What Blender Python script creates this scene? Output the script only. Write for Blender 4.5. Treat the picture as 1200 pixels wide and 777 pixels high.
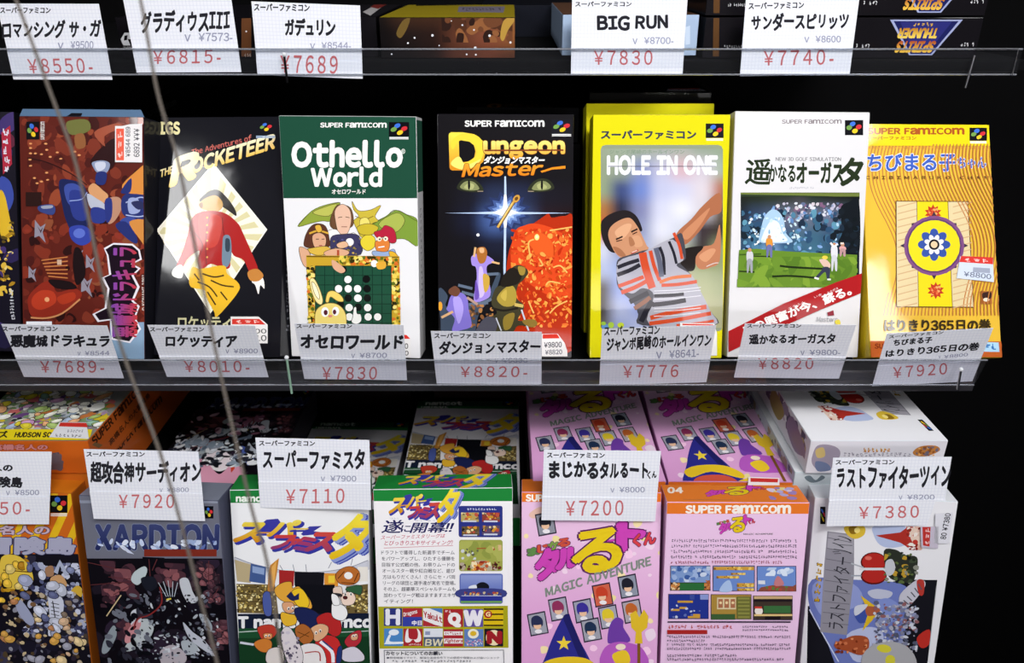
import bpy, math, random
from mathutils import Matrix, Vector
from mathutils.geometry import tessellate_polygon
for o in list(bpy.data.objects): bpy.data.objects.remove(o)
SC = bpy.context.scene; COL = SC.collection
R = math.radians
# ---------------------------------------------------------------- camera (28 mm lens looking 25 degrees down at a stepped shop display)
cam = bpy.data.cameras.new('camera'); co = bpy.data.objects.new('camera', cam); COL.objects.link(co); SC.camera = co
cam.lens = 28; cam.sensor_width = 36; cam.clip_start = .01
co.location = (0, 0, 0); co.rotation_euler = (R(90 - 25), 0, 0)
cam.dof.use_dof = True; cam.dof.focus_distance = .60; cam.dof.aperture_fstop = 8
# ---------------------------------------------------------------- view, world, lights
SC.view_settings.view_transform = 'Standard'; SC.view_settings.look = 'None'
SC.view_settings.gamma = 1; SC.view_settings.use_curve_mapping = False; SC.view_settings.exposure = 0
w = bpy.data.worlds.new('dim_shop'); SC.world = w; w.use_nodes = True
w.node_tree.nodes['Background'].inputs[0].default_value = (.62, .68, 1, 1); w.node_tree.nodes['Background'].inputs[1].default_value = .05
def area(name, loc, target, sx, sy, power, colour, spread=180):
    l = bpy.data.lights.new(name, 'AREA'); l.shape = 'RECTANGLE'; l.size = sx; l.size_y = sy; l.energy = power; l.color = colour; l.spread = R(spread)
    o = bpy.data.objects.new(name, l); COL.objects.link(o); o.location = loc
    o.rotation_euler = (Vector(target) - Vector(loc)).to_track_quat('-Z', 'Y').to_euler(); return o
area('fluorescent_tube', (.50, -.45, 1.0), (.02, .63, -.06), 1.1, .16, 5.2, (1, .985, .97), 75)
area('fluorescent_tube', (.45, .10, .85), (.08, .60, -.30), 1.0, .10, 3.5, (.93, .96, 1))
area('front_fill', (.40, -1.35, .10), (.12, .60, -.14), 1.4, .30, 1.35, (1, .95, .97), 60)  # added frontal fill to brighten the forward-leaning tags, not an actual window
area('highlight_light', (-1.62, -1, 1.06), (-.27, .61, -.20), .30, .42, 15, (1, 1, 1))  # extra light put in only for the sheen on the sunburst diamond box
area('highlight_light', (1.34, -1, .95), (.28, .57, -.25), .10, .3, 4, (1, 1, 1))  # likewise added, for the gloss on the yellow wavy-striped box; no fixture there
# ---------------------------------------------------------------- materials
def lin(h):
    if len(h) == 4: h = '#' + ''.join(c * 2 for c in h[1:])
    return tuple((c / 12.92 if c <= .04045 else ((c + .055) / 1.055) ** 2.4) for c in (int(h[i:i + 2], 16) / 255 for i in (1, 3, 5)))
def nodes(name):
    m = bpy.data.materials.new(name); m.use_nodes = True; return m, m.node_tree.nodes, m.node_tree.links, m.node_tree.nodes['Principled BSDF']
def printed(name, rough, coat, bump):
    m, N, L, B = nodes(name)
    a = N.new('ShaderNodeAttribute'); a.attribute_name = 'ink'; L.new(a.outputs['Color'], B.inputs['Base Color'])
    B.inputs['Roughness'].default_value = rough; B.inputs['Coat Weight'].default_value = coat; B.inputs['Coat Roughness'].default_value = .06; B.inputs['Specular IOR Level'].default_value = .04
    if bump:
        t = N.new('ShaderNodeTexCoord'); n = N.new('ShaderNodeTexNoise'); n.inputs['Scale'].default_value = 26; n.inputs['Detail'].default_value = 2
        b = N.new('ShaderNodeBump'); b.inputs['Strength'].default_value = bump; b.inputs['Distance'].default_value = .004
        L.new(t.outputs['Object'], n.inputs['Vector']); L.new(n.outputs['Fac'], b.inputs['Height']); L.new(b.outputs['Normal'], B.inputs['Normal']); L.new(b.outputs['Normal'], B.inputs['Coat Normal'])
    return m
INK = printed('printed_carton', .42, .35, .05)
FELT = printed('marker_ink', .8, 0, 0)
def graph_paper():
    m, N, L, B = nodes('graph_paper'); B.inputs['Roughness'].default_value = .85
    t = N.new('ShaderNodeTexCoord'); s = N.new('ShaderNodeSeparateXYZ'); L.new(t.outputs['Object'], s.inputs[0]); last = None
    for ax in ('X', 'Z'):
        d = N.new('ShaderNodeMath'); d.operation = 'MULTIPLY'; d.inputs[1].default_value = 1 / .0026; L.new(s.outputs[ax], d.inputs[0])
        f = N.new('ShaderNodeMath'); f.operation = 'FRACT'; L.new(d.outputs[0], f.inputs[0])
        c = N.new('ShaderNodeMath'); c.operation = 'LESS_THAN'; c.inputs[1].default_value = .13; L.new(f.outputs[0], c.inputs[0])
        if last:
            x = N.new('ShaderNodeMath'); x.operation = 'MAXIMUM'; L.new(last.outputs[0], x.inputs[0]); L.new(c.outputs[0], x.inputs[1]); last = x
        else: last = c
    mx = N.new('ShaderNodeMix'); mx.data_type = 'RGBA'; mx.inputs['A'].default_value = (*lin('#e6e8ef'), 1); mx.inputs['B'].default_value = (*lin('#d7dae6'), 1)
    L.new(last.outputs[0], mx.inputs['Factor']); L.new(mx.outputs['Result'], B.inputs['Base Color']); return m
PAPER = graph_paper()
def plain(name, hexc, rough=.6, metal=0, noise=.15, scale=60, coat=0):
    m, N, L, B = nodes(name); c = lin(hexc); B.inputs['Specular IOR Level'].default_value = .1 if hexc < '#10' else .5
    t = N.new('ShaderNodeTexCoord'); n = N.new('ShaderNodeTexNoise'); n.inputs['Scale'].default_value = scale
    r = N.new('ShaderNodeValToRGB'); r.color_ramp.elements[0].color = (*[v * (1 - noise) for v in c], 1); r.color_ramp.elements[1].color = (*[v * (1 + noise) for v in c], 1)
    L.new(t.outputs['Object'], n.inputs['Vector']); L.new(n.outputs['Fac'], r.inputs[0]); L.new(r.outputs[0], B.inputs['Base Color'])
    B.inputs['Roughness'].default_value = rough; B.inputs['Metallic'].default_value = metal; B.inputs['Coat Weight'].default_value = coat; return m
BLACK = plain('black_laminate', '#08080a', .9)
BLACKWALL = plain('black_paint', '#070708', .95)
STEEL = plain('steel', '#9a9a9e', .3, 1)
GREY = plain('grey_shelf_edge', '#343338', .4, .3, .2, 30)
CORD = plain('grey_cord', '#5c544c', .7, 0, .04, 20)
WIRE = plain('white_cap', '#cfd2d6', .4)
GREEN = plain('green_plastic', '#7fa08c', .3)
def acrylic(name, tint, body):
    m, N, L, B = nodes(name); N.remove(B); out = N['Material Output']
    tr = N.new('ShaderNodeBsdfTransparent'); tr.inputs[0].default_value = (*lin(tint), 1)
    gl = N.new('ShaderNodeBsdfGlossy'); gl.inputs['Roughness'].default_value = .05; gl.inputs[0].default_value = (.9, .9, .95, 1)
    df = N.new('ShaderNodeBsdfDiffuse'); df.inputs[0].default_value = (.75, .76, .8, 1)
    a = N.new('ShaderNodeMixShader'); a.inputs[0].default_value = body; L.new(tr.outputs[0], a.inputs[1]); L.new(df.outputs[0], a.inputs[2])
    b = N.new('ShaderNodeMixShader'); b.inputs[0].default_value = .015 + body; L.new(a.outputs[0], b.inputs[1]); L.new(gl.outputs[0], b.inputs[2]); L.new(b.outputs[0], out.inputs[0]); return m
CLEAR = acrylic('clear_acrylic', '#fafbfc', .004); HAZY = acrylic('hazy_acrylic', '#f8f8fa', .010); EDGE = acrylic('acrylic_edge', '#b8c4d0', .3)
# ---------------------------------------------------------------- object helpers
def link(name, me, parent=None):
    o = bpy.data.objects.new(name, me); COL.objects.link(o)
    if parent: o.parent = parent
    return o
def thing(name, label, cat, pose=None, group=None):
    o = link(name, None); o.empty_display_size = .02
    if pose: o.matrix_world = Matrix.Translation(pose[:3]) @ Matrix.Rotation(pose[3], 4, 'Z') @ Matrix.Rotation(-pose[4], 4, 'X') @ Matrix.Rotation(pose[5], 4, 'Y')
    o['label'] = label; o['category'] = cat
    if group: o['group'] = group
    return o
def slab(v0, v1, bevel=.0, seg=2):
    """verts, faces of a bevelled box"""
    import bmesh
    bm = bmesh.new(); bmesh.ops.create_cube(bm, size=1)
    for v in bm.verts: v.co = Vector([(a + b) / 2 + c * (b - a) for a, b, c in zip(v0, v1, v.co)])
    if bevel: bmesh.ops.bevel(bm, geom=bm.edges[:], offset=bevel, segments=seg, affect='EDGES', profile=.6)
    return bm
def solid(name, bm, mats, parent=None, ink=None, smooth=False):
    me = bpy.data.meshes.new(name); bm.to_mesh(me); bm.free()
    for m in (mats if isinstance(mats, list) else [mats]): me.materials.append(m)
    if ink:
        at = me.attributes.new('ink', 'FLOAT_COLOR', 'POINT'); at.data.foreach_set('color', [c for _ in me.vertices for c in (*lin(ink), 1)])
    if smooth: me.polygons.foreach_set('use_smooth', [True] * len(me.polygons))
    return link(name, me, parent)
def tube(bm, pts, r, n=8, caps=True):
    """sweep a round section along points"""
    P = [Vector(p) for p in pts]; rings = []
    for i, p in enumerate(P):
        d = (P[min(i + 1, len(P) - 1)] - P[max(i - 1, 0)]).normalized(); u = d.cross(Vector((0, 1, .01)))
        u = (u if u.length > .05 else d.cross(Vector((1, 0, 0)))).normalized(); v = d.cross(u)
        rings.append([bm.verts.new(p + (u * math.cos(2 * math.pi * k / n) + v * math.sin(2 * math.pi * k / n)) * r) for k in range(n)])
    for a, b in zip(rings, rings[1:]):
        for k in range(n): bm.faces.new((a[k], a[(k + 1) % n], b[(k + 1) % n], b[k]))
    if caps: bm.faces.new(rings[0][::-1]); bm.faces.new(rings[-1])
def spline(p, k=5, closed=False):
    n = len(p); out = []
    for i in range(n if closed else n - 1):
        q = [p[(i + d) % n] if closed else p[min(max(i + d, 0), n - 1)] for d in (-1, 0, 1, 2)]
        for s in range(k):
            t = s / k
            out.append(tuple(.5 * (2 * b + (c - a) * t + (2 * a - 5 * b + 4 * c - d) * t * t + (3 * b - a - 3 * c + d) * t ** 3) for a, b, c, d in zip(*q)))
    if not closed: out.append(tuple(p[-1]))
    return out
# ---------------------------------------------------------------- printing: shapes and lettering laid on a flat face, millimetres from its lower-left corner
GLYPHS = {}
def glyph(ch, off):
    k = (ch, off)
    if k not in GLYPHS:
        c = bpy.data.curves.new('g', 'FONT'); c.body = ch; c.size = 1; c.offset = off; c.resolution_u = 3; c.fill_mode = 'FRONT'
        o = bpy.data.objects.new('g', c); COL.objects.link(o)
        m = o.evaluated_get(bpy.context.evaluated_depsgraph_get()).to_mesh()
        v = [(p.co.x, p.co.y) for p in m.vertices]; f = [tuple(p.vertices) for p in m.polygons]
        bpy.data.objects.remove(o); bpy.data.curves.remove(c)
        GLYPHS[k] = (v, f)
    return GLYPHS[k]
class Print:
    STEP = 1.5e-6
    def __init__(s, o, ex, ey, clip=None, lift=.00012):
        s.o, s.ex, s.ey = Vector(o), Vector(ex), Vector(ey); s.n = s.ex.cross(s.ey); s.clip = clip; s.h = lift
        s.v, s.f, s.c, s.mi = [], [], [], []; s.mat = 0
    def put(s, pts, cols):
        b = len(s.v)
        for p in pts: s.v.append(s.o + s.ex * p[0] * .001 + s.ey * p[1] * .001 + s.n * s.h)
        s.c += cols; return b
    def cut(s, pts):
        if not s.clip: return pts
        x0, y0, x1, y1 = s.clip
        for ax, lim, sg in ((0, x0, 1), (0, x1, -1), (1, y0, 1), (1, y1, -1)):
            if all((p[ax] - lim) * sg >= 0 for p in pts): continue
            out = []
            for a, b in zip(pts, pts[1:] + pts[:1]):
                ia, ib = (a[ax] - lim) * sg >= 0, (b[ax] - lim) * sg >= 0
                if ia: out.append(a)
                if ia != ib:
                    t = (lim - a[ax]) / (b[ax] - a[ax]); out.append(tuple(p + (q - p) * t for p, q in zip(a, b)))
            pts = out
            if len(pts) < 3: return []
        return pts
    def poly(s, pts, col):
        pts = s.cut([tuple(p) for p in pts])
        if len(pts) < 3: return
        tris = tessellate_polygon([[Vector((p[0], p[1], 0)) for p in pts]])
        b = s.put(pts, [col] * len(pts))
        for t in tris:
            (x0, y0), (x1, y1), (x2, y2) = (pts[i][:2] for i in t)
            a = (x1 - x0) * (y2 - y0) - (x2 - x0) * (y1 - y0)
            if abs(a) > 1e-9: s.f.append(tuple(b + i for i in (t if a > 0 else t[::-1]))); s.mi.append(s.mat)
        s.h += s.STEP
    def text(s, body, c0, c1, q, bold, jit, sp):
        rnd = random.Random(sum(map(ord, body)) * 7 + len(body)); x = 0; items = []
        for i, ch in enumerate(body):
            if ch == ' ': x += .34 + sp; continue
            wide = ord(ch) > 0x2e7f; k0 = 1
            if body == 'SUPER FAMICOM' and i > 6 and ch in 'AM': ch, k0 = ch.lower(), 1.34
            if not wide and (ch.isalnum() or ch in '!&') and ord(ch) < 127: ch = chr(ord(ch) + 0xfee0)
            if ch == '¥': ch = '￥'
            g, _ = glyph(ch, 0)
            if not g: continue
            if not wide: gx = min(p[0] for p in g); x -= gx * k0
            w = 1.0 if wide else max(p[0] for p in g) * k0 + .085 + bold * .8
            a, k, dy = (rnd.uniform(-.07, .07), rnd.uniform(.92, 1.08), rnd.uniform(-.04, .04)) if jit else (0, 1, 0)
            cx, cy = (w / 2, .37) if k0 == 1 else (0, 0); k *= k0
            fn = lambda p, x=x, a=a, k=k, dy=dy, cx=cx: (x + cx + ((p[0] - cx) * math.cos(a) - (p[1] - cy) * math.sin(a)) * k, cy + dy + ((p[0] - cx) * math.sin(a) + (p[1] - cy) * math.cos(a)) * k)
            items.append((ch, fn, [fn(p) for p in g])); x += w + sp
        if not items: return
        X = [p[0] for it in items for p in it[2]]; Y = [p[1] for it in items for p in it[2]]
        x0, dx, y0, dy = min(X), max(X) - min(X) or 1, min(Y), max(Y) - min(Y) or 1
        if dy < .3: y0, dy = -.05, .85
        A, B, C = (Vector(q[i:i + 2]) for i in (0, 2, 4)); U, V = B - A, C - A; a0, a1 = lin(c0), lin(c1)
        n = 0 if not bold else 6 if bold < .05 else 10
        ring = [(bold * math.cos(6.2832 * k / n), bold * math.sin(6.2832 * k / n)) for k in range(n)] + [(0, 0)]
        for ch, fn, _ in items:
          for ddx, ddy in ring:
            v, f = glyph(ch, 0); nv = []
            for p in v:
                p = fn((p[0] + ddx, p[1] + ddy)); t = (p[1] - y0) / dy; r = A + U * ((p[0] - x0) / dx) + V * t; t = min(max(t, 0), 1)
                nv.append((r.x, r.y, *(m + (n - m) * t for m, n in zip(a0, a1))))
            flip = U.x * V.y - U.y * V.x < 0; cl = s.clip
            if cl and not all(cl[0] <= p[0] <= cl[2] and cl[1] <= p[1] <= cl[3] for p in nv):
                for t in f:
                    r = s.cut([nv[i] for i in t])
                    if len(r) > 2:
                        b = s.put(r, [p[2:] for p in r]); ix = list(range(b, b + len(r))); s.f.append(tuple(ix[::-1] if flip else ix)); s.mi.append(s.mat)
            else:
                b = s.put(nv, [p[2:] for p in nv])
                for t in f: s.f.append(tuple(b + i for i in (t[::-1] if flip else t))); s.mi.append(s.mat)
            s.h += s.STEP * .06
        s.h += s.STEP
    def run(s, ops):
        for op in ops:
            k = op[0]
            if k == 'REF':
                # the same cover, slid and stretched along the box
                b = Print(s.o, s.ex, s.ey, None, s.h); sy, ty = op[2], op[3]; cl = s.clip; b.clip = (cl[0], (cl[1] - ty) / sy, cl[2], (cl[3] - ty) / sy); b.run(ART[op[1]]['ops'])
                n0 = len(s.v)
                for p in b.v:
                    y = (p - s.o).dot(s.ey); s.v.append(p + s.ey * (y * (sy - 1) + ty * .001))
                s.c += b.c; s.f += [tuple(n0 + i for i in f) for f in b.f]; s.mi += b.mi; s.h = b.h
            elif k in 'PS':
                p = [tuple(op[2][i:i + 2]) for i in range(0, len(op[2]), 2)]
                s.poly(spline(p, 4, True) if k == 'S' else p, lin(op[1]))
            elif k == 'E':
                x, y, a, b, c, d = op[2]; n = 10 if math.hypot(a, b) < 1.2 else 22
                s.poly([(x + a * math.cos(t) + c * math.sin(t), y + b * math.cos(t) + d * math.sin(t)) for t in (2 * math.pi * i / n for i in range(n))], lin(op[1]))
            elif k in 'LO':
                p = [tuple(op[3][i:i + 2]) for i in range(0, len(op[3]), 2)]
                if k == 'O': p = spline(p, 4, True); p.append(p[0])
                elif len(p) > 2 and p[0] != p[-1]: p = spline(p, 4)
                L, Rr = [], []
                for i, a in enumerate(p):
                    d = Vector(p[min(i + 1, len(p) - 1)]) - Vector(p[max(i - 1, 0)]); d = d.normalized() if d.length else Vector((1, 0)); nx, ny = -d.y * op[2] / 2, d.x * op[2] / 2
                    L.append((a[0] + nx, a[1] + ny)); Rr.append((a[0] - nx, a[1] - ny))
                c = lin(op[1])
                for i in range(len(p) - 1): s.poly([L[i], L[i + 1], Rr[i + 1], Rr[i]], c); s.h -= s.STEP * .7
                s.h += s.STEP
            elif k == 'G':
                q, nx, cs = op[1], op[2], [lin(c) for c in op[3]]; ny = len(cs) // nx; S = 5; gx, gy = (nx - 1) * S, (ny - 1) * S
                A, B, C, D = (Vector(q[i:i + 2]) for i in (0, 2, 4, 6)); pts, cols = [], []
                sm = lambda t: t * t * (3 - 2 * t)
                for j in range(gy + 1):
                    for i in range(gx + 1):
                        u, v = i / gx, j / gy; p = (D * (1 - u) + C * u) * (1 - v) + (A * (1 - u) + B * u) * v; pts.append((p.x, p.y))
                        ci, cj = min(i // S, nx - 2), min(j // S, ny - 2); tu, tv = sm(i / S - ci), sm(j / S - cj); g = lambda a, b: cs[(cj + b) * nx + ci + a]
                        cols.append(tuple((m * (1 - tu) + n * tu) * (1 - tv) + (o * (1 - tu) + e * tu) * tv for m, n, o, e in zip(g(0, 0), g(1, 0), g(0, 1), g(1, 1))))
                for j in range(gy):
                    for i in range(gx):
                        ix = [j * (gx + 1) + i, (j + 1) * (gx + 1) + i, (j + 1) * (gx + 1) + i + 1, j * (gx + 1) + i + 1]
                        r = s.cut([(*pts[t], *cols[t]) for t in ix])
                        if len(r) > 2: b = s.put(r, [p[2:] for p in r]); s.f.append(tuple(range(b, b + len(r)))); s.mi.append(s.mat)
                s.h += s.STEP
            elif k == 'N':
                _, pal, n, r0, r1, q, seed, el = op; rnd = random.Random(seed); A, B, C, D = (Vector(q[i:i + 2]) for i in (0, 2, 4, 6))
                keep = s.clip; bx = (min(q[::2]), min(q[1::2]), max(q[::2]), max(q[1::2]))
                s.clip = (max(bx[0], keep[0]), max(bx[1], keep[1]), min(bx[2], keep[2]), min(bx[3], keep[3])) if keep else bx
                for _ in range(n):
                    u, v = rnd.random(), rnd.random(); p = (A * (1 - u) + B * u) * (1 - v) + (D * (1 - u) + C * u) * v
                    r = rnd.uniform(r0, r1); a = rnd.uniform(0, 6.28); m = rnd.choice((5, 6, 7)); e = rnd.uniform(1, el)
                    pp = []
                    for i in range(m):
                        t = 6.283 * i / m; rr = r * rnd.uniform(.75, 1.15); x, y = rr * math.cos(t) * e ** .5, rr * math.sin(t) / e ** .5
                        pp.append((p.x + x * math.cos(a) - y * math.sin(a), p.y + x * math.sin(a) + y * math.cos(a)))
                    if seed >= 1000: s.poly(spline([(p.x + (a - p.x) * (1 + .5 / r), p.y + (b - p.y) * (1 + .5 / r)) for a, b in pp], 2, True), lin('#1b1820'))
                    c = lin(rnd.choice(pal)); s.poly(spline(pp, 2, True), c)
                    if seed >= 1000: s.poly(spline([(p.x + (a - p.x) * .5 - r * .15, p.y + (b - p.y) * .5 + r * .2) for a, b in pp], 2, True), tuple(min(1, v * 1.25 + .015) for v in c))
                s.clip = keep
            elif k == 'K':
                _, c, n, q, seed = op; rnd = random.Random(seed * 31 + n); A, B, C = (Vector(q[i:i + 2]) for i in (0, 2, 4)); U, V = B - A, C - A; c = lin(c); h0 = s.h
                for i in range(n):
                    if rnd.random() < .06: continue
                    for _ in range(5):
                        x, y = rnd.uniform(.05, .45), rnd.uniform(0, .8)
                        w, h = ((rnd.uniform(.35, .5), .16) if rnd.random() < .55 else (.13, rnd.uniform(.3, .6)))
                        y = min(y, 1 - h); P = lambda a, b: (A.x + U.x * (i + a) / n + V.x * b, A.y + U.y * (i + a) / n + V.y * b)
                        s.poly([P(x, y), P(x + w, y), P(x + w, y + h), P(x, y + h)], c); s.h -= s.STEP * .8
                s.h += s.STEP
            elif k == 'T': s.text(*op[1:])
        return s
    def build(s, name, parent, mats):
        me = bpy.data.meshes.new(name); me.from_pydata(s.v, [], s.f)
        for m in mats: me.materials.append(m)
        me.polygons.foreach_set('material_index', s.mi)
        at = me.attributes.new('ink', 'FLOAT_COLOR', 'POINT'); at.data.foreach_set('color', [x for c in s.c for x in (*c[:3], 1)])
        me.validate(); return link(name, me, parent)
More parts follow.
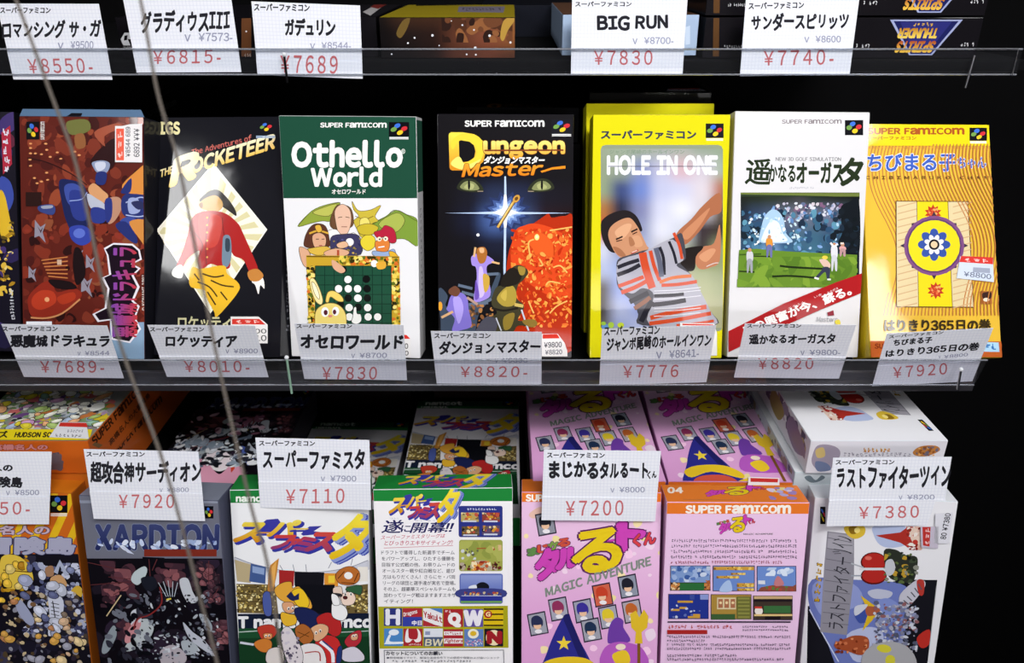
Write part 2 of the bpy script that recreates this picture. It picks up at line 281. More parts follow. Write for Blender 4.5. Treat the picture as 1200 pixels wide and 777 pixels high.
# artwork of every box: P polygon, S smooth outline, E ellipse, L stroke, G colour blend, N scattered dabs, K tiny illegible print, T lettering
ART = {
 'drac':{'ops':[('N',['#6e2a1e','#7c3323','#8a3c28','#4a1a16','#5e221a','#93452c','#3c1512'],170,1.5,6.9,[1.3,98.8,108.0,101.5,108.5,188.2,3.0,187.4],3,1.9),('N',['#6e2a1e','#7c3323','#8a3426','#4a1a16','#5e221a','#7f3020','#2c1110','#8a4a30'],170,1.35,6.01,[1.4,24.6,106.1,28.6,106.6,108.0,2.9,105.6],4,1.9),('P','#2a1512',[4.9,128.8,18.4,129.1,18.2,118.1,4.7,117.8]),('S','#6d6f3a',[40.0,182.3,45.9,185.1,57.7,185.2,60.5,178.5,53.1,174.4,42.8,174.3]),('S','#8f5a35',[47.2,173.0,54.6,174.4,56.0,165.0,48.6,163.5]),('S','#2b1113',[63.2,158.3,72.1,166.5,80.9,170.7,80.0,151.8,71.9,146.3,60.2,151.5]),('S','#a05038',[63.4,175.8,81.0,182.7,86.8,180.1,72.2,173.2,72.1,165.2]),('E','#e39a62',[9.8,166.5,1.3,0.0,-0.1,-0.7]),('E','#e39a62',[9.7,163.1,1.3,0.0,0.0,-0.7]),('E','#e39a62',[9.6,159.0,1.4,0.0,0.0,-0.7]),('E','#e39a62',[9.1,154.2,1.3,0.0,0.0,-0.7]),('E','#e39a62',[9.5,149.4,1.3,0.1,-0.1,-0.7]),('E','#e39a62',[13.7,159.0,1.3,0.0,-0.1,-0.7]),('E','#e39a62',[18.9,158.4,1.3,0.0,0.0,-0.7]),('E','#e39a62',[23.4,161.9,1.3,0.0,0.0,-0.7]),('E','#e39a62',[26.3,156.5,1.3,0.0,0.0,-0.7]),('E','#e39a62',[32.3,160.0,1.3,0.0,0.0,-0.7]),('E','#e39a62',[35.2,155.2,1.3,0.1,0.0,-0.6]),('E','#e39a62',[12.6,139.9,1.3,0.0,0.0,-0.7]),('E','#e39a62',[18.5,137.3,1.4,0.0,0.0,-0.7]),('E','#e39a62',[14.8,135.9,1.3,0.0,-0.1,-0.7]),('E','#e39a62',[23.1,144.2,1.4,0.0,0.0,-0.7]),('E','#e39a62',[23.8,138.7,1.3,0.1,0.0,-0.6]),('E','#e39a62',[22.7,166.6,1.4,0.0,0.0,-0.7]),('E','#e39a62',[47.1,160.8,1.3,0.0,0.0,-0.7]),('E','#e39a62',[50.7,158.2,1.4,0.0,0.0,-0.7]),('S','#1d2452',[33.4,137.5,42.4,139.1,54.1,135.2,56.9,124.4,56.7,100.2,44.8,98.1,38.9,107.6,36.1,118.5]),('S','#3d4e9c',[37.8,133.5,45.3,136.4,52.6,132.4,54.0,124.3,48.0,117.4,40.6,121.3]),('S','#2d3a86',[42.2,129.5,52.6,129.7,56.9,118.9,55.3,108.0,44.9,110.5]),('L','#8fa0d8',0.75,[42.1,122.7,52.5,124.3,57.0,129.8]),('S','#8b96b4',[61.7,152.9,70.5,154.4,76.3,151.8,73.3,145.0,66.0,144.9,62.4,148.9]),('S','#c9cede',[63.9,152.3,72.0,153.1,71.9,148.3,66.0,146.2]),('S','#26306e',[65.3,144.9,73.3,145.0,71.8,136.2,64.5,136.7]),('S','#d49a6a',[58.5,133.9,63.0,136.7,70.3,131.4,74.6,127.4,71.6,121.9,62.8,124.5,58.5,129.8]),('S','#b7bccb',[57.0,128.5,65.8,124.5,71.6,120.6,70.1,115.1,59.8,117.6]),('S','#2d3a86',[60.6,117.6,71.6,116.5,71.5,107.0,61.2,106.7]),('S','#b98a70',[74.6,124.7,83.4,126.3,86.3,119.5,80.3,108.5,74.4,105.7,76.0,113.9]),('S','#2a357c',[71.7,123.3,77.5,124.8,77.4,111.2,73.0,107.0]),('S','#27326f',[86.3,126.3,95.1,130.5,108.1,129.4,108.0,111.9,94.9,110.2,86.2,114.1]),('L','#a9b4dc',0.9,[89.2,122.3,100.9,126.6,106.7,125.4]),('L','#a9b4dc',0.86,[89.1,112.8,99.3,111.7,106.6,113.2]),('S','#9aa6d0',[91.4,125.1,99.4,125.2,100.8,115.8,92.1,114.2]),('S','#2b2f58',[93.6,122.4,100.9,123.9,105.2,119.9,99.4,117.1]),('S','#d98c3f',[86.4,135.8,96.6,145.4,108.3,152.3,108.1,130.8,98.0,129.2,89.3,130.4]),('S','#26306e',[84.9,130.3,93.7,141.3,92.9,130.5]),('S','#c87f38',[96.4,106.2,108.0,109.2,108.0,99.7,92.0,99.3]),('S','#3a4a94',[84.7,108.6,95.0,111.6,99.3,103.5,86.1,99.1]),('S','#384480',[15.9,118.1,27.2,119.7,30.1,115.6,27.1,111.4,16.6,114.0]),('S','#9a9fb0',[18.2,118.1,27.2,119.0,27.2,116.9,19.7,116.1]),('L','#2b1113',0.75,[6.9,155.5,23.2,152.4,42.4,144.5,57.1,135.2]),('S','#3443a0',[42.6,102.4,52.3,104.0,59.6,100.0,59.5,91.8,52.1,88.2,44.7,91.4,41.8,96.9]),('E','#5c70c8',[50.0,97.7,5.0,0.2,-0.1,-3.8]),('S','#26306e',[80.3,104.6,89.1,107.6,97.8,96.9,97.7,90.8,89.0,95.3]),('S','#d08a42',[92.0,107.6,108.0,108.0,107.9,87.6,100.7,94.2]),('P','#8f8a98',[12.5,107.2,17.2,101.8,21.7,104.6,18.9,97.7,21.5,89.4,15.9,94.8,11.9,93.3]),('P','#4a3038',[14.2,103.1,17.1,99.0,19.3,101.8,17.4,96.8]),('P','#8f8a98',[51.5,65.4,56.2,60.0,60.7,62.9,57.9,55.9,60.5,47.7,54.9,53.1,51.0,51.6]),('P','#4a3038',[53.2,61.3,56.2,57.3,58.3,60.1,56.4,55.1]),('P','#8f8a98',[6.5,70.9,9.8,67.1,13.0,69.1,11.0,64.2,12.8,58.4,8.9,62.1,6.1,61.1]),('P','#4a3038',[7.7,68.0,9.8,65.1,11.3,67.1,9.9,63.5]),('P','#8f8a98',[55.6,81.5,59.4,77.2,62.9,79.5,60.7,74.0,62.8,67.4,58.3,71.7,55.2,70.5]),('P','#4a3038',[57.0,78.3,59.3,75.0,61.0,77.3,59.5,73.3]),('P','#8f8a98',[47.7,86.3,50.5,83.1,53.2,84.8,51.6,80.6,53.1,75.7,49.8,78.9,47.4,78.0]),('P','#4a3038',[48.7,83.8,50.5,81.4,51.8,83.1,50.7,80.1]),('S','#8a2a1c',[6.4,47.3,17.2,57.4,26.2,59.1,30.6,50.9,45.7,54.2,51.6,48.8,41.0,37.3,22.8,29.6,9.1,30.5,5.5,38.8]),('S','#b23a22',[9.4,46.0,17.1,51.8,27.6,50.8,29.0,42.4,16.8,36.4,9.3,39.0]),('S','#a8371f',[30.6,46.7,44.1,51.3,45.6,45.8,35.0,41.3]),('E','#e0a070',[21.8,44.7,2.1,0.1,0.0,-1.9]),('L','#c98a5a',1.35,[7.6,29.8,21.3,29.9,34.9,34.3,50.1,46.0]),('S','#1c1012',[46.1,86.0,52.0,83.4,54.8,65.5,47.2,57.0,44.4,72.1]),('S','#1c1012',[23.3,60.4,41.3,59.6,47.2,54.2,30.7,53.7]),('L','#c67a44',0.9,[17.5,75.5,40.0,78.9]),('L','#c67a44',0.94,[18.6,73.0,40.0,75.6]),('L','#c67a44',0.9,[19.8,70.6,39.9,72.3]),('L','#c67a44',0.9,[21.0,68.1,39.9,68.9]),('L','#c67a44',0.9,[22.1,65.6,39.8,65.6]),('L','#c67a44',0.9,[23.3,63.2,39.8,62.3]),('P','#c8a890',[31.0,76.6,34.8,76.7,34.7,72.5,31.0,72.4]),('P','#86a4c0',[75.2,28.1,106.9,30.0,106.7,0.9,74.9,-0.5]),('P','#e8e8ee',[3.7,26.5,25.8,27.4,25.7,24.1,3.7,23.3]),('P','#7b98b8',[106.8,201.7,109.2,201.7,106.7,0.9,104.8,0.8]),('P','#e6e2ea',[70.6,86.6,78.7,90.9,94.8,90.7,100.6,86.1,102.3,78.6,94.7,75.0,101.3,71.8,95.4,66.1,100.4,57.3,95.2,46.2,100.3,42.2,96.6,33.1,101.4,24.3,92.1,12.8,76.5,15.0,75.2,30.2,64.8,28.4,60.4,34.5,70.8,39.8,73.2,55.1,68.1,63.2,74.8,66.1,73.0,81.2]),('P','#1a0d1a',[72.0,85.6,78.7,89.6,94.1,89.3,99.2,85.4,100.6,79.3,92.9,74.9,99.1,71.3,93.5,66.0,98.2,57.3,93.3,46.1,98.6,41.4,95.1,33.0,99.5,24.5,91.3,14.2,77.7,16.1,76.7,31.4,66.3,29.9,62.6,34.6,72.6,39.5,75.1,55.1,70.5,63.5,76.6,66.2,74.5,81.2]),('T','悪魔城ドラキュラ','#c03a34','#7c46a8',[98.0,17.9,98.4,88.1,76.5,17.0],0.035,0,0),('T','© KONAMI 1991','#e6e2da','#e6e2da',[105.0,38.9,105.2,67.1,102.1,38.8],0.02,0,0),('P','#0c0c12',[6.6,183.4,17.5,183.5,17.3,169.9,6.4,169.8]),('E','#3c6ed0',[11.1,180.0,1.7,0.6,0.8,-1.9]),('E','#c83038',[14.8,177.4,1.6,0.5,0.7,-1.9]),('E','#6f9a48',[9.1,176.6,1.7,0.6,0.8,-1.9]),('E','#e6c428',[12.4,173.7,1.7,0.5,0.8,-1.9]),('T','SUPER FAMICOM','#e8e4e0','#e8e4e0',[21.7,169.7,22.0,183.5,18.5,169.7],0.03,0,0)],'lip':(0.005,0.0062,0.004),'liptext':[('P','#15151c',[40,0,44,5,47,7,52,3,52,0]),('T','©KONAMI 1991','#c8d4e0','#c8d4e0',[66,4.2,82,4.2,66,5.8],0.02,0,0)],'base':'#5b2018','carton':'#16161c','flap':'#56718f','stk':[([81.2,180.7,86.8,180.7,93.3,182.1,103.4,182.6,103.2,153.3,81.0,153.2],[('P','#e9e6e6',[81.2,180.7,86.8,180.7,93.3,182.1,103.4,182.6,103.2,153.3,81.0,153.2]),('P','#e8604a',[82.1,178.7,88.5,178.8,88.3,154.7,81.9,154.6]),('T','¥8544 689','#55555f','#55555f',[93.5,157.4,93.7,180.1,89.8,157.4],0.02,0,0),('T','6892 ¥¥¥','#44444c','#44444c',[101.1,157.5,101.2,178.9,96.4,157.4],0.02,0,0),('K','#f4d0c8',3,[87.1,156.0,87.3,177.4,83.1,155.9],2)])]},
 'rock':{'ops':[('P','#f3efdc',[45.0,152.1,90.0,100.3,46.0,34.1,0.0,99.5]),('P','#d8d0a0',[45.2,96.4,87.9,96.7,84.3,91.3]),('P','#d8d0a0',[45.2,96.4,81.2,86.5,78.3,82.2]),('P','#d8d0a0',[45.2,96.4,75.6,78.1,72.9,74.0]),('P','#d8d0a0',[45.2,96.4,70.1,69.8,67.0,65.2]),('P','#d8d0a0',[45.2,96.4,63.5,60.0,59.4,53.8]),('P','#d8d0a0',[45.2,96.4,54.2,45.9,46.9,35.0]),('P','#d8d0a0',[45.2,96.4,39.1,45.5,33.3,53.2]),('P','#d8d0a0',[45.2,96.4,28.7,59.3,24.8,64.4]),('P','#d8d0a0',[45.2,96.4,21.4,69.0,18.2,73.2]),('P','#d8d0a0',[45.2,96.4,15.1,77.3,12.0,81.4]),('P','#d8d0a0',[45.2,96.4,8.7,85.8,5.0,90.6]),('P','#d8d0a0',[45.2,96.4,0.8,96.2,5.1,101.8]),('P','#d8d0a0',[45.2,96.4,8.8,106.5,12.1,110.7]),('P','#d8d0a0',[45.2,96.4,15.1,114.6,18.1,118.4]),('P','#d8d0a0',[45.2,96.4,21.1,122.3,24.3,126.4]),('P','#d8d0a0',[45.2,96.4,27.8,131.0,31.9,136.2]),('P','#d8d0a0',[45.2,96.4,37.0,142.7,43.6,151.3]),('P','#d8d0a0',[45.2,96.4,50.7,142.5,56.1,136.0]),('P','#d8d0a0',[45.2,96.4,60.4,130.6,64.1,126.1]),('P','#d8d0a0',[45.2,96.4,67.4,122.0,70.5,118.2]),('P','#d8d0a0',[45.2,96.4,73.5,114.5,76.6,110.6]),('P','#d8d0a0',[45.2,96.4,79.9,106.5,83.6,102.0]),('L','#f6f2e2',1.24,[45.0,152.1,90.0,100.3,46.0,34.1,0.0,99.5,45.0,152.1]),('T','IGS','#e8dfa8','#e8dfa8',[-0.2,176.5,16.3,176.4,-0.5,185.7],0.06,0,0),('T','The Adventures of','#c9605a','#d87868',[27.0,159.2,76.0,170.8,26.6,163.9],0.015,0,0),('T','THE','#eac860','#f0e0b0',[1.1,141.7,11.7,145.2,1.3,147.4],0.04,0,0),('T','OCKETEER','#f0c25a','#f6ecc4',[27.1,144.7,94.5,164.6,27.8,156.1],0.05,0,0),('T','R','#f0c25a','#f6ecc4',[10.6,135.1,29.6,141.7,14.4,156.2],0.06,0,0),('E','#3c6ed0',[86.3,183.3,1.7,0.6,0.4,-1.1]),('E','#c83038',[90.3,181.7,1.8,0.6,0.5,-1.2]),('E','#6f9a48',[84.2,181.3,1.7,0.6,0.4,-1.1]),('E','#e6c428',[87.9,179.5,1.8,0.6,0.5,-1.2]),('P','#9fb4d0',[79.5,174.5,95.0,174.4,95.0,173.5,79.5,173.6]),('P','#9fb4d0',[79.5,173.3,95.0,173.3,95.0,172.5,79.6,172.6]),('S','#2a2522',[34.2,122.6,40.8,129.8,48.9,131.8,57.2,125.3,64.0,116.1,65.1,110.9,60.3,113.8,54.8,117.4,43.8,122.6]),('S','#c79a52',[34.3,120.6,39.6,125.2,47.7,127.2,53.0,122.6,53.4,117.4,48.1,113.7,39.9,115.4,35.1,117.4]),('S','#8a5a2a',[34.3,120.6,37.0,121.3,37.1,117.4,35.1,117.4]),('S','#a8201f',[28.5,108.8,35.9,114.1,48.1,114.8,57.6,112.2,65.9,105.7,70.1,99.2,83.0,72.0,84.5,63.5,79.2,62.6,72.1,75.8,63.9,79.6,58.3,88.7,61.4,71.8,56.1,69.1,45.2,72.9,37.2,67.6,34.3,75.4,35.4,83.3,26.0,76.7,20.9,67.5,16.7,70.1,21.8,83.2,25.5,96.3]),('S','#c43a2e',[34.6,110.8,46.8,112.2,53.7,106.9,50.2,88.6,40.7,86.0,35.0,96.4]),('L','#6a1214',0.69,[43.4,112.1,41.0,99.0,40.8,83.3,41.8,71.6]),('L','#7a1816',0.83,[53.6,109.6,55.4,96.5,61.3,75.7]),('L','#7a1816',0.69,[30.9,97.7,38.0,88.6,35.5,78.1]),('E','#e0b050',[41.2,109.5,0.8,0.0,0.0,-0.8]),('E','#e0b050',[41.3,103.6,0.8,0.0,0.0,-0.8]),('E','#e0b050',[41.5,97.7,0.8,0.0,0.0,-0.7]),('E','#e0b050',[41.7,91.2,0.8,0.0,0.0,-0.8]),('E','#e0b050',[41.9,84.7,0.8,0.0,0.0,-0.8]),('E','#e0b050',[42.1,78.1,0.8,0.0,0.0,-0.8]),('S','#f2eee6',[79.2,62.8,84.5,65.5,88.6,61.0,89.5,53.9,86.1,56.4,84.9,49.3,82.0,56.4,79.3,58.9]),('S','#c07f3a',[75.7,66.7,83.0,69.4,88.5,64.2,84.6,59.7,77.9,60.2]),('S','#efece4',[14.7,68.7,20.0,72.1,22.9,68.8,21.7,61.6,15.6,62.2,13.4,64.8]),('S','#6f8496',[55.4,95.2,60.8,93.9,61.9,78.3,58.8,70.4,54.7,73.0,54.3,87.4]),('S','#31404e',[56.8,92.6,60.2,92.0,60.4,83.5,57.1,83.5]),('S','#e6b52a',[37.2,68.9,56.0,71.7,58.9,65.2,68.6,57.5,67.5,49.7,51.8,31.3,49.0,35.2,41.9,46.8,40.4,52.0,29.4,54.5,27.8,62.3,30.3,70.2]),('L','#4a3210',1.24,[38.6,65.0,48.2,62.5,56.3,63.9]),('L','#4a3210',1.18,[34.7,58.5,44.4,54.7,51.3,46.9]),('L','#4a3210',1.18,[45.6,59.9,55.1,56.1,64.6,54.9]),('L','#4a3210',1.24,[43.1,50.7,50.2,40.4]),('L','#4a3210',1.18,[53.9,50.9,59.5,44.4]),('L','#4a3210',1.18,[31.8,65.0,36.1,59.8]),('T','ロケッティア','#cdc89c','#cdc89c',[19.9,21.0,73.2,21.9,19.6,30.7],0.03,0,0)],'base':'#101017','carton':'#121218','flap':'#15151b','stk':[([63.2,31.4,85.8,31.7,93.3,25.6,93.7,10.9,63.8,10.4],[('P','#e6e3e2',[63.2,31.4,85.8,31.7,93.3,25.6,93.7,10.9,63.8,10.4]),('P','#d23a30',[64.4,29.6,86.5,29.9,91.6,25.6,64.5,25.4]),('K','#f3d8d0',3,[67.3,26.2,87.3,26.5,67.3,28.7],2),('T','8900','#555','#555',[73.3,18.4,92.5,18.7,73.2,21.9],0.02,0,0),('T','8010','#555','#555',[73.4,12.5,92.7,12.8,73.3,17.0],0.02,0,0)])],'side':{'right':[('T','SUPER FAMICOM','#8a8a92','#8a8a92',[9,150,9,60,19,150],0.03,0,0),('K','#77777f',12,[10,58,10,20,18,58],19)]}},
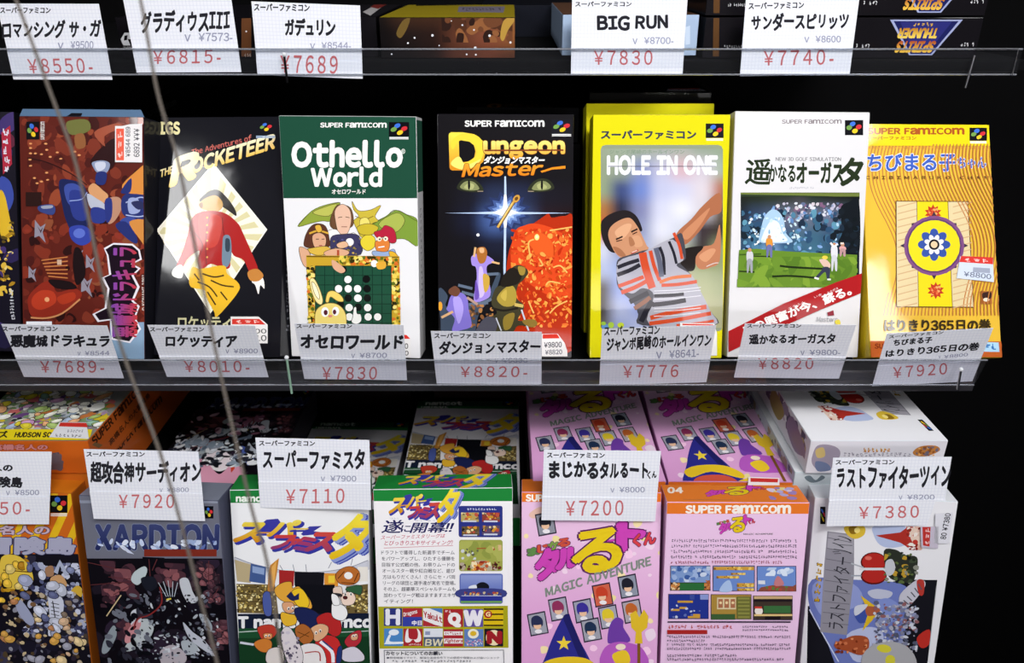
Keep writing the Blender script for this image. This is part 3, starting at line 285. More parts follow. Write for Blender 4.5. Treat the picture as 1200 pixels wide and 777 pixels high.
 'oth':{'ops':[('P','#1d4a38',[-1.6,190.6,108.4,191.4,104.8,127.4,-4.0,126.3]),('T','SUPER FAMICOM','#f2f2ee','#f2f2ee',[31.5,179.8,81.7,180.1,31.7,183.1],0.045,0,0),('P','#0c0c12',[83.7,184.0,99.1,184.1,98.9,173.5,83.4,173.4]),('E','#3c6ed0',[90.1,181.4,2.3,0.9,0.5,-1.5]),('E','#c83038',[95.3,179.3,2.3,0.9,0.5,-1.5]),('E','#6f9a48',[87.3,178.7,2.3,0.9,0.5,-1.5]),('E','#e6c428',[92.0,176.4,2.3,0.9,0.5,-1.5]),('P','#e8e8e8',[83.9,173.1,98.4,173.2,98.4,172.4,83.9,172.3]),('P','#e8e8e8',[83.9,172.0,98.4,172.1,98.4,171.5,83.8,171.4]),('T','Othello','#f6f6f0','#f6f6f0',[8.8,150.7,92.4,151.4,9.8,169.1],0.055,0,0),('T','World','#f6f6f0','#f6f6f0',[22.8,135.9,76.5,136.4,23.4,149.8],0.05,0,0),('T','®','#d8e0d8','#d8e0d8',[92.6,160.8,95.6,160.8,92.7,164.4],0.02,0,0),('T','オセロワールド','#f0f0ea','#f0f0ea',[38.2,130.0,64.3,130.3,38.4,133.5],0.03,0,0),('S','#8fa03c',[10.3,104.9,21.9,116.7,34.3,121.9,44.4,123.5,40.6,118.2,36.4,109.3,29.9,109.2,20.8,107.2]),('O','#4a3a20',0.33,[10.3,104.9,21.9,116.7,34.3,121.9,44.4,123.5,40.6,118.2,36.4,109.3,29.9,109.2,20.8,107.2]),('L','#5c6a22',0.5,[10.3,104.9,21.9,116.7,34.3,121.9,44.4,123.5]),('S','#b9bb58',[22.5,115.5,34.3,120.7,42.0,122.0,35.2,113.1]),('O','#4a3a20',0.34,[22.5,115.5,34.3,120.7,42.0,122.0,35.2,113.1]),('S','#7c9a3a',[67.2,105.8,80.2,113.6,88.0,118.1,95.7,115.0,104.5,110.0,104.2,90.8,94.0,95.9,83.6,95.7,74.7,98.2]),('O','#4a3a20',0.34,[67.2,105.8,80.2,113.6,88.0,118.1,95.7,115.0,104.5,110.0,104.2,90.8,94.0,95.9,83.6,95.7,74.7,98.2]),('S','#a8b552',[73.6,107.1,88.0,116.2,94.3,109.9,86.4,100.9]),('O','#4a3a20',0.34,[73.6,107.1,88.0,116.2,94.3,109.9,86.4,100.9]),('L','#56661f',0.53,[67.2,105.8,80.2,113.6,88.0,118.1,104.5,109.4]),('S','#6b4a33',[35.6,106.7,38.6,116.9,43.3,122.0,52.2,119.6,54.4,109.5,51.6,104.3,40.0,102.9]),('O','#4a3a20',0.33,[35.6,106.7,38.6,116.9,43.3,122.0,52.2,119.6,54.4,109.5,51.6,104.3,40.0,102.9]),('S','#e3b9a0',[39.9,116.9,45.9,122.3,51.5,118.3,52.5,109.4,49.6,100.5,44.9,97.8,41.3,102.9]),('O','#4a3a20',0.33,[39.9,116.9,45.9,122.3,51.5,118.3,52.5,109.4,49.6,100.5,44.9,97.8,41.3,102.9]),('S','#6b4a33',[36.5,111.8,39.4,113.1,40.6,102.9,37.4,104.2]),('O','#4a3a20',0.34,[36.5,111.8,39.4,113.1,40.6,102.9,37.4,104.2]),('L','#5a3a2a',0.52,[42.3,111.9,45.5,112.5]),('L','#5a3a2a',0.5,[48.1,112.6,51.3,112.0]),('L','#8a4a3a',0.53,[44.6,104.9,49.1,104.9]),('S','#f1f1f3',[32.1,100.3,40.0,102.9,46.2,97.2,54.1,100.5,55.2,95.4,45.9,90.1,34.4,93.9]),('O','#4a3a20',0.33,[32.1,100.3,40.0,102.9,46.2,97.2,54.1,100.5,55.2,95.4,45.9,90.1,34.4,93.9]),('S','#c9b43e',[53.7,124.6,57.3,118.4,61.7,117.2,68.8,118.5,76.0,121.7,71.3,113.5,73.7,109.7,68.5,107.1,68.3,99.4,60.4,96.7,56.8,103.1,54.4,109.5,58.4,113.3,54.7,118.3]),('O','#4a3a20',0.34,[53.7,124.6,57.3,118.4,61.7,117.2,68.8,118.5,76.0,121.7,71.3,113.5,73.7,109.7,68.5,107.1,68.3,99.4,60.4,96.7,56.8,103.1,54.4,109.5,58.4,113.3,54.7,118.3]),('L','#6a5a18',0.53,[55.8,113.3,61.5,110.8]),('L','#6a5a18',0.53,[70.0,113.4,64.1,110.8]),('S','#e6d870',[59.6,110.8,64.8,112.1,67.2,107.1,63.2,101.9,59.4,104.4]),('O','#4a3a20',0.33,[59.6,110.8,64.8,112.1,67.2,107.1,63.2,101.9,59.4,104.4]),('L','#57490f',0.75,[58.6,100.6,67.0,101.3]),('S','#3c3a5c',[36.0,96.3,45.8,99.2,58.2,98.0,59.1,83.5,38.3,83.3]),('O','#4a3a20',0.37,[36.0,96.3,45.8,99.2,58.2,98.0,59.1,83.5,38.3,83.3]),('N',['#c9a848','#2a2a50','#545488','#8a7a3a'],26,0.55,1.24,[37.6,83.3,59.1,83.5,59.5,96.6,38.1,96.4],5,1.6),('E','#f2f2f4',[50.8,93.1,3.1,0.0,-0.1,-3.0]),('S','#e0b48e',[40.7,91.6,47.0,93.7,49.6,90.3,45.4,88.2,41.3,88.8]),('O','#4a3a20',0.36,[40.7,91.6,47.0,93.7,49.6,90.3,45.4,88.2,41.3,88.8]),('S','#e0cc38',[59.5,95.2,65.1,99.4,70.5,96.7,70.3,89.9,64.7,86.4,60.0,89.8]),('O','#4a3a20',0.36,[59.5,95.2,65.1,99.4,70.5,96.7,70.3,89.9,64.7,86.4,60.0,89.8]),('S','#c8b232',[57.0,104.8,65.4,107.6,73.5,105.0,69.3,99.5,59.6,99.3]),('O','#4a3a20',0.36,[57.0,104.8,65.4,107.6,73.5,105.0,69.3,99.5,59.6,99.3]),('S','#5a3426',[15.2,94.7,19.1,103.0,24.8,107.1,32.3,105.2,34.9,94.9,33.2,88.7,16.3,88.5]),('O','#4a3a20',0.36,[15.2,94.7,19.1,103.0,24.8,107.1,32.3,105.2,34.9,94.9,33.2,88.7,16.3,88.5]),('S','#d9a685',[21.6,97.5,27.2,100.1,31.9,97.0,31.7,90.8,27.3,85.9,22.6,89.3]),('O','#4a3a20',0.36,[21.6,97.5,27.2,100.1,31.9,97.0,31.7,90.8,27.3,85.9,22.6,89.3]),('L','#d6aa3c',1.37,[19.3,99.4,26.6,101.7,34.5,99.6]),('S','#e0b040',[24.0,105.1,27.9,106.1,29.4,101.7,25.9,100.3]),('O','#4a3a20',0.36,[24.0,105.1,27.9,106.1,29.4,101.7,25.9,100.3]),('L','#2a1a16',0.57,[24.2,95.1,26.6,95.1]),('L','#2a1a16',0.55,[28.8,95.1,31.0,95.2]),('L','#a03a3a',0.69,[26.4,90.0,28.9,90.1]),('S','#d8b348',[16.2,86.5,23.3,88.6,33.0,89.4,36.3,84.6,24.4,82.4]),('O','#4a3a20',0.36,[16.2,86.5,23.3,88.6,33.0,89.4,36.3,84.6,24.4,82.4]),('S','#dba988',[10.8,88.5,17.6,86.5,21.4,79.6,31.2,79.7,38.1,77.7,44.8,72.3,42.6,69.4,36.4,71.4,30.9,74.2,16.9,72.3,12.3,77.4]),('O','#4a3a20',0.37,[10.8,88.5,17.6,86.5,21.4,79.6,31.2,79.7,38.1,77.7,44.8,72.3,42.6,69.4,36.4,71.4,30.9,74.2,16.9,72.3,12.3,77.4]),('S','#dba988',[30.0,84.6,39.9,88.1,49.5,86.2,48.0,82.7,35.4,80.5]),('O','#4a3a20',0.36,[30.0,84.6,39.9,88.1,49.5,86.2,48.0,82.7,35.4,80.5]),('P','#b04a2c',[28.7,79.0,30.6,79.0,30.4,74.7,28.5,74.7]),('P','#b04a2c',[40.5,86.8,42.3,86.8,42.1,81.9,40.3,81.9]),('S','#dc8038',[71.2,94.0,78.8,96.2,82.1,92.8,80.6,86.6,74.3,83.7,71.0,88.5]),('O','#4a3a20',0.36,[71.2,94.0,78.8,96.2,82.1,92.8,80.6,86.6,74.3,83.7,71.0,88.5]),('S','#b3233c',[70.0,100.8,75.5,102.9,79.1,106.4,85.8,103.1,87.3,94.2,82.8,92.8,78.8,97.5,73.3,96.1]),('O','#4a3a20',0.36,[70.0,100.8,75.5,102.9,79.1,106.4,85.8,103.1,87.3,94.2,82.8,92.8,78.8,97.5,73.3,96.1]),('E','#f2ead0',[74.1,95.7,1.8,0.0,-0.1,-1.8]),('E','#f2ead0',[79.1,96.0,1.8,0.0,-0.1,-1.8]),('E','#222',[74.4,95.6,0.7,0.0,-0.1,-0.7]),('E','#222',[78.9,95.9,0.7,0.0,0.0,-0.7]),('L','#fff',0.83,[73.1,89.2,77.9,90.0]),('S','#93a9cf',[68.9,86.4,78.5,85.8,85.5,88.0,85.3,81.1,70.1,82.3]),('O','#4a3a20',0.36,[68.9,86.4,78.5,85.8,85.5,88.0,85.3,81.1,70.1,82.3]),('S','#dfae30',[81.3,85.9,86.1,85.3,89.4,79.8,86.5,74.2,76.8,73.1,78.3,77.5,82.5,79.7]),('O','#4a3a20',0.36,[81.3,85.9,86.1,85.3,89.4,79.8,86.5,74.2,76.8,73.1,78.3,77.5,82.5,79.7]),('P','#c8a22e',[16.0,82.3,89.5,82.5,89.2,19.7,15.0,18.6]),('P','#6a4e14',[16.4,81.9,88.9,82.1,89.2,81.3,16.4,80.9]),('N',['#e8cf58','#5c6a1e','#3a3210','#d86f28','#f0dd80','#8a6a1c'],70,0.83,2.2,[39.6,75.0,72.7,75.4,72.9,82.3,39.9,81.9],7,1.2),('N',['#e8cf58','#5c6a1e','#2f2a10','#d8702a','#f0dd80'],80,0.82,2.06,[14.0,20.0,20.4,20.1,22.9,74.1,16.6,74.0],8,1.2),('N',['#e8cf58','#5c6a1e','#2f2a10','#d8702a','#f0dd80'],80,0.83,2.06,[81.5,21.0,88.4,21.1,89.6,74.9,82.8,74.8],9,1.2),('N',['#e8cf58','#5c6a1e','#3a3210','#d86f28','#f0dd80'],25,0.83,1.93,[72.7,75.4,88.8,75.6,88.9,81.8,72.9,81.6],10,1.2),('P','#1f4d39',[22.9,74.1,82.7,74.8,82.1,19.6,20.3,18.6]),('L','#0d241a',0.43,[22.9,74.1,20.3,18.6]),('L','#0d241a',0.41,[30.4,74.2,28.1,18.8]),('L','#0d241a',0.41,[37.9,74.3,35.8,18.9]),('L','#0d241a',0.41,[45.4,74.4,43.5,19.0]),('L','#0d241a',0.43,[52.9,74.4,51.3,19.1]),('L','#0d241a',0.43,[60.4,74.5,59.0,19.2]),('L','#0d241a',0.43,[68.0,74.6,66.7,19.4]),('L','#0d241a',0.43,[75.4,74.7,74.4,19.5]),('L','#0d241a',0.41,[82.9,74.8,82.1,19.6]),('L','#0d241a',0.43,[22.9,74.1,83.2,74.8]),('L','#0d241a',0.41,[22.5,66.5,83.0,67.3]),('L','#0d241a',0.43,[22.2,58.9,82.8,59.8]),('L','#0d241a',0.41,[21.8,51.3,82.7,52.1]),('L','#0d241a',0.43,[21.5,43.6,82.5,44.5]),('L','#0d241a',0.41,[21.1,35.9,82.3,36.8]),('L','#0d241a',0.43,[20.7,28.2,82.1,29.1]),('L','#0d241a',0.43,[20.4,20.4,81.9,21.3]),('E','#101312',[63.0,64.1,3.1,0.1,-0.1,-3.1]),('E','#101312',[63.3,56.4,3.1,0.0,0.0,-3.1]),('E','#101312',[63.3,48.9,3.0,0.0,-0.1,-3.1]),('E','#101312',[48.1,48.7,3.1,0.0,-0.1,-3.1]),('E','#101312',[55.8,41.4,3.1,0.1,-0.1,-3.1]),('E','#101312',[41.6,43.3,3.1,0.1,-0.1,-3.1]),('E','#101312',[44.8,71.3,3.0,0.0,-0.2,-3.1]),('E','#0d241a',[48.8,63.1,3.0,0.0,-0.1,-3.1]),('E','#f1f1ee',[48.4,63.6,2.9,0.1,-0.1,-2.9]),('E','#0d241a',[41.1,55.5,3.1,0.1,-0.2,-3.1]),('E','#f1f1ee',[40.7,56.1,2.9,0.0,-0.1,-3.0]),('E','#0d241a',[48.8,55.6,3.1,0.1,-0.1,-3.1]),('E','#f1f1ee',[48.4,56.2,2.9,0.0,-0.1,-3.0]),('E','#0d241a',[56.2,55.7,3.1,0.1,-0.1,-3.1]),('E','#f1f1ee',[55.8,56.3,2.9,0.0,-0.1,-3.0]),('E','#0d241a',[56.2,48.2,3.1,0.1,-0.1,-3.1]),('E','#f1f1ee',[55.8,48.8,3.0,0.0,-0.1,-3.0]),('E','#0d241a',[48.9,40.5,3.1,0.0,-0.1,-3.2]),('E','#f1f1ee',[48.5,41.0,3.0,0.1,-0.1,-3.0]),('E','#0d241a',[63.7,40.7,3.1,0.0,-0.1,-3.2]),('E','#f1f1ee',[63.3,41.2,2.9,0.1,-0.1,-3.0]),('E','#0d241a',[48.9,32.9,3.1,0.0,-0.1,-3.2]),('E','#f1f1ee',[48.5,33.5,3.0,0.0,-0.1,-3.1]),('E','#0d241a',[63.9,33.1,3.1,0.1,-0.1,-3.1]),('E','#f1f1ee',[63.5,33.7,2.9,0.0,-0.1,-3.0]),('E','#0d241a',[71.5,33.2,3.1,0.1,-0.1,-3.1]),('E','#f1f1ee',[71.1,33.8,2.9,0.0,-0.1,-3.0]),('E','#f1f1ee',[69.7,76.5,2.7,0.0,-0.1,-2.8]),('S','#e0a838',[71.3,76.8,78.3,78.2,78.2,73.1,72.6,72.2]),('S','#dba988',[36.7,79.1,44.8,73.6,46.4,70.2,42.6,68.7,37.1,72.6]),('S','#f0e3a0',[18.1,62.8,21.4,64.0,24.9,57.3,27.7,47.4,26.1,43.1,22.0,45.9,18.9,54.4]),('O','#8a6a28',0.43,[18.1,62.8,21.4,64.0,24.9,57.3,27.7,47.4,26.1,43.1,22.0,45.9,18.9,54.4]),('S','#f6efcc',[19.4,60.7,21.9,60.0,24.7,53.0,24.9,47.4,21.5,51.6]),('O','#8a6a28',0.43,[19.4,60.7,21.9,60.0,24.7,53.0,24.9,47.4,21.5,51.6]),('S','#eccf68',[30.0,46.0,32.1,53.1,37.1,54.2,42.6,50.5,44.1,46.2,39.6,46.2,34.1,49.6,32.2,45.3]),('O','#8a6a28',0.41,[30.0,46.0,32.1,53.1,37.1,54.2,42.6,50.5,44.1,46.2,39.6,46.2,34.1,49.6,32.2,45.3]),('S','#f0da7a',[22.4,38.8,29.6,43.9,38.1,44.0,44.2,39.1,46.0,30.6,42.8,19.0,22.9,18.7,20.6,30.2]),('O','#8a6a28',0.43,[22.4,38.8,29.6,43.9,38.1,44.0,44.2,39.1,46.0,30.6,42.8,19.0,22.9,18.7,20.6,30.2]),('E','#fff',[29.1,37.2,3.1,0.0,-0.2,-4.0]),('E','#fff',[37.6,37.9,2.8,0.0,-0.2,-3.7]),('E','#5a2430',[29.6,36.8,1.6,0.0,-0.1,-2.2]),('E','#5a2430',[36.7,37.3,1.4,0.0,-0.1,-2.0]),('E','#e08a7a',[33.2,33.9,1.7,0.1,-0.1,-1.1]),('S','#f4f4f0',[51.1,33.5,52.3,40.7,54.2,41.4,54.7,36.4,57.5,35.7,58.0,30.7,54.4,27.8,50.2,29.2]),('O','#3a3a3a',0.43,[51.1,33.5,52.3,40.7,54.2,41.4,54.7,36.4,57.5,35.7,58.0,30.7,54.4,27.8,50.2,29.2])],'base':'#e6e6e8','carton':'#d4d4d6','flap':'#24503f','stk':[([90.2,20.0,94.4,19.8,97.2,16.6,96.9,0.9,89.8,1.1],[('P','#e8e6e6',[90.2,20.0,94.4,19.8,97.2,16.6,96.9,0.9,89.8,1.1]),('P','#d8342c',[90.6,19.7,94.0,19.5,96.8,16.4,90.5,16.3]),('T','0','#555','#555',[92.3,8.2,94.9,8.2,92.4,12.5],0.03,0,0),('T','0','#555','#555',[92.2,2.6,95.1,2.7,92.3,6.4],0.03,0,0)])],'side':{'right':[('P','#2a5544',[0,131.6,29.5,131.6,29.5,186,0,186]),('K','#6a6a70',18,[10,120,10,30,18,120],20)]}},
 'dun':{'ops':[('G',[3.9,71.9,105.6,72.0,105.0,145.0,4.3,144.6],6,['#100e12','#100e12','#100e12','#100e12','#100e12','#100e12','#100e12','#15151f','#26304e','#222a46','#16141e','#15121a','#100e12','#16182a','#46609c','#38486e','#24141a','#200f10','#100e12','#100e14','#181c30','#151626','#140e10','#100e12','#100e12','#100e12','#100e12','#100e12','#100e12','#100e12']),('T','SUPER FAMICOM','#f4f2ee','#f4f2ee',[21.3,180.3,82.5,180.6,21.3,184.7],0.045,0,0),('P','#14141c',[88.3,185.8,104.0,185.9,104.1,175.2,88.3,175.2]),('E','#3c6ed0',[94.9,183.2,2.3,0.9,0.5,-1.5]),('E','#c83038',[100.2,181.1,2.4,0.9,0.6,-1.5]),('E','#6f9a48',[92.1,180.5,2.3,0.9,0.5,-1.5]),('E','#e6c428',[97.0,178.2,2.3,0.9,0.5,-1.5]),('P','#e8e8e8',[88.8,174.9,103.6,174.9,103.6,174.2,88.8,174.1]),('P','#e8e8e8',[88.8,173.8,103.6,173.9,103.6,173.2,88.8,173.2]),('T','D','#d8891e','#f6dc4a',[11.4,148.4,35.7,148.5,10.8,174.2],0.05,0,0),('S','#f2cf3a',[10.2,167.3,15.9,173.6,26.1,174.9,33.8,170.6,35.7,161.1,32.5,153.6,24.8,150.4,17.1,147.8,10.7,151.0,15.8,152.0,23.5,153.5,29.9,158.6,28.7,166.1,22.3,170.5,15.9,168.6,12.1,162.9]),('S','#f6e070',[12.0,154.7,17.1,157.3,22.2,151.0,33.8,155.5,27.3,149.1,18.4,147.5,10.7,151.0]),('T','ungeon','#5a2c10','#5a2c10',[36.3,156.4,98.1,156.6,36.3,168.9],0.09,0,0),('T','ungeon','#e8a024','#fae27a',[36.3,156.4,98.1,156.6,36.3,168.9],0.06,0,0),('L','#7a3a1c',1.25,[36.3,162.1,97.8,162.6]),('T','Master','#301408','#301408',[19.0,141.9,79.9,143.6,21.6,151.6],0.06,0,0),('T','Master','#e08018','#f0a030',[19.0,141.9,79.9,143.6,21.6,151.6],0.035,0,0),('P','#e88a1c',[79.9,146.4,88.9,149.4,99.4,150.7,99.4,148.5,88.9,147.7,81.2,145.2]),('T','ダンジョンマスター','#181010','#181010',[35.7,152.1,82.2,152.2,37.2,157.6],0.1,0,0),('T','ダンジョンマスター','#f8f8f4','#f8f8f4',[35.7,152.1,82.2,152.2,37.2,157.6],0.05,0,0),('S','#2c3020',[14.9,133.9,19.4,139.6,27.1,140.3,33.5,135.9,35.4,130.8,27.0,130.1,18.1,131.4]),('S','#83895a',[17.4,134.3,21.9,138.4,28.3,137.8,32.4,132.7,27.0,131.4,20.6,132.0]),('S','#a9ad74',[20.6,134.3,24.5,137.1,28.3,135.8,27.0,132.3,21.9,132.7]),('S','#111',[23.7,138.6,24.9,139.0,25.3,134.6,24.5,131.8,23.6,133.9]),('L','#9a8a78',0.62,[30.9,130.8,35.4,130.8]),('S','#2c3020',[90.9,134.2,86.4,139.8,78.6,140.5,72.2,136.0,70.3,130.9,78.7,130.3,87.7,131.6]),('S','#83895a',[88.3,134.5,83.8,138.6,77.4,137.9,73.3,132.8,78.7,131.6,85.1,132.2]),('S','#a9ad74',[85.1,134.5,81.2,137.3,77.4,136.0,78.7,132.5,83.8,132.9]),('S','#111',[80.5,138.8,81.6,139.2,82.0,134.8,81.3,132.0,80.3,134.1]),('L','#9a8a78',0.66,[74.8,130.9,70.3,130.9]),('P','#27345e',[67.6,115.0,72.3,110.8,65.7,109.1,67.3,103.5,60.6,104.8,58.7,99.2,53.7,103.2,48.7,99.2,46.7,104.8,40.0,103.4,41.6,109.1,35.0,110.7,39.7,114.9,35.0,119.1,41.6,120.8,40.0,126.4,46.7,125.1,48.6,130.6,53.6,126.6,58.6,130.6,60.6,125.1,67.3,126.5,65.7,120.8,72.3,119.2]),('P','#3f568e',[64.8,115.0,68.6,111.6,63.3,110.3,64.6,105.8,59.2,106.8,57.7,102.4,53.7,105.6,49.7,102.3,48.1,106.8,42.7,105.7,44.0,110.2,38.7,111.5,42.5,114.9,38.7,118.3,44.0,119.6,42.7,124.1,48.1,123.0,49.6,127.5,53.6,124.3,57.6,127.5,59.2,123.1,64.5,124.2,63.3,119.7,68.6,118.4]),('P','#6c8ac4',[62.2,115.0,65.1,112.4,61.0,111.4,62.0,107.9,57.9,108.7,56.7,105.3,53.7,107.8,50.6,105.3,49.4,108.7,45.3,107.9,46.3,111.3,42.2,112.3,45.1,114.9,42.2,117.5,46.3,118.5,45.3,122.0,49.4,121.1,50.6,124.6,53.6,122.1,56.7,124.6,57.9,121.2,62.0,122.0,61.0,118.6,65.1,117.6]),('P','#a8c0ea',[59.8,115.0,61.9,113.1,58.9,112.4,59.7,109.9,56.7,110.5,55.9,108.0,53.7,109.8,51.5,108.0,50.6,110.5,47.6,109.9,48.3,112.4,45.4,113.1,47.5,114.9,45.4,116.8,48.3,117.5,47.6,120.0,50.6,119.4,51.4,121.8,53.6,120.1,55.8,121.9,56.7,119.4,59.6,120.0,58.9,117.5,61.8,116.8]),('P','#e6f0fb',[57.5,115.0,58.9,113.8,57.0,113.3,57.5,111.7,55.6,112.1,55.0,110.5,53.6,111.7,52.2,110.5,51.7,112.1,49.8,111.7,50.3,113.3,48.4,113.8,49.8,114.9,48.4,116.1,50.3,116.6,49.8,118.2,51.7,117.8,52.2,119.3,53.6,118.2,55.0,119.3,55.6,117.8,57.5,118.2,57.0,116.6,58.9,116.1]),('P','#b8cdf0',[51.9,142.3,53.2,142.3,53.8,118.1,55.6,115.1,81.3,114.6,104.6,114.2,81.4,113.6,55.6,112.8,53.5,107.9,53.1,71.9,52.3,39.5,51.2,71.9,51.7,107.9,49.4,112.8,29.8,113.5,5.4,113.9,29.8,114.5,49.8,115.6,51.7,118.1]),('P','#f4f8fc',[51.7,128.3,53.5,128.3,54.5,117.5,63.3,114.6,54.5,111.8,53.5,102.8,51.7,102.8,50.7,111.7,42.7,114.5,50.7,117.5]),('L','#3a2a18',2.89,[46.8,103.0,59.4,123.0]),('L','#d0a24c',1.71,[46.6,102.8,59.4,123.2]),('E','#c9963e',[61.3,125.2,2.0,2.7,1.9,-1.3]),('E','#6a4418',[61.3,125.2,1.0,1.3,1.0,-0.7]),('L','#f0d890',0.53,[47.9,105.3,58.1,122.0]),('S','#b02c0c',[63.3,99.0,73.7,105.4,81.4,110.6,86.5,113.8,89.1,110.6,99.4,111.9,105.9,108.1,106.5,44.8,106.8,6.8,81.9,6.8,74.0,13.4,58.3,14.7,54.4,33.0,53.1,59.0,55.6,84.8]),('S','#d8461a',[59.9,99.1,68.1,104.6,76.4,106.0,87.4,103.3,95.7,99.2,105.1,93.7,105.5,49.6,87.7,49.6,68.2,62.0,57.2,77.2]),('N',['#e8702c','#f08a34','#c8340c','#b82c0a','#f2a24a','#d8501c','#c04010'],300,0.55,2.34,[57.2,24.5,105.7,24.6,105.0,101.9,57.1,101.8],12,3.2),('N',['#f6b45a','#f09a3c','#a02408','#d85a1c'],140,0.41,1.38,[62.8,30.1,105.6,30.2,105.1,99.2,62.6,99.1],13,4),('S','#e05a20',[68.1,95.0,79.1,99.1,88.8,92.3,90.3,81.4,86.1,80.0,82.0,84.1,76.5,81.3,73.7,86.8]),('E','#f8e080',[77.4,95.3,1.9,0.0,0.0,-2.4]),('E','#fff4c0',[77.4,95.6,0.9,0.0,0.0,-1.2]),('L','#f6b860',1.1,[87.4,100.5,105.0,103.3]),('L','#f6b860',1.1,[72.3,79.9,70.9,90.9,75.0,93.7]),('L','#f6b860',1.1,[79.2,78.6,82.0,73.8,79.3,73.1]),('L','#f6b860',1.1,[84.9,57.9,87.6,60.7,96.0,59.3]),('L','#f6b860',1.1,[90.3,71.7,95.9,73.1,101.4,67.6]),('L','#f6b860',1.1,[71.1,45.4,73.9,38.5,75.3,35.7]),('L','#f6b860',1.1,[87.8,35.7,93.3,41.3,101.6,45.5]),('S','#3d4a5c',[0.5,55.0,7.4,49.5,6.0,41.2,18.4,42.6,36.4,46.8,46.1,66.1,48.9,64.8,43.3,49.6,32.2,35.7,26.7,18.9,4.4,18.9,1.7,30.1]),('L','#5e6c80',2.2,[15.7,57.8,26.8,55.1]),('L','#5e6c80',2.3,[18.4,52.3,29.5,49.5]),('L','#5e6c80',2.3,[24.0,42.6,39.2,44.0]),('L','#5e6c80',2.2,[32.3,42.6,42.0,46.8]),('L','#5e6c80',2.2,[36.4,66.1,47.5,66.8]),('N',['#8a5a34','#b07a44','#3a3028','#6c4a30'],40,0.82,1.92,[22.5,24.5,43.3,24.5,43.3,42.6,22.6,42.6],14,1.6),('S','#9d86d8',[26.1,79.9,31.0,82.6,37.8,81.3,44.0,76.5,38.5,73.0,38.5,66.1,41.3,52.3,37.8,46.8,28.1,45.4,30.2,62.0,29.6,71.6,26.5,73.7]),('S','#c9b6f2',[32.3,71.6,35.1,70.3,36.4,52.3,32.3,48.2,31.6,60.6]),('S','#6b4fae',[29.5,62.0,32.3,49.5,28.8,46.8]),('S','#c8a040',[35.1,66.1,39.9,64.7,39.9,56.5,36.4,52.3]),('S','#a8682c',[31.0,86.7,36.5,87.4,38.5,82.6,36.5,75.8,32.3,75.1,30.3,81.2]),('S','#e3b080',[32.3,86.7,35.8,86.7,35.8,83.3,33.0,83.3]),('L','#e0b078',1.65,[28.2,79.9,29.3,87.4]),('L','#e0b078',1.51,[42.0,76.0,48.2,74.7]),('E','#f4f6fa',[31.3,97.0,1.2,0.0,0.0,-1.2]),('S','#7e70c8',[7.3,41.2,10.1,49.5,16.4,52.3,22.6,48.1,23.9,38.4,26.0,25.9,18.3,22.4,10.7,21.7,12.8,31.5,6.6,38.4]),('S','#a99ae4',[11.5,46.7,17.1,48.1,19.8,38.4,15.6,27.3]),('S','#6a4230',[8.5,54.3,13.6,57.1,17.3,53.0,14.3,48.8,8.8,50.9]),('L','#d6a878',1.92,[11.5,37.0,2.4,32.2]),('L','#b09080',1.92,[22.6,48.1,30.9,42.6]),('E','#f0a030',[1.5,41.2,1.7,0.0,0.0,-3.6]),('S','#3d3a26',[42.7,49.6,46.1,56.5,54.4,59.2,57.2,70.3,62.7,73.7,68.2,71.7,70.7,67.6,66.9,62.0,62.7,57.9,61.4,48.2,66.9,42.6,66.9,38.5,62.8,30.1,73.9,30.1,78.1,27.3,73.9,24.6,62.8,25.9,55.9,19.0,32.2,18.9,36.4,30.1,46.1,35.7,42.0,42.6]),('S','#a8923a',[46.1,46.8,50.3,53.7,57.2,57.9,61.3,52.3,60.0,42.6,51.7,41.2]),('S','#c2a94a',[48.9,49.6,53.7,54.4,53.0,45.4]),('S','#8f7a30',[51.7,32.9,60.0,35.7,57.2,24.5,51.7,23.1]),('S','#1f1a14',[51.6,66.1,58.5,71.7,65.5,66.2,62.7,59.3,54.4,56.5,48.9,57.9]),('S','#9c8436',[62.7,72.4,68.2,71.4,67.5,66.2,64.1,66.2]),('L','#1e1a14',1.73,[42.0,39.8,51.7,37.8,62.8,39.9]),('S','#4c4c58',[30.8,24.5,37.8,32.9,46.1,30.1,43.3,19.0,29.4,18.9]),('L','#c8ccd8',1.29,[65.5,38.5,71.2,21.8]),('L','#c8b060',2.48,[60.0,42.6,66.9,41.3]),('S','#8a7030',[66.3,30.1,75.3,30.8,78.1,27.3,73.9,24.6,68.4,26.6]),('L','#c8ccd8',0.96,[45.4,32.2,49.6,21.8])],'base':'#100e12','carton':'#15121a','flap':'#16141a','stk':[([81.6,19.3,94.2,19.5,99.8,12.0,101.9,5.7,102.0,1.5,81.7,1.5],[('P','#e7e5e4',[81.6,19.3,94.2,19.5,99.8,12.0,101.9,5.7,102.0,1.5,81.7,1.5]),('P','#d0382c',[82.3,19.0,93.7,19.3,95.9,15.9,82.3,15.6]),('T','¥9800','#55555c','#55555c',[83.5,8.5,97.4,8.9,83.5,12.7],0.03,0,0),('T','¥8820','#77777f','#77777f',[84.4,2.9,97.8,3.3,84.3,6.6],0.03,0,0)])]},
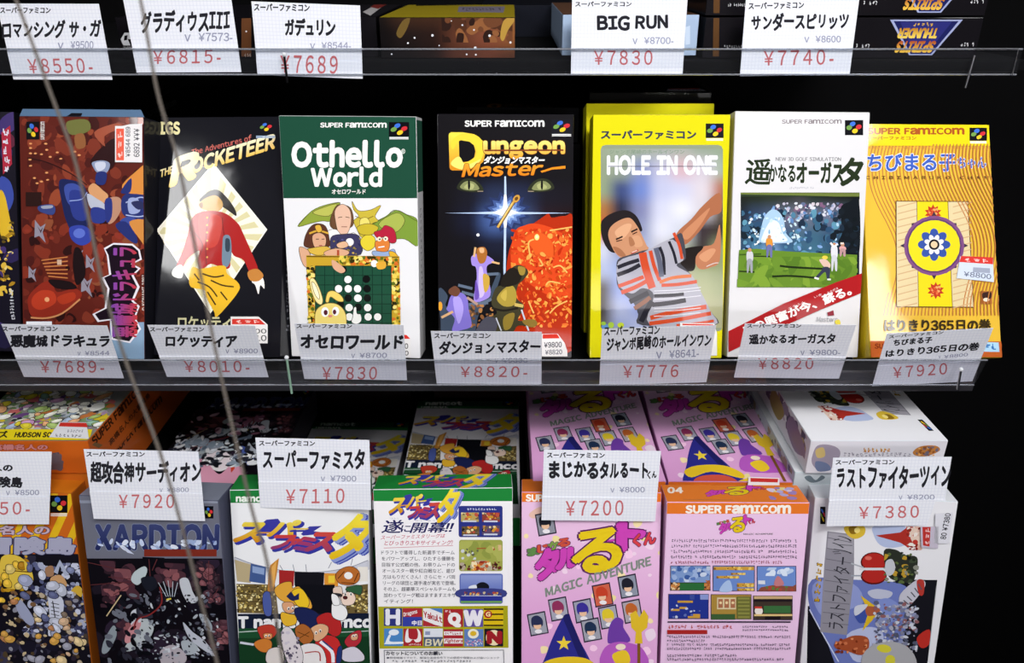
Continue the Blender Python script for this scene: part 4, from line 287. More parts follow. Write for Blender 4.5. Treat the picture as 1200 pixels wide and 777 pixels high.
 'hole':{'ops':[('P','#8c967c',[9.7,166.4,96.7,166.5,99.2,165.5,100.4,163.0,105.4,25.4,104.4,22.8,102.0,21.7,12.3,21.4,9.7,22.5,8.6,25.1,6.3,162.9,7.3,165.4]),('G',[8.6,24.2,105.2,24.5,100.1,163.6,6.3,163.5],7,['#8f9a84','#93a08c','#98a090','#9aa098','#a0a49c','#8c9a88','#8a9a84','#8a967c','#8c9884','#7c86b0','#b4b4cc','#c8a8b0','#c4bcc8','#9aa898','#8c9a78','#3c4a78','#6a80c0','#b8bcd8','#c2c4dc','#d0c8d0','#a86850','#a8703c','#2a2c40','#7c80a8','#c8cbe0','#dcdde8','#c8c4cc','#5a4a3c','#c05030','#4a3030','#8890b0','#d4d6e4','#c4c8d4','#3a3034','#3a342c','#c8ccdc','#8a90b0','#a0a8c8','#b8b8c0','#98a08c','#3a3434','#8a9470','#b0b8d4','#98a8d4','#7c8cc4','#a0a094','#a4a88c','#98a078','#8a946c','#4c4438','#8c9cd0','#8ca0dc','#9c9c88','#a8a884','#a8ac84','#98a078','#3c362c','#a8b0d0','#8c9cd4','#8c8c7c','#a0a078','#b0b088','#a8a884','#58564c','#909cc8','#a8b0d0','#9098a8','#a0a078','#a8a880','#a0a07c']),('T','スーパーファミコン','#3a3f4a','#3a3f4a',[6.6,170.9,79.3,171.0,6.4,177.2],0.05,0,0),('P','#14141c',[86.5,182.6,100.2,182.6,100.6,171.8,86.8,171.8]),('E','#3c6ed0',[92.3,179.9,2.1,0.7,0.6,-1.5]),('E','#c83038',[97.1,177.7,2.0,0.8,0.6,-1.5]),('E','#6f9a48',[89.9,177.2,2.1,0.7,0.7,-1.5]),('E','#e6c428',[94.3,174.8,2.0,0.8,0.6,-1.5]),('P','#e8e8e8',[87.3,171.4,100.2,171.5,100.2,170.7,87.3,170.7]),('P','#e8e8e8',[87.3,170.4,100.2,170.4,100.3,169.7,87.3,169.7]),('T','ジャンボ尾崎のホールインワン','#6f8a72','#6f8a72',[13.1,159.5,70.7,159.6,13.1,162.9],0.0,0,0),('T','HOLE IN ONE','#e8eaf2','#e8eaf2',[12.0,144.4,96.3,144.5,11.8,157.8],0.06,0,0),('L','#4a4a58',0.55,[11.9,150.2,95.4,150.3]),('S','#a86848',[66.5,98.4,77.8,110.0,86.2,120.1,98.9,130.2,100.9,115.9,92.3,111.5,83.9,99.9,72.6,89.7]),('S','#c4845f',[70.9,98.5,80.7,108.6,92.0,118.7,85.2,105.7,75.4,94.1]),('S','#b87856',[81.6,81.0,87.2,88.3,95.9,91.2,100.1,105.8,101.1,78.1,93.6,72.2,86.4,70.8,82.6,74.4]),('S','#d0946e',[84.6,81.0,93.1,86.9,97.6,85.4,90.6,76.6]),('S','#201a18',[72.7,86.8,85.8,89.0,87.3,86.9,82.4,81.0,81.9,72.2,79.1,69.3,71.7,70.7,69.9,81.0]),('S','#221c1e',[7.2,105.6,10.8,111.4,19.4,115.7,28.1,116.4,35.5,111.4,39.8,101.3,35.8,101.3,32.7,108.5,25.4,110.0,16.0,104.1,13.9,96.9,16.3,89.6,19.3,83.8,14.1,85.2,8.9,94.0]),('S','#c48c68',[13.2,96.9,15.3,104.1,22.5,109.2,29.7,110.7,34.9,105.6,39.0,98.4,43.3,89.7,44.9,86.8,39.1,83.1,31.8,80.9,27.5,78.0,21.6,80.9,17.0,86.7]),('S','#d8a47e',[18.3,99.8,25.4,105.6,31.3,105.6,28.5,98.4,22.8,94.0]),('S','#d09a74',[31.5,95.5,37.3,96.9,40.4,89.7,34.6,88.2]),('S','#a46c4c',[17.0,88.2,22.9,86.7,27.4,80.9,21.5,81.6]),('L','#2a1c18',1.29,[19.3,94.0,24.5,96.3]),('L','#2a1c18',1.35,[31.1,99.8,36.0,102.2]),('L','#4a2a1e',0.86,[19.6,92.5,24.2,93.7]),('L','#4a2a1e',0.86,[32.2,98.1,35.8,99.8]),('S','#a8704e',[29.3,95.5,31.8,95.5,34.2,90.4,30.5,88.9]),('L','#b04038',1.35,[31.5,83.1,36.8,85.9]),('L','#e8d8d0',0.58,[32.0,83.8,36.1,85.6]),('S','#46464e',[20.9,77.9,28.9,81.6,40.5,85.3,46.3,86.8,57.9,92.6,64.4,95.5,70.9,98.5,74.4,79.5,69.3,76.6,79.2,66.3,85.4,56.0,94.8,38.3,98.9,26.4,41.9,26.2,38.0,35.1,34.1,44.0,22.0,55.9,20.3,67.7]),('S','#a9a8b4',[21.6,76.5,39.1,83.1,46.3,86.8,63.7,94.1,72.9,79.5,67.2,73.7,79.2,66.3,87.0,53.1,94.8,38.3,98.2,26.4,47.8,26.2,50.2,50.0,41.2,55.9,32.5,51.5,22.0,58.8]),('L','#23222c',3.0,[21.0,72.1,29.0,75.3,37.8,78.0]),('L','#23222c',3.3,[20.8,66.2,30.6,69.9,38.6,74.3]),('L','#c84a28',3.0,[22.0,57.3,32.3,61.1,41.7,64.8]),('L','#c84a28',3.3,[24.3,52.2,35.3,56.6,44.7,61.8]),('L','#23222c',3.9,[31.1,44.8,38.4,48.5,45.7,52.2]),('L','#8a5a44',3.45,[34.9,39.6,41.5,44.1,47.3,48.5]),('L','#23222c',4.31,[40.4,29.2,44.6,38.1,48.8,45.6]),('L','#c84a28',6.04,[40.3,83.8,43.0,72.1,48.6,55.9]),('L','#c84a28',2.87,[46.4,85.3,49.6,73.6,54.3,61.9]),('L','#23222c',2.4,[53.6,88.2,56.8,79.5,57.9,66.3]),('L','#5c6072',3.9,[50.7,87.5,53.9,76.6,55.7,64.8]),('L','#c84a28',2.3,[64.3,99.2,68.9,89.7,71.4,78.8]),('L','#23222c',2.1,[60.8,92.6,64.7,83.9,67.2,75.1]),('L','#d06a30',2.59,[54.3,60.4,64.5,64.1,79.2,65.6]),('L','#c84a28',2.7,[55.9,58.2,69.1,58.9,83.7,61.2]),('L','#23222c',3.3,[50.2,50.0,62.0,50.4,73.7,51.6]),('L','#23222c',3.6,[48.9,42.6,62.2,44.1,75.4,46.4]),('L','#c84a28',3.6,[47.7,32.2,65.3,36.7,91.8,41.2]),('L','#c84a28',3.16,[47.1,27.7,68.5,30.7,95.6,36.0]),('L','#c84a28',2.1,[68.6,26.3,83.3,27.8,98.1,30.1]),('L','#d8d8de',0.6,[50.1,53.6,67.8,54.5,86.8,56.6]),('L','#d8d8de',0.57,[50.2,51.4,67.8,52.3,86.9,54.4]),('L','#d8d8de',0.6,[50.3,46.9,68.0,47.9,87.1,50.0]),('L','#d8d8de',0.58,[50.5,39.5,68.2,40.4,87.3,42.6]),('L','#d8d8de',0.6,[50.5,37.3,68.2,38.2,87.4,40.3]),('L','#d8d8de',0.6,[50.6,33.5,68.3,34.5,87.5,36.6]),('L','#d8d0d0',0.6,[90.7,73.0,96.5,75.5,100.1,75.9]),('E','#5a8ac0',[12.0,25.2,2.9,0.0,0.0,-2.1]),('E','#a0c040',[16.7,26.4,2.4,0.0,0.0,-2.4]),('E','#b8c838',[24.4,26.4,2.7,0.0,0.0,-2.1]),('E','#90b840',[10.7,27.6,2.1,0.0,0.1,-1.5])],'base':'#d8d00e','carton':'#d0c812','flap':'#d8d00e','stk':[([71.2,28.5,98.1,27.9,100.6,20.4,101.3,2.3,72.0,2.2],[('P','#e7e5e2',[71.2,28.5,98.1,27.9,100.6,20.4,101.3,2.3,72.0,2.2]),('P','#d23c34',[73.0,27.8,97.4,27.3,97.9,26.4,73.0,26.6])])]},
 'aug':{'ops':[('T','SUPER FAMICOM','#6c6064','#6c6064',[36.7,182.0,82.9,182.4,36.6,184.9],0.02,0,0),('P','#0c0c12',[85.5,185.0,99.8,185.2,100.4,173.7,86.1,173.6]),('E','#3c6ed0',[91.7,182.2,2.1,0.8,0.6,-1.6]),('E','#c83038',[96.6,180.0,2.1,0.8,0.7,-1.6]),('E','#6f9a48',[89.2,179.4,2.1,0.7,0.7,-1.7]),('E','#e6c428',[93.8,176.9,2.1,0.8,0.7,-1.6]),('P','#e8e8e8',[86.5,173.3,100.0,173.4,100.0,172.6,86.6,172.5]),('P','#e8e8e8',[86.6,172.1,100.0,172.2,100.0,171.5,86.6,171.4]),('T','NEW 3D GOLF SIMULATION','#6a6a6e','#6a6a6e',[33.0,153.7,83.9,154.0,32.9,156.4],0.015,0,0),('T','遥','#24301c','#24301c',[9.6,136.0,28.9,135.4,10.6,155.4],0.02,0,0),('T','かなる','#24301c','#24301c',[28.1,137.8,48.8,137.9,27.6,150.6],0.035,0,0),('T','オーガス','#24301c','#24301c',[50.2,137.3,86.1,137.5,49.5,152.5],0.045,0,0),('T','タ','#24301c','#24301c',[82.7,135.5,99.6,135.6,84.5,155.9],0.045,0,0),('K','#a8a8b4',14,[44.5,132.2,63.8,132.4,44.4,133.9],1),('P','#2c3a28',[6.4,129.3,99.8,129.9,100.1,124.7,6.6,124.1]),('P','#6a7838',[6.4,129.3,99.9,129.5,100.0,126.1,70.7,127.0,6.5,127.9]),('G',[8.8,63.4,102.9,63.8,99.7,126.8,6.5,126.2],9,['#1c2018','#202818','#283020','#2c3028','#383838','#202c20','#1c2018','#141c14','#101610','#1c2430','#30405c','#40506c','#5c6478','#686c7c','#5a6478','#646c84','#4c5468','#283040','#304a64','#40708c','#486c94','#2c4868','#406078','#3a6078','#34506c','#30485c','#182028','#24405c','#386890','#8cb0d8','#3c6890','#345870','#3c6c84','#30546c','#283c48','#101820','#2c4c60','#3a6a90','#c8dcec','#9cc0dc','#3c6880','#487890','#386078','#304c58','#141c20']),('N',['#8a98b8','#b8b4c8','#5c6a8a','#3a4460','#c8c0c8','#7a5a78','#d0d4e0'],110,0.69,1.79,[34.1,108.0,100.0,108.4,99.3,122.0,33.6,121.6],21,1.2),('N',['#2c4c6c','#1c2c40','#4c7c98','#5a90a8','#16222c','#38607c'],110,1.37,3.57,[9.0,75.1,100.9,75.5,98.9,116.6,7.6,116.0],22,1.5),('N',['#7ca0d0','#a8c8e4','#5c84b8','#3c6890'],60,0.69,1.79,[10.1,83.3,100.5,83.8,98.7,119.3,8.9,118.7],23,2.0),('S','#a4c4e0',[25.7,110.7,31.0,116.2,36.6,114.8,41.0,108.1,42.8,98.5,48.7,91.7,41.8,90.3,30.7,90.3,22.3,91.6,23.3,101.2]),('S','#dce9f0',[27.4,102.5,31.4,108.0,37.0,106.0,40.1,98.5,44.5,92.4,34.8,91.0,24.4,91.6,25.1,97.1]),('N',['#e8f0f4','#c4dcec','#f4f8f8','#7ca8cc'],60,0.41,1.38,[14.1,88.8,54.3,89.0,53.4,110.9,13.3,110.6],24,2.2),('S','#10161c',[85.0,117.4,91.7,122.5,99.5,122.6,101.6,81.5,91.9,82.2,84.6,90.0,87.6,100.3]),('N',['#141c24','#0c1418','#1c2c3c'],30,1.4,3.15,[79.7,83.1,100.6,83.3,98.9,117.4,78.1,117.3],25,1.5),('P','#62862a',[6.6,84.8,20.5,85.9,34.4,84.6,55.3,83.4,100.0,81.5,100.6,55.9,6.3,55.6]),('N',['#6e922e','#587c26','#7a9c34','#547824','#668a2c'],60,2.7,6.75,[6.8,55.9,101.1,56.3,99.9,79.8,5.9,79.3],26,4),('L','#1e2c12',1.58,[39.2,72.6,48.8,71.6,73.3,70.4]),('L','#1e2c12',1.52,[33.5,64.3,49.1,64.7,70.1,63.1]),('L','#2a3a16',1.22,[7.2,68.2,19.4,67.7]),('L','#2a3a16',1.05,[17.2,80.1,31.1,79.8]),('L','#3c5a1c',1.18,[6.8,81.1,24.1,81.8]),('S','#c8c8cc',[12.6,82.8,15.0,83.9,17.5,82.5,17.5,76.1,13.2,76.0]),('S','#9a9ca4',[13.3,77.0,17.1,77.0,17.8,67.7,16.3,67.7,15.5,74.2,14.5,67.7,13.3,67.7]),('E','#c08a68',[14.9,84.9,1.4,0.0,0.1,-1.6]),('S','#d89038',[27.6,93.2,30.0,94.2,32.5,92.8,32.5,87.4,28.2,87.4]),('S','#6a6ca0',[28.4,88.2,32.2,88.2,32.8,79.8,31.3,79.8,30.5,85.7,29.5,79.8,28.3,79.8]),('E','#c08a68',[30.0,95.2,1.4,0.0,0.0,-1.5]),('S','#d8d8dc',[79.1,87.4,81.5,88.5,84.0,87.1,84.2,79.2,79.9,79.2]),('S','#c8c8d0',[80.0,80.2,83.8,80.2,84.7,69.6,83.1,69.6,82.2,77.0,81.4,69.5,80.2,69.5]),('E','#c08a68',[81.5,89.5,1.4,0.0,0.1,-1.5]),('S','#d8a0a0',[85.8,87.5,88.1,88.5,90.7,87.2,90.6,85.3,86.2,85.2]),('S','#b89090',[86.4,85.8,90.2,85.8,90.8,80.6,89.2,80.6,88.5,84.2,87.5,80.6,86.3,80.6]),('E','#c08a68',[88.1,89.5,1.4,0.1,0.1,-1.5]),('L','#e8e8ea',1.52,[78.5,90.9,81.2,88.0,84.2,90.0]),('L','#e0d0c8',1.4,[86.3,90.4,88.9,90.4]),('S','#d8b8a8',[71.2,77.9,75.6,77.6,79.3,73.7,77.7,70.2,74.1,71.9,70.4,76.6]),('S','#33384c',[74.1,71.9,78.9,70.7,78.6,62.1,76.8,62.8,75.2,68.0,69.8,63.1,68.0,64.1,71.7,68.5]),('E','#e0c848',[74.6,79.3,2.3,0.0,0.1,-1.5]),('L','#f0f0f0',1.4,[67.0,63.4,70.5,62.4]),('L','#f0f0f0',1.22,[77.2,62.1,80.0,62.1]),('P','#a81c20',[0.4,20.9,43.0,42.7,84.3,59.9,104.9,67.2,104.3,51.3,73.0,38.1,43.8,24.9,1.0,4.2]),('T','この興奮が今、蘇る。','#f4f2f0','#f4f2f0',[14.2,17.8,97.4,50.4,10.8,24.8],0.04,0,0),('T','こうふん','#f4e8e8','#f4e8e8',[47.6,38.0,60.5,43.6,47.0,39.7],0,0,0),('T','いま','#f4e8e8','#f4e8e8',[67.7,47.1,73.4,49.6,67.1,48.7],0,0,0),('T','よみがえ','#f4e8e8','#f4e8e8',[77.7,50.6,86.6,54.5,77.1,52.4],0,0,0),('P','#8a2030',[78.4,36.0,83.2,37.8,84.1,33.8,79.2,33.2]),('T','Masters','#9a9aa0','#9a9aa0',[70.0,28.5,86.7,28.5,70.5,32.5],0,0,0),('S','#d8c84a',[84.9,29.4,88.3,30.3,89.4,26.8,85.9,26.6])],'base':'#d9d8da','carton':'#d0d0ce','flap':'#d9d8da','stk':[]},
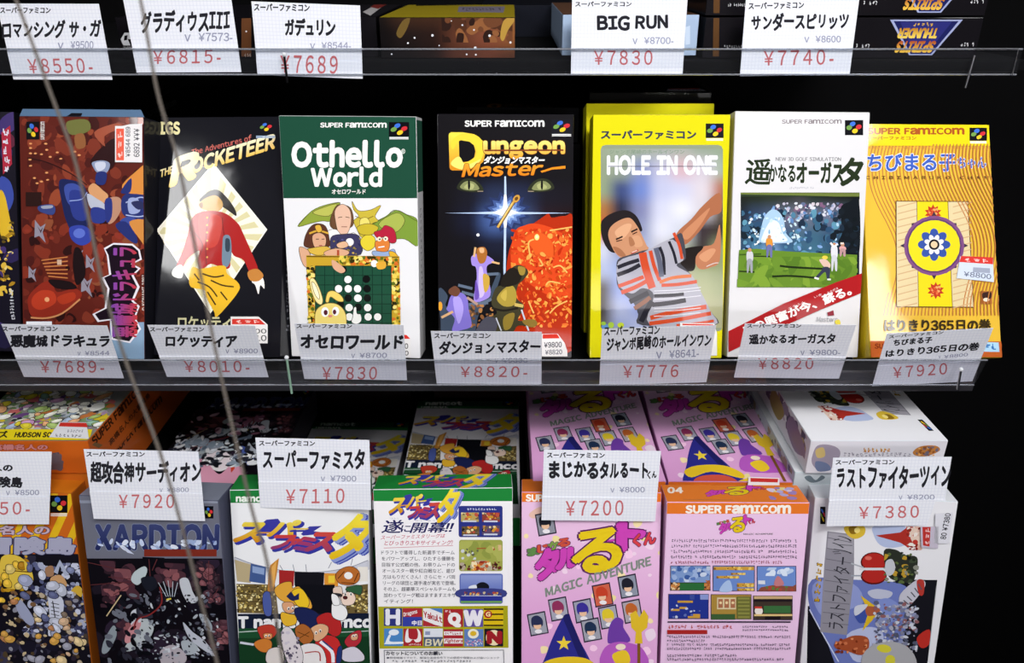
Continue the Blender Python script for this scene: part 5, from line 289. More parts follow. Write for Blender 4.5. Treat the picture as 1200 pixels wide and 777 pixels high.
 'maru':{'ops':[('L','#b9763a',0.86,[-9.1,170.5,-12.3,159.7,-14.3,149.0,-14.3,138.3,-12.0,127.7,-7.9,117.0,-2.8,106.5,1.8,95.9,4.9,85.4,5.9,74.9,4.7,64.4,1.8,53.9,-1.5,43.5,-4.2,33.1]),('L','#b9763a',0.83,[-6.4,170.5,-9.6,159.7,-11.6,149.0,-11.5,138.3,-9.1,127.7,-4.9,117.1,0.1,106.5,4.7,95.9,7.8,85.4,8.7,74.9,7.4,64.4,4.5,53.9,1.1,43.5,-1.5,33.1]),('L','#b9763a',0.82,[-3.7,170.5,-6.9,159.8,-8.8,149.0,-8.6,138.3,-6.2,127.7,-1.9,117.1,3.1,106.5,7.7,95.9,10.7,85.4,11.4,74.9,10.0,64.4,7.1,53.9,3.8,43.5,1.2,33.1]),('L','#b9763a',0.86,[-1.0,170.6,-4.2,159.8,-6.0,149.0,-5.8,138.3,-3.2,127.7,1.0,117.1,6.1,106.5,10.6,95.9,13.5,85.4,14.2,74.9,12.7,64.4,9.8,53.9,6.4,43.5,3.9,33.1]),('L','#b9763a',0.86,[1.7,170.6,-1.5,159.8,-3.3,149.1,-2.9,138.4,-0.3,127.7,4.0,117.1,9.0,106.5,13.5,96.0,16.4,85.4,17.0,74.9,15.4,64.4,12.4,53.9,9.1,43.5,6.6,33.1]),('L','#b9763a',0.86,[4.4,170.6,1.2,159.8,-0.5,149.1,-0.1,138.4,2.6,127.7,7.0,117.1,12.0,106.5,16.4,96.0,19.2,85.4,19.7,74.9,18.1,64.4,15.1,53.9,11.7,43.5,9.3,33.1]),('L','#b9763a',0.86,[7.1,170.6,4.0,159.8,2.3,149.1,2.8,138.4,5.5,127.7,10.0,117.1,15.0,106.5,19.4,96.0,22.1,85.4,22.5,74.9,20.8,64.4,17.7,54.0,14.4,43.5,12.0,33.1]),('L','#b9763a',0.86,[9.7,170.6,6.7,159.8,5.1,149.1,5.7,138.4,8.5,127.8,12.9,117.1,18.0,106.5,22.3,96.0,24.9,85.4,25.3,74.9,23.5,64.4,20.4,54.0,17.0,43.5,14.7,33.1]),('L','#b9763a',0.86,[12.4,170.7,9.4,159.9,7.9,149.1,8.5,138.4,11.4,127.8,15.9,117.2,20.9,106.6,25.2,96.0,27.7,85.4,28.0,74.9,26.2,64.4,23.0,54.0,19.7,43.5,17.4,33.1]),('L','#b9763a',0.86,[15.1,170.7,12.1,159.9,10.7,149.1,11.4,138.4,14.4,127.8,18.9,117.2,23.9,106.6,28.1,96.0,30.6,85.5,30.8,74.9,28.9,64.4,25.7,54.0,22.4,43.5,20.2,33.1]),('L','#b9763a',0.86,[17.8,170.7,14.9,159.9,13.5,149.2,14.3,138.5,17.3,127.8,21.9,117.2,26.9,106.6,31.1,96.0,33.4,85.5,33.5,74.9,31.5,64.4,28.3,54.0,25.0,43.5,22.9,33.1]),('L','#b9763a',0.86,[20.5,170.7,17.6,159.9,16.3,149.2,17.2,138.5,20.3,127.8,24.9,117.2,29.9,106.6,34.0,96.0,36.3,85.5,36.3,74.9,34.2,64.4,31.0,54.0,27.7,43.5,25.6,33.1]),('L','#b9763a',0.86,[23.2,170.7,20.3,159.9,19.1,149.2,20.0,138.5,23.2,127.8,27.9,117.2,32.8,106.6,36.9,96.0,39.1,85.5,39.0,74.9,36.9,64.4,33.6,54.0,30.4,43.5,28.3,33.1]),('L','#b9763a',0.86,[25.9,170.7,23.1,160.0,21.9,149.2,22.9,138.5,26.2,127.8,30.8,117.2,35.8,106.6,39.8,96.0,41.9,85.5,41.8,75.0,39.6,64.4,36.3,54.0,33.0,43.5,31.1,33.1]),('L','#b9763a',0.86,[28.6,170.8,25.8,160.0,24.7,149.2,25.8,138.5,29.1,127.9,33.8,117.2,38.8,106.6,42.7,96.1,44.8,85.5,44.5,75.0,42.3,64.5,38.9,54.0,35.7,43.5,33.8,33.1]),('L','#b9763a',0.86,[31.3,170.8,28.5,160.0,27.5,149.2,28.7,138.5,32.1,127.9,36.8,117.2,41.7,106.6,45.6,96.1,47.6,85.5,47.3,75.0,44.9,64.5,41.6,54.0,38.4,43.5,36.5,33.1]),('L','#b9763a',0.86,[34.0,170.8,31.3,160.0,30.3,149.3,31.6,138.6,35.0,127.9,39.8,117.3,44.7,106.7,48.6,96.1,50.4,85.5,50.0,75.0,47.6,64.5,44.3,54.0,41.1,43.5,39.3,33.1]),('L','#b9763a',0.86,[36.7,170.8,34.0,160.0,33.1,149.3,34.5,138.6,38.0,127.9,42.8,117.3,47.7,106.7,51.5,96.1,53.2,85.5,52.7,75.0,50.3,64.5,46.9,54.0,43.8,43.5,42.0,33.1]),('L','#b9763a',0.86,[39.4,170.8,36.8,160.0,36.0,149.3,37.4,138.6,41.0,127.9,45.8,117.3,50.7,106.7,54.4,96.1,56.1,85.5,55.5,75.0,53.0,64.5,49.6,54.0,46.5,43.5,44.8,33.1]),('L','#b9763a',0.86,[42.2,170.9,39.5,160.1,38.8,149.3,40.3,138.6,44.0,127.9,48.8,117.3,53.6,106.7,57.3,96.1,58.9,85.5,58.2,75.0,55.7,64.5,52.2,54.0,49.1,43.5,47.5,33.1]),('L','#b9763a',0.86,[44.9,170.9,42.3,160.1,41.6,149.3,43.3,138.6,46.9,127.9,51.8,117.3,56.6,106.7,60.2,96.1,61.7,85.5,60.9,75.0,58.3,64.5,54.9,54.0,51.8,43.5,50.3,33.1]),('L','#b9763a',0.86,[47.6,170.9,45.1,160.1,44.5,149.3,46.2,138.6,49.9,128.0,54.8,117.3,59.6,106.7,63.1,96.1,64.5,85.6,63.7,75.0,61.0,64.5,57.6,54.0,54.5,43.6,53.0,33.1]),('L','#b9763a',0.82,[50.3,170.9,47.8,160.1,47.3,149.4,49.1,138.6,52.9,128.0,57.8,117.3,62.5,106.7,66.0,96.1,67.3,85.6,66.4,75.0,63.7,64.5,60.2,54.0,57.2,43.6,55.8,33.1]),('L','#b9763a',0.86,[53.0,170.9,50.6,160.1,50.2,149.4,52.0,138.7,55.9,128.0,60.8,117.4,65.5,106.7,68.9,96.1,70.1,85.6,69.1,75.0,66.4,64.5,62.9,54.0,59.9,43.6,58.6,33.1]),('L','#b9763a',0.86,[55.7,171.0,53.4,160.2,53.0,149.4,55.0,138.7,58.8,128.0,63.8,117.4,68.5,106.7,71.8,96.1,72.9,85.6,71.8,75.0,69.0,64.5,65.5,54.0,62.6,43.6,61.3,33.1]),('L','#b9763a',0.86,[58.5,171.0,56.2,160.2,55.9,149.4,57.9,138.7,61.8,128.0,66.8,117.4,71.4,106.8,74.7,96.2,75.7,85.6,74.6,75.0,71.7,64.5,68.2,54.0,65.3,43.6,64.1,33.1]),('L','#b9763a',0.86,[61.2,171.0,58.9,160.2,58.7,149.4,60.8,138.7,64.8,128.0,69.8,117.4,74.4,106.8,77.6,96.2,78.5,85.6,77.3,75.0,74.4,64.5,70.9,54.0,68.0,43.6,66.9,33.1]),('L','#b9763a',0.86,[63.9,171.0,61.7,160.2,61.6,149.4,63.8,138.7,67.8,128.1,72.8,117.4,77.3,106.8,80.4,96.2,81.3,85.6,80.0,75.0,77.1,64.5,73.6,54.0,70.8,43.6,69.7,33.1]),('L','#b9763a',0.86,[66.6,171.0,64.5,160.2,64.5,149.5,66.7,138.7,70.8,128.1,75.8,117.4,80.3,106.8,83.3,96.2,84.1,85.6,82.7,75.0,79.7,64.5,76.2,54.0,73.5,43.6,72.5,33.1]),('L','#b9763a',0.86,[69.4,171.1,67.3,160.2,67.3,149.5,69.7,138.8,73.8,128.1,78.8,117.4,83.3,106.8,86.2,96.2,86.9,85.6,85.5,75.1,82.4,64.5,78.9,54.0,76.2,43.6,75.3,33.1]),('L','#b9763a',0.83,[72.1,171.1,70.1,160.3,70.2,149.5,72.6,138.8,76.8,128.1,81.8,117.4,86.2,106.8,89.1,96.2,89.7,85.6,88.2,75.1,85.1,64.5,81.6,54.0,78.9,43.6,78.1,33.1]),('L','#b9763a',0.86,[74.8,171.1,72.9,160.3,73.1,149.5,75.6,138.8,79.8,128.1,84.8,117.5,89.2,106.8,92.0,96.2,92.5,85.6,90.9,75.1,87.8,64.5,84.3,54.0,81.6,43.6,80.9,33.1]),('L','#b9763a',0.86,[77.6,171.1,75.7,160.3,76.0,149.5,78.5,138.8,82.8,128.1,87.8,117.5,92.1,106.8,94.9,96.2,95.3,85.6,93.6,75.1,90.4,64.5,86.9,54.0,84.4,43.6,83.7,33.1]),('L','#b9763a',0.86,[80.3,171.1,78.5,160.3,78.8,149.6,81.5,138.8,85.8,128.1,90.8,117.5,95.1,106.9,97.7,96.2,98.1,85.6,96.3,75.1,93.1,64.5,89.6,54.0,87.1,43.6,86.5,33.1]),('L','#b9763a',0.86,[83.1,171.2,81.3,160.3,81.7,149.6,84.4,138.8,88.8,128.2,93.8,117.5,98.0,106.9,100.6,96.2,100.9,85.7,99.0,75.1,95.8,64.6,92.3,54.0,89.8,43.6,89.3,33.1]),('L','#b9763a',0.86,[85.8,171.2,84.1,160.4,84.6,149.6,87.4,138.9,91.8,128.2,96.8,117.5,101.0,106.9,103.5,96.3,103.7,85.7,101.7,75.1,98.5,64.6,95.0,54.1,92.6,43.6,92.1,33.1]),('L','#b9763a',0.86,[88.6,171.2,86.9,160.4,87.5,149.6,90.4,138.9,94.8,128.2,99.8,117.5,103.9,106.9,106.3,96.3,106.5,85.7,104.4,75.1,101.1,64.6,97.7,54.1,95.3,43.6,94.9,33.1]),('L','#b9763a',0.86,[91.3,171.2,89.8,160.4,90.4,149.6,93.3,138.9,97.8,128.2,102.8,117.5,106.9,106.9,109.2,96.3,109.2,85.7,107.2,75.1,103.8,64.6,100.4,54.1,98.1,43.6,97.7,33.1]),('L','#b9763a',0.86,[94.1,171.2,92.6,160.4,93.3,149.6,96.3,138.9,100.8,128.2,105.8,117.6,109.8,106.9,112.1,96.3,112.0,85.7,109.9,75.1,106.5,64.6,103.1,54.1,100.8,43.6,100.6,33.1]),('L','#b9763a',0.86,[96.8,171.3,95.4,160.4,96.2,149.7,99.3,138.9,103.8,128.2,108.8,117.6,112.8,106.9,114.9,96.3,114.8,85.7,112.6,75.1,109.2,64.6,105.8,54.1,103.6,43.6,103.4,33.1]),('L','#b9763a',0.86,[99.6,171.3,98.2,160.5,99.2,149.7,102.3,138.9,106.9,128.2,111.8,117.6,115.7,106.9,117.8,96.3,117.6,85.7,115.3,75.1,111.8,64.6,108.5,54.1,106.3,43.6,106.2,33.1]),('L','#b9763a',0.86,[102.4,171.3,101.1,160.5,102.1,149.7,105.3,139.0,109.9,128.3,114.8,117.6,118.7,106.9,120.7,96.3,120.3,85.7,118.0,75.1,114.5,64.6,111.2,54.1,109.1,43.6,109.1,33.1]),('L','#b9763a',0.86,[105.1,171.3,103.9,160.5,105.0,149.7,108.2,139.0,112.9,128.3,117.8,117.6,121.6,107.0,123.5,96.3,123.1,85.7,120.7,75.1,117.2,64.6,113.9,54.1,111.8,43.6,111.9,33.1]),('L','#b9763a',0.86,[107.9,171.3,106.8,160.5,107.9,149.7,111.2,139.0,115.9,128.3,120.8,117.6,124.5,107.0,126.4,96.3,125.9,85.7,123.4,75.1,119.9,64.6,116.6,54.1,114.6,43.6,114.7,33.1]),('L','#b9763a',0.86,[110.7,171.4,109.6,160.5,110.9,149.7,114.2,139.0,118.9,128.3,123.8,117.6,127.5,107.0,129.2,96.3,128.6,85.7,126.1,75.2,122.6,64.6,119.3,54.1,117.4,43.6,117.6,33.2]),('L','#b9763a',0.86,[113.4,171.4,112.5,160.5,113.8,149.8,117.2,139.0,121.9,128.3,126.8,117.6,130.4,107.0,132.1,96.4,131.4,85.7,128.8,75.2,125.2,64.6,122.0,54.1,120.1,43.6,120.5,33.2]),('P','#e6d012',[-5.5,189.2,109.2,190.2,108.1,169.9,-6.3,169.1]),('P','#d8963a',[2.1,167.0,3.1,169.1,4.1,167.0]),('P','#d8963a',[5.6,167.0,6.5,169.2,7.6,167.0]),('P','#d8963a',[9.0,167.0,9.9,169.2,11.0,167.0]),('P','#d8963a',[12.4,167.1,13.3,169.2,14.4,167.1]),('P','#d8963a',[15.8,167.1,16.8,169.2,17.8,167.1]),('P','#d8963a',[19.2,167.1,20.2,169.3,21.2,167.1]),('P','#d8963a',[22.6,167.1,23.6,169.3,24.6,167.1]),('P','#d8963a',[26.1,167.2,27.0,169.3,28.1,167.2]),('P','#d8963a',[29.5,167.2,30.4,169.3,31.5,167.2]),('P','#d8963a',[32.9,167.2,33.9,169.4,34.9,167.2]),('P','#d8963a',[36.3,167.2,37.3,169.4,38.3,167.2]),('P','#d8963a',[39.8,167.2,40.7,169.4,41.8,167.3]),('P','#d8963a',[43.2,167.3,44.1,169.4,45.2,167.3]),('P','#d8963a',[46.6,167.3,47.6,169.5,48.6,167.3]),('P','#d8963a',[50.0,167.3,51.0,169.5,52.0,167.3]),('P','#d8963a',[53.5,167.3,54.4,169.5,55.5,167.4]),('P','#d8963a',[56.9,167.4,57.9,169.5,58.9,167.4]),('P','#d8963a',[60.3,167.4,61.3,169.6,62.3,167.4]),('P','#d8963a',[63.8,167.4,64.7,169.6,65.8,167.4]),('P','#d8963a',[67.2,167.4,68.2,169.6,69.2,167.5]),('P','#d8963a',[70.6,167.5,71.6,169.6,72.6,167.5]),('P','#d8963a',[74.1,167.5,75.0,169.7,76.1,167.5]),('P','#d8963a',[77.5,167.5,78.5,169.7,79.5,167.5]),('P','#d8963a',[80.9,167.5,81.9,169.7,83.0,167.5]),('P','#d8963a',[84.4,167.6,85.4,169.7,86.4,167.6]),('P','#d8963a',[87.8,167.6,88.8,169.8,89.8,167.6]),('P','#d8963a',[91.3,167.6,92.3,169.8,93.3,167.6]),('P','#d8963a',[94.7,167.6,95.7,169.8,96.7,167.6]),('P','#d8963a',[98.2,167.7,99.1,169.8,100.2,167.7]),('P','#d8963a',[101.6,167.7,102.6,169.8,103.6,167.7]),('T','SUPER FAMICOM','#a8501c','#a8501c',[5.2,178.7,83.6,179.2,5.4,183.6],0.05,0,0),('T','スーパーファミコン','#a8501c','#a8501c',[4.2,174.0,44.5,174.3,4.3,176.9],0.03,0,0),('P','#0c0c12',[88.5,184.6,102.7,184.7,102.1,173.9,87.9,173.8]),('E','#3c6ed0',[94.3,182.0,2.2,0.8,0.5,-1.6]),('E','#c83038',[99.0,179.8,2.2,0.8,0.5,-1.5]),('E','#6f9a48',[91.6,179.2,2.2,0.8,0.5,-1.5]),('E','#e6c428',[95.9,176.9,2.1,0.8,0.4,-1.5]),('P','#e8e8e8',[88.3,173.5,101.7,173.6,101.6,172.8,88.2,172.7]),('P','#e8e8e8',[88.2,172.4,101.6,172.5,101.6,171.8,88.2,171.7]),('T','ちびまる子','#e4e8f0','#e4e8f0',[3.9,148.4,75.4,149.2,4.8,162.3],0.065,0,0),('T','ちびまる子','#3a5cb8','#3a5cb8',[3.9,148.4,75.4,149.2,4.8,162.3],0.03,0,0),('T','ちゃん','#e4e8f0','#e4e8f0',[77.2,151.3,99.9,151.7,77.7,159.9],0.07,0,0),('T','ちゃん','#3a5cb8','#3a5cb8',[77.2,151.3,99.9,151.7,77.7,159.9],0.03,0,0),('T','CHIBIMARUKO CHAN','#6a4a1c','#6a4a1c',[2.2,142.0,101.5,142.5,2.3,144.5],0.03,0,0.5),('P','#5a4020',[25.6,124.6,84.2,124.6,84.2,39.3,22.1,39.6]),('P','#d9c79a',[26.2,124.0,83.5,123.9,83.6,40.0,22.7,40.2]),('L','#c9a478',0.81,[27.0,119.5,42.8,123.6]),('L','#c9a478',0.81,[71.4,119.7,86.8,123.8]),('L','#c9a478',0.78,[26.7,114.1,42.6,118.2]),('L','#c9a478',0.81,[71.1,114.3,86.5,118.4]),('L','#c9a478',0.81,[26.5,108.7,42.3,112.7]),('L','#c9a478',0.78,[70.8,108.9,86.3,112.9]),('L','#c9a478',0.78,[26.2,103.3,42.0,107.3]),('L','#c9a478',0.78,[70.6,103.4,86.0,107.5]),('L','#c9a478',0.81,[26.0,97.9,41.8,101.9]),('L','#c9a478',0.78,[70.3,98.0,85.7,102.1]),('L','#c9a478',0.78,[25.7,92.5,41.5,96.5]),('L','#c9a478',0.81,[70.0,92.6,85.4,96.6]),('L','#c9a478',0.81,[25.5,87.1,41.3,91.1]),('L','#c9a478',0.81,[69.7,87.2,85.1,91.2]),('L','#c9a478',0.78,[25.3,81.7,41.0,85.7]),('L','#c9a478',0.78,[69.4,81.8,84.8,85.8]),('L','#c9a478',0.81,[25.0,76.3,40.7,80.3]),('L','#c9a478',0.78,[69.1,76.5,84.5,80.4]),('L','#c9a478',0.78,[24.8,71.0,40.5,75.0]),('L','#c9a478',0.78,[68.9,71.1,84.2,75.1]),('L','#c9a478',0.81,[24.5,65.6,40.2,69.6]),('L','#c9a478',0.81,[68.6,65.7,83.9,69.7]),('L','#c9a478',0.78,[24.3,60.3,40.0,64.2]),('L','#c9a478',0.81,[68.3,60.4,83.6,64.3]),('L','#c9a478',0.78,[24.0,55.0,39.7,58.9]),('L','#c9a478',0.78,[68.0,55.0,83.3,59.0]),('L','#c9a478',0.78,[23.8,49.6,39.4,53.6]),('L','#c9a478',0.78,[67.7,49.7,83.0,53.6]),('L','#c9a478',0.78,[23.5,44.3,39.2,48.2]),('L','#c9a478',0.78,[67.5,44.3,82.7,48.3]),('L','#c9a478',0.81,[23.3,39.0,38.9,42.9]),('L','#c9a478',0.81,[67.2,39.0,82.5,42.9]),('P','#5a4020',[42.4,124.1,67.8,124.0,67.1,40.0,39.6,40.1]),('P','#e6cf1a',[42.8,123.9,67.3,123.9,66.6,40.1,40.1,40.3]),('P','#b8341e',[59.6,114.9,61.7,112.7,58.7,112.2,59.0,109.2,56.3,110.6,54.8,107.8,53.6,110.6,50.8,109.2,51.4,112.2,48.4,112.7,50.7,114.8,48.6,117.0,51.7,117.5,51.3,120.5,54.0,119.1,55.5,121.9,56.8,119.1,59.6,120.6,58.9,117.5,62.0,117.1]),('N',['#e0a060','#d86838'],16,0.65,1.3,[51.1,111.0,58.8,111.0,59.2,118.7,51.5,118.7],31,1.3),('E','#b8341e',[55.2,114.9,0.9,0.0,-0.1,-1.0]),('P','#b8341e',[58.6,52.8,60.6,50.7,57.6,50.2,57.9,47.2,55.3,48.6,53.8,45.9,52.5,48.6,49.8,47.2,50.4,50.2,47.4,50.7,49.7,52.8,47.6,54.9,50.7,55.4,50.3,58.4,53.0,57.0,54.5,59.7,55.7,57.0,58.5,58.4,57.8,55.4,60.9,54.9]),('N',['#e0a060','#d86838'],16,0.65,1.3,[50.1,49.0,57.7,49.0,58.1,56.6,50.5,56.6],31,1.3),('E','#b8341e',[54.1,52.8,1.0,0.0,0.0,-0.9]),('P','#3c3040',[78.1,86.8,82.1,88.7,78.3,90.6]),('P','#3c3040',[69.0,70.5,71.7,70.8,71.9,73.2]),('P','#3c3040',[51.6,64.9,53.3,61.4,55.4,64.9]),('P','#3c3040',[35.9,73.1,35.8,70.7,38.5,70.5]),('P','#3c3040',[31.2,90.4,27.3,88.5,31.0,86.6]),('P','#3c3040',[40.2,106.8,37.5,106.5,37.4,104.0]),('P','#3c3040',[57.8,112.5,56.0,116.0,53.9,112.5]),('P','#3c3040',[73.5,104.2,73.6,106.7,70.9,106.9]),('E','#7a4a7c',[54.7,88.6,24.3,0.1,-1.3,-24.0]),('E','#5c3a66',[54.7,88.6,22.1,0.1,-1.1,-21.8]),('E','#e2d21e',[54.7,88.6,20.8,0.1,-1.1,-20.5]),('E','#34509c',[63.0,89.4,4.8,0.0,-0.2,-3.5]),('E','#34509c',[60.2,83.6,3.3,-3.4,-2.6,-2.5]),('E','#34509c',[54.3,81.2,-0.3,-4.8,-3.5,0.0]),('E','#34509c',[48.6,83.6,-3.6,-3.4,-2.4,2.4]),('E','#34509c',[46.4,89.4,-4.8,0.0,0.2,3.5]),('E','#34509c',[49.1,95.2,-3.2,3.4,2.6,2.5]),('E','#34509c',[55.1,97.7,0.2,4.7,3.5,0.0]),('E','#34509c',[60.8,95.3,3.6,3.3,2.4,-2.5]),('E','#e8e6e0',[59.6,87.4,2.6,-1.1,-0.8,-1.8]),('E','#e8e6e0',[56.5,84.4,1.0,-2.6,-1.8,-0.7]),('E','#e8e6e0',[52.4,84.4,-1.2,-2.6,-1.7,0.7]),('E','#e8e6e0',[49.6,87.3,-2.7,-1.1,-0.7,1.8]),('E','#e8e6e0',[49.8,91.4,-2.6,1.1,0.8,1.8]),('E','#e8e6e0',[52.9,94.4,-1.0,2.6,1.8,0.7]),('E','#e8e6e0',[57.0,94.4,1.2,2.6,1.7,-0.7]),('E','#e8e6e0',[59.8,91.5,2.7,1.1,0.6,-1.8]),('E','#1c1c20',[54.7,89.4,4.3,0.0,-0.2,-4.3]),('E','#e4c29a',[54.7,89.4,2.7,0.0,-0.1,-2.7]),('P','#9a5a28',[90.1,52.4,99.3,52.4,98.8,42.2,89.5,42.2]),('S','#3a2420',[91.6,50.8,98.0,51.6,98.5,46.9,92.1,46.1]),('E','#e8d8c0',[94.2,45.6,2.5,0.0,-0.1,-1.5]),('T','はりきり365日の巻','#3a2c14','#3a2c14',[11.9,20.9,96.3,20.9,12.3,30.0],0.04,0,0),('P','#bb5c26',[-3.3,13.3,129.1,12.5,127.9,-6.2,-4.1,-5.9]),('T','SUPER FAMICOM','#7a2c10','#7a2c10',[3.5,7.2,52.9,7.1,3.7,11.0],0.04,0,0),('P','#a8d0ea',[90.3,12.2,102.1,11.9,102.5,4.4,89.8,4.7]),('K','#2a6cb0',2,[91.0,5.7,100.5,5.7,91.3,10.9],1)],'base':'#dfb43a','carton':'#e0c020','flap':'#e6cc18','stk':[([74.9,79.9,101.2,79.2,100.9,59.5,71.1,62.6],[('P','#ccd6e6',[74.9,79.9,101.2,79.2,100.9,59.5,71.1,62.6]),('P','#d23a34',[75.7,80.3,101.2,79.2,100.9,73.7,73.9,75.5]),('K','#f0d0cc',3,[77.9,76.0,97.7,74.9,78.2,78.7],2),('P','#9aa2b4',[84.8,71.3,98.3,70.5,98.1,66.6,84.3,67.3]),('T','¥8800','#6a7286','#6a7286',[76.8,64.2,98.6,61.8,77.3,68.1],0.02,0,0)])]},
 'adv':{'ops':[('P','#e0b420',[0.6,184.6,114.5,188.3,110.4,132.9,-7.9,129.4]),('P','#c8641c',[-4.7,129.5,3.1,129.7,32.8,185.6,25.2,185.4]),('P','#c8641c',[9.4,129.9,17.2,130.2,46.6,186.1,39.0,185.8]),('P','#c8641c',[23.5,130.4,31.4,130.6,60.5,186.5,52.8,186.3]),('P','#c8641c',[37.7,130.8,45.6,131.0,74.3,187.0,66.6,186.7]),('P','#c8641c',[51.9,131.2,59.8,131.4,88.2,187.4,80.5,187.2]),('P','#c8641c',[66.1,131.6,74.0,131.8,102.1,187.9,94.4,187.6]),('P','#c8641c',[80.3,132.0,88.2,132.3,116.0,188.3,108.3,188.1]),('P','#c8641c',[94.5,132.5,102.4,132.7,129.9,188.8,122.2,188.5]),('P','#c8641c',[108.8,132.9,116.7,133.1,143.9,189.2,136.1,189.0]),('P','#0c0c12',[87.0,183.9,100.2,184.3,98.5,169.4,85.3,169.0]),('E','#3c6ed0',[92.1,180.4,2.1,0.8,0.5,-2.1]),('E','#c83038',[96.3,177.5,2.1,0.9,0.4,-2.1]),('E','#6f9a48',[89.3,176.6,2.1,0.8,0.5,-2.1]),('E','#e6c428',[93.1,173.4,2.0,0.9,0.4,-2.1]),('P','#e8e8e8',[85.7,168.5,98.1,168.9,98.0,167.9,85.5,167.5]),('P','#e8e8e8',[85.5,167.0,97.9,167.4,97.8,166.5,85.4,166.1]),('P','#15131c',[-9.3,130.3,105.7,133.7,104.2,7.4,-28.8,4.2]),('N',['#1a1826','#2c2a3c','#3a3850'],30,4.69,10.94,[-20.8,24.5,104.6,27.6,114.9,131.2,-5.0,127.7],40,1.6),('T','名人の','#3a3050','#3a3050',[44.8,149.0,82.4,150.2,45.8,156.6],0.09,0,0),('T','名人の','#c8b0c0','#c8b0c0',[44.8,149.0,82.4,150.2,45.8,156.6],0.04,0,0),('T','大冒険島','#2c2c54','#2c2c54',[6.4,130.8,99.4,133.5,8.5,145.3],0.1,0,0),('T','大冒険島','#a8a8c0','#a8a8c0',[6.4,130.8,99.4,133.5,8.5,145.3],0.06,0,0),('N',['#c89a24','#a87818','#e0b83c','#6a4a10','#3c2c10','#b08a30'],130,1.09,3.13,[-9.8,96.2,60.4,98.2,64.5,131.6,-4.7,129.5],41,1.4),('N',['#8a90b0','#a8aec8','#5c6288','#3a3c5c','#c8cce0','#20202c','#444868'],190,0.94,3.13,[49.0,57.7,102.8,59.1,109.6,125.6,57.3,124.0],42,1.8),('N',['#b8a890','#7a5a3c','#50402c','#8a8a98','#c8b48c','#2c2430','#4c4038'],260,0.78,2.81,[-20.2,28.5,101.7,31.5,108.5,99.5,-9.8,96.2],43,1.5),('S','#9aa0bc',[49.6,88.4,54.7,90.5,62.2,73.5,58.3,67.7,51.4,77.1]),('S','#c8ccdc',[76.2,96.7,84.2,96.9,87.2,87.6,80.8,66.3,71.8,58.3,74.8,77.7]),('L','#16161e',0.81,[78.8,91.1,79.0,72.1]),('L','#16161e',0.65,[77.3,89.2,83.5,87.9]),('L','#16161e',0.65,[76.9,85.8,83.2,84.4]),('L','#16161e',0.65,[76.5,82.3,82.8,81.0]),('L','#16161e',0.65,[76.1,78.9,82.4,77.5]),('L','#16161e',0.65,[75.7,75.4,82.0,74.1]),('L','#16161e',0.65,[75.3,72.0,81.6,70.6]),('S','#c89a6a',[79.5,111.8,87.8,114.8,91.7,106.5,86.3,100.8,80.1,102.5]),('S','#a0785a',[76.6,120.9,82.4,122.9,82.2,114.6,76.6,113.5]),('S','#cfa83c',[94.3,101.0,99.6,105.8,103.2,102.2,101.7,95.5,98.7,97.3,97.3,99.2]),('S','#2c2c3c',[66.4,81.3,72.6,79.6,71.7,71.9,65.2,71.7]),('P','#a8b0c8',[82.6,117.4,88.6,128.6,94.3,115.9,90.9,113.9,88.0,123.1,85.5,115.6]),('S','#e0c048',[43.8,129.1,58.1,130.5,65.9,116.9,62.7,103.8,41.9,103.2]),('L','#6a4c10',0.98,[43.9,118.1,64.3,116.9]),('S','#1a160c',[41.9,108.8,46.9,110.8,46.7,103.4,41.7,101.4]),('S','#1a160c',[55.6,111.1,62.0,111.3,60.2,102.8,54.7,103.6]),('N',['#c89a24','#e0b83c','#a87818','#d8c070'],20,2.5,4.69,[-11.0,88.6,56.3,90.5,60.9,127.8,-5.3,125.9],1041,1.4),('N',['#9aa0bc','#b8bccc','#7c84a8','#c8ccdc','#5c6288'],16,2.93,6.18,[52.2,57.8,104.5,59.2,111.0,123.8,60.2,122.3],1042,1.8),('N',['#c8a888','#b07a50','#d8c090','#9a9aa8','#c89848','#7a6a5c','#e0d0b0'],40,1.95,4.55,[-20.2,28.5,101.7,31.5,107.8,91.9,-11.0,88.6],1043,1.5)],'base':'#c8821c','carton':'#b4601c','flap':'#d0781a','stk':[]},
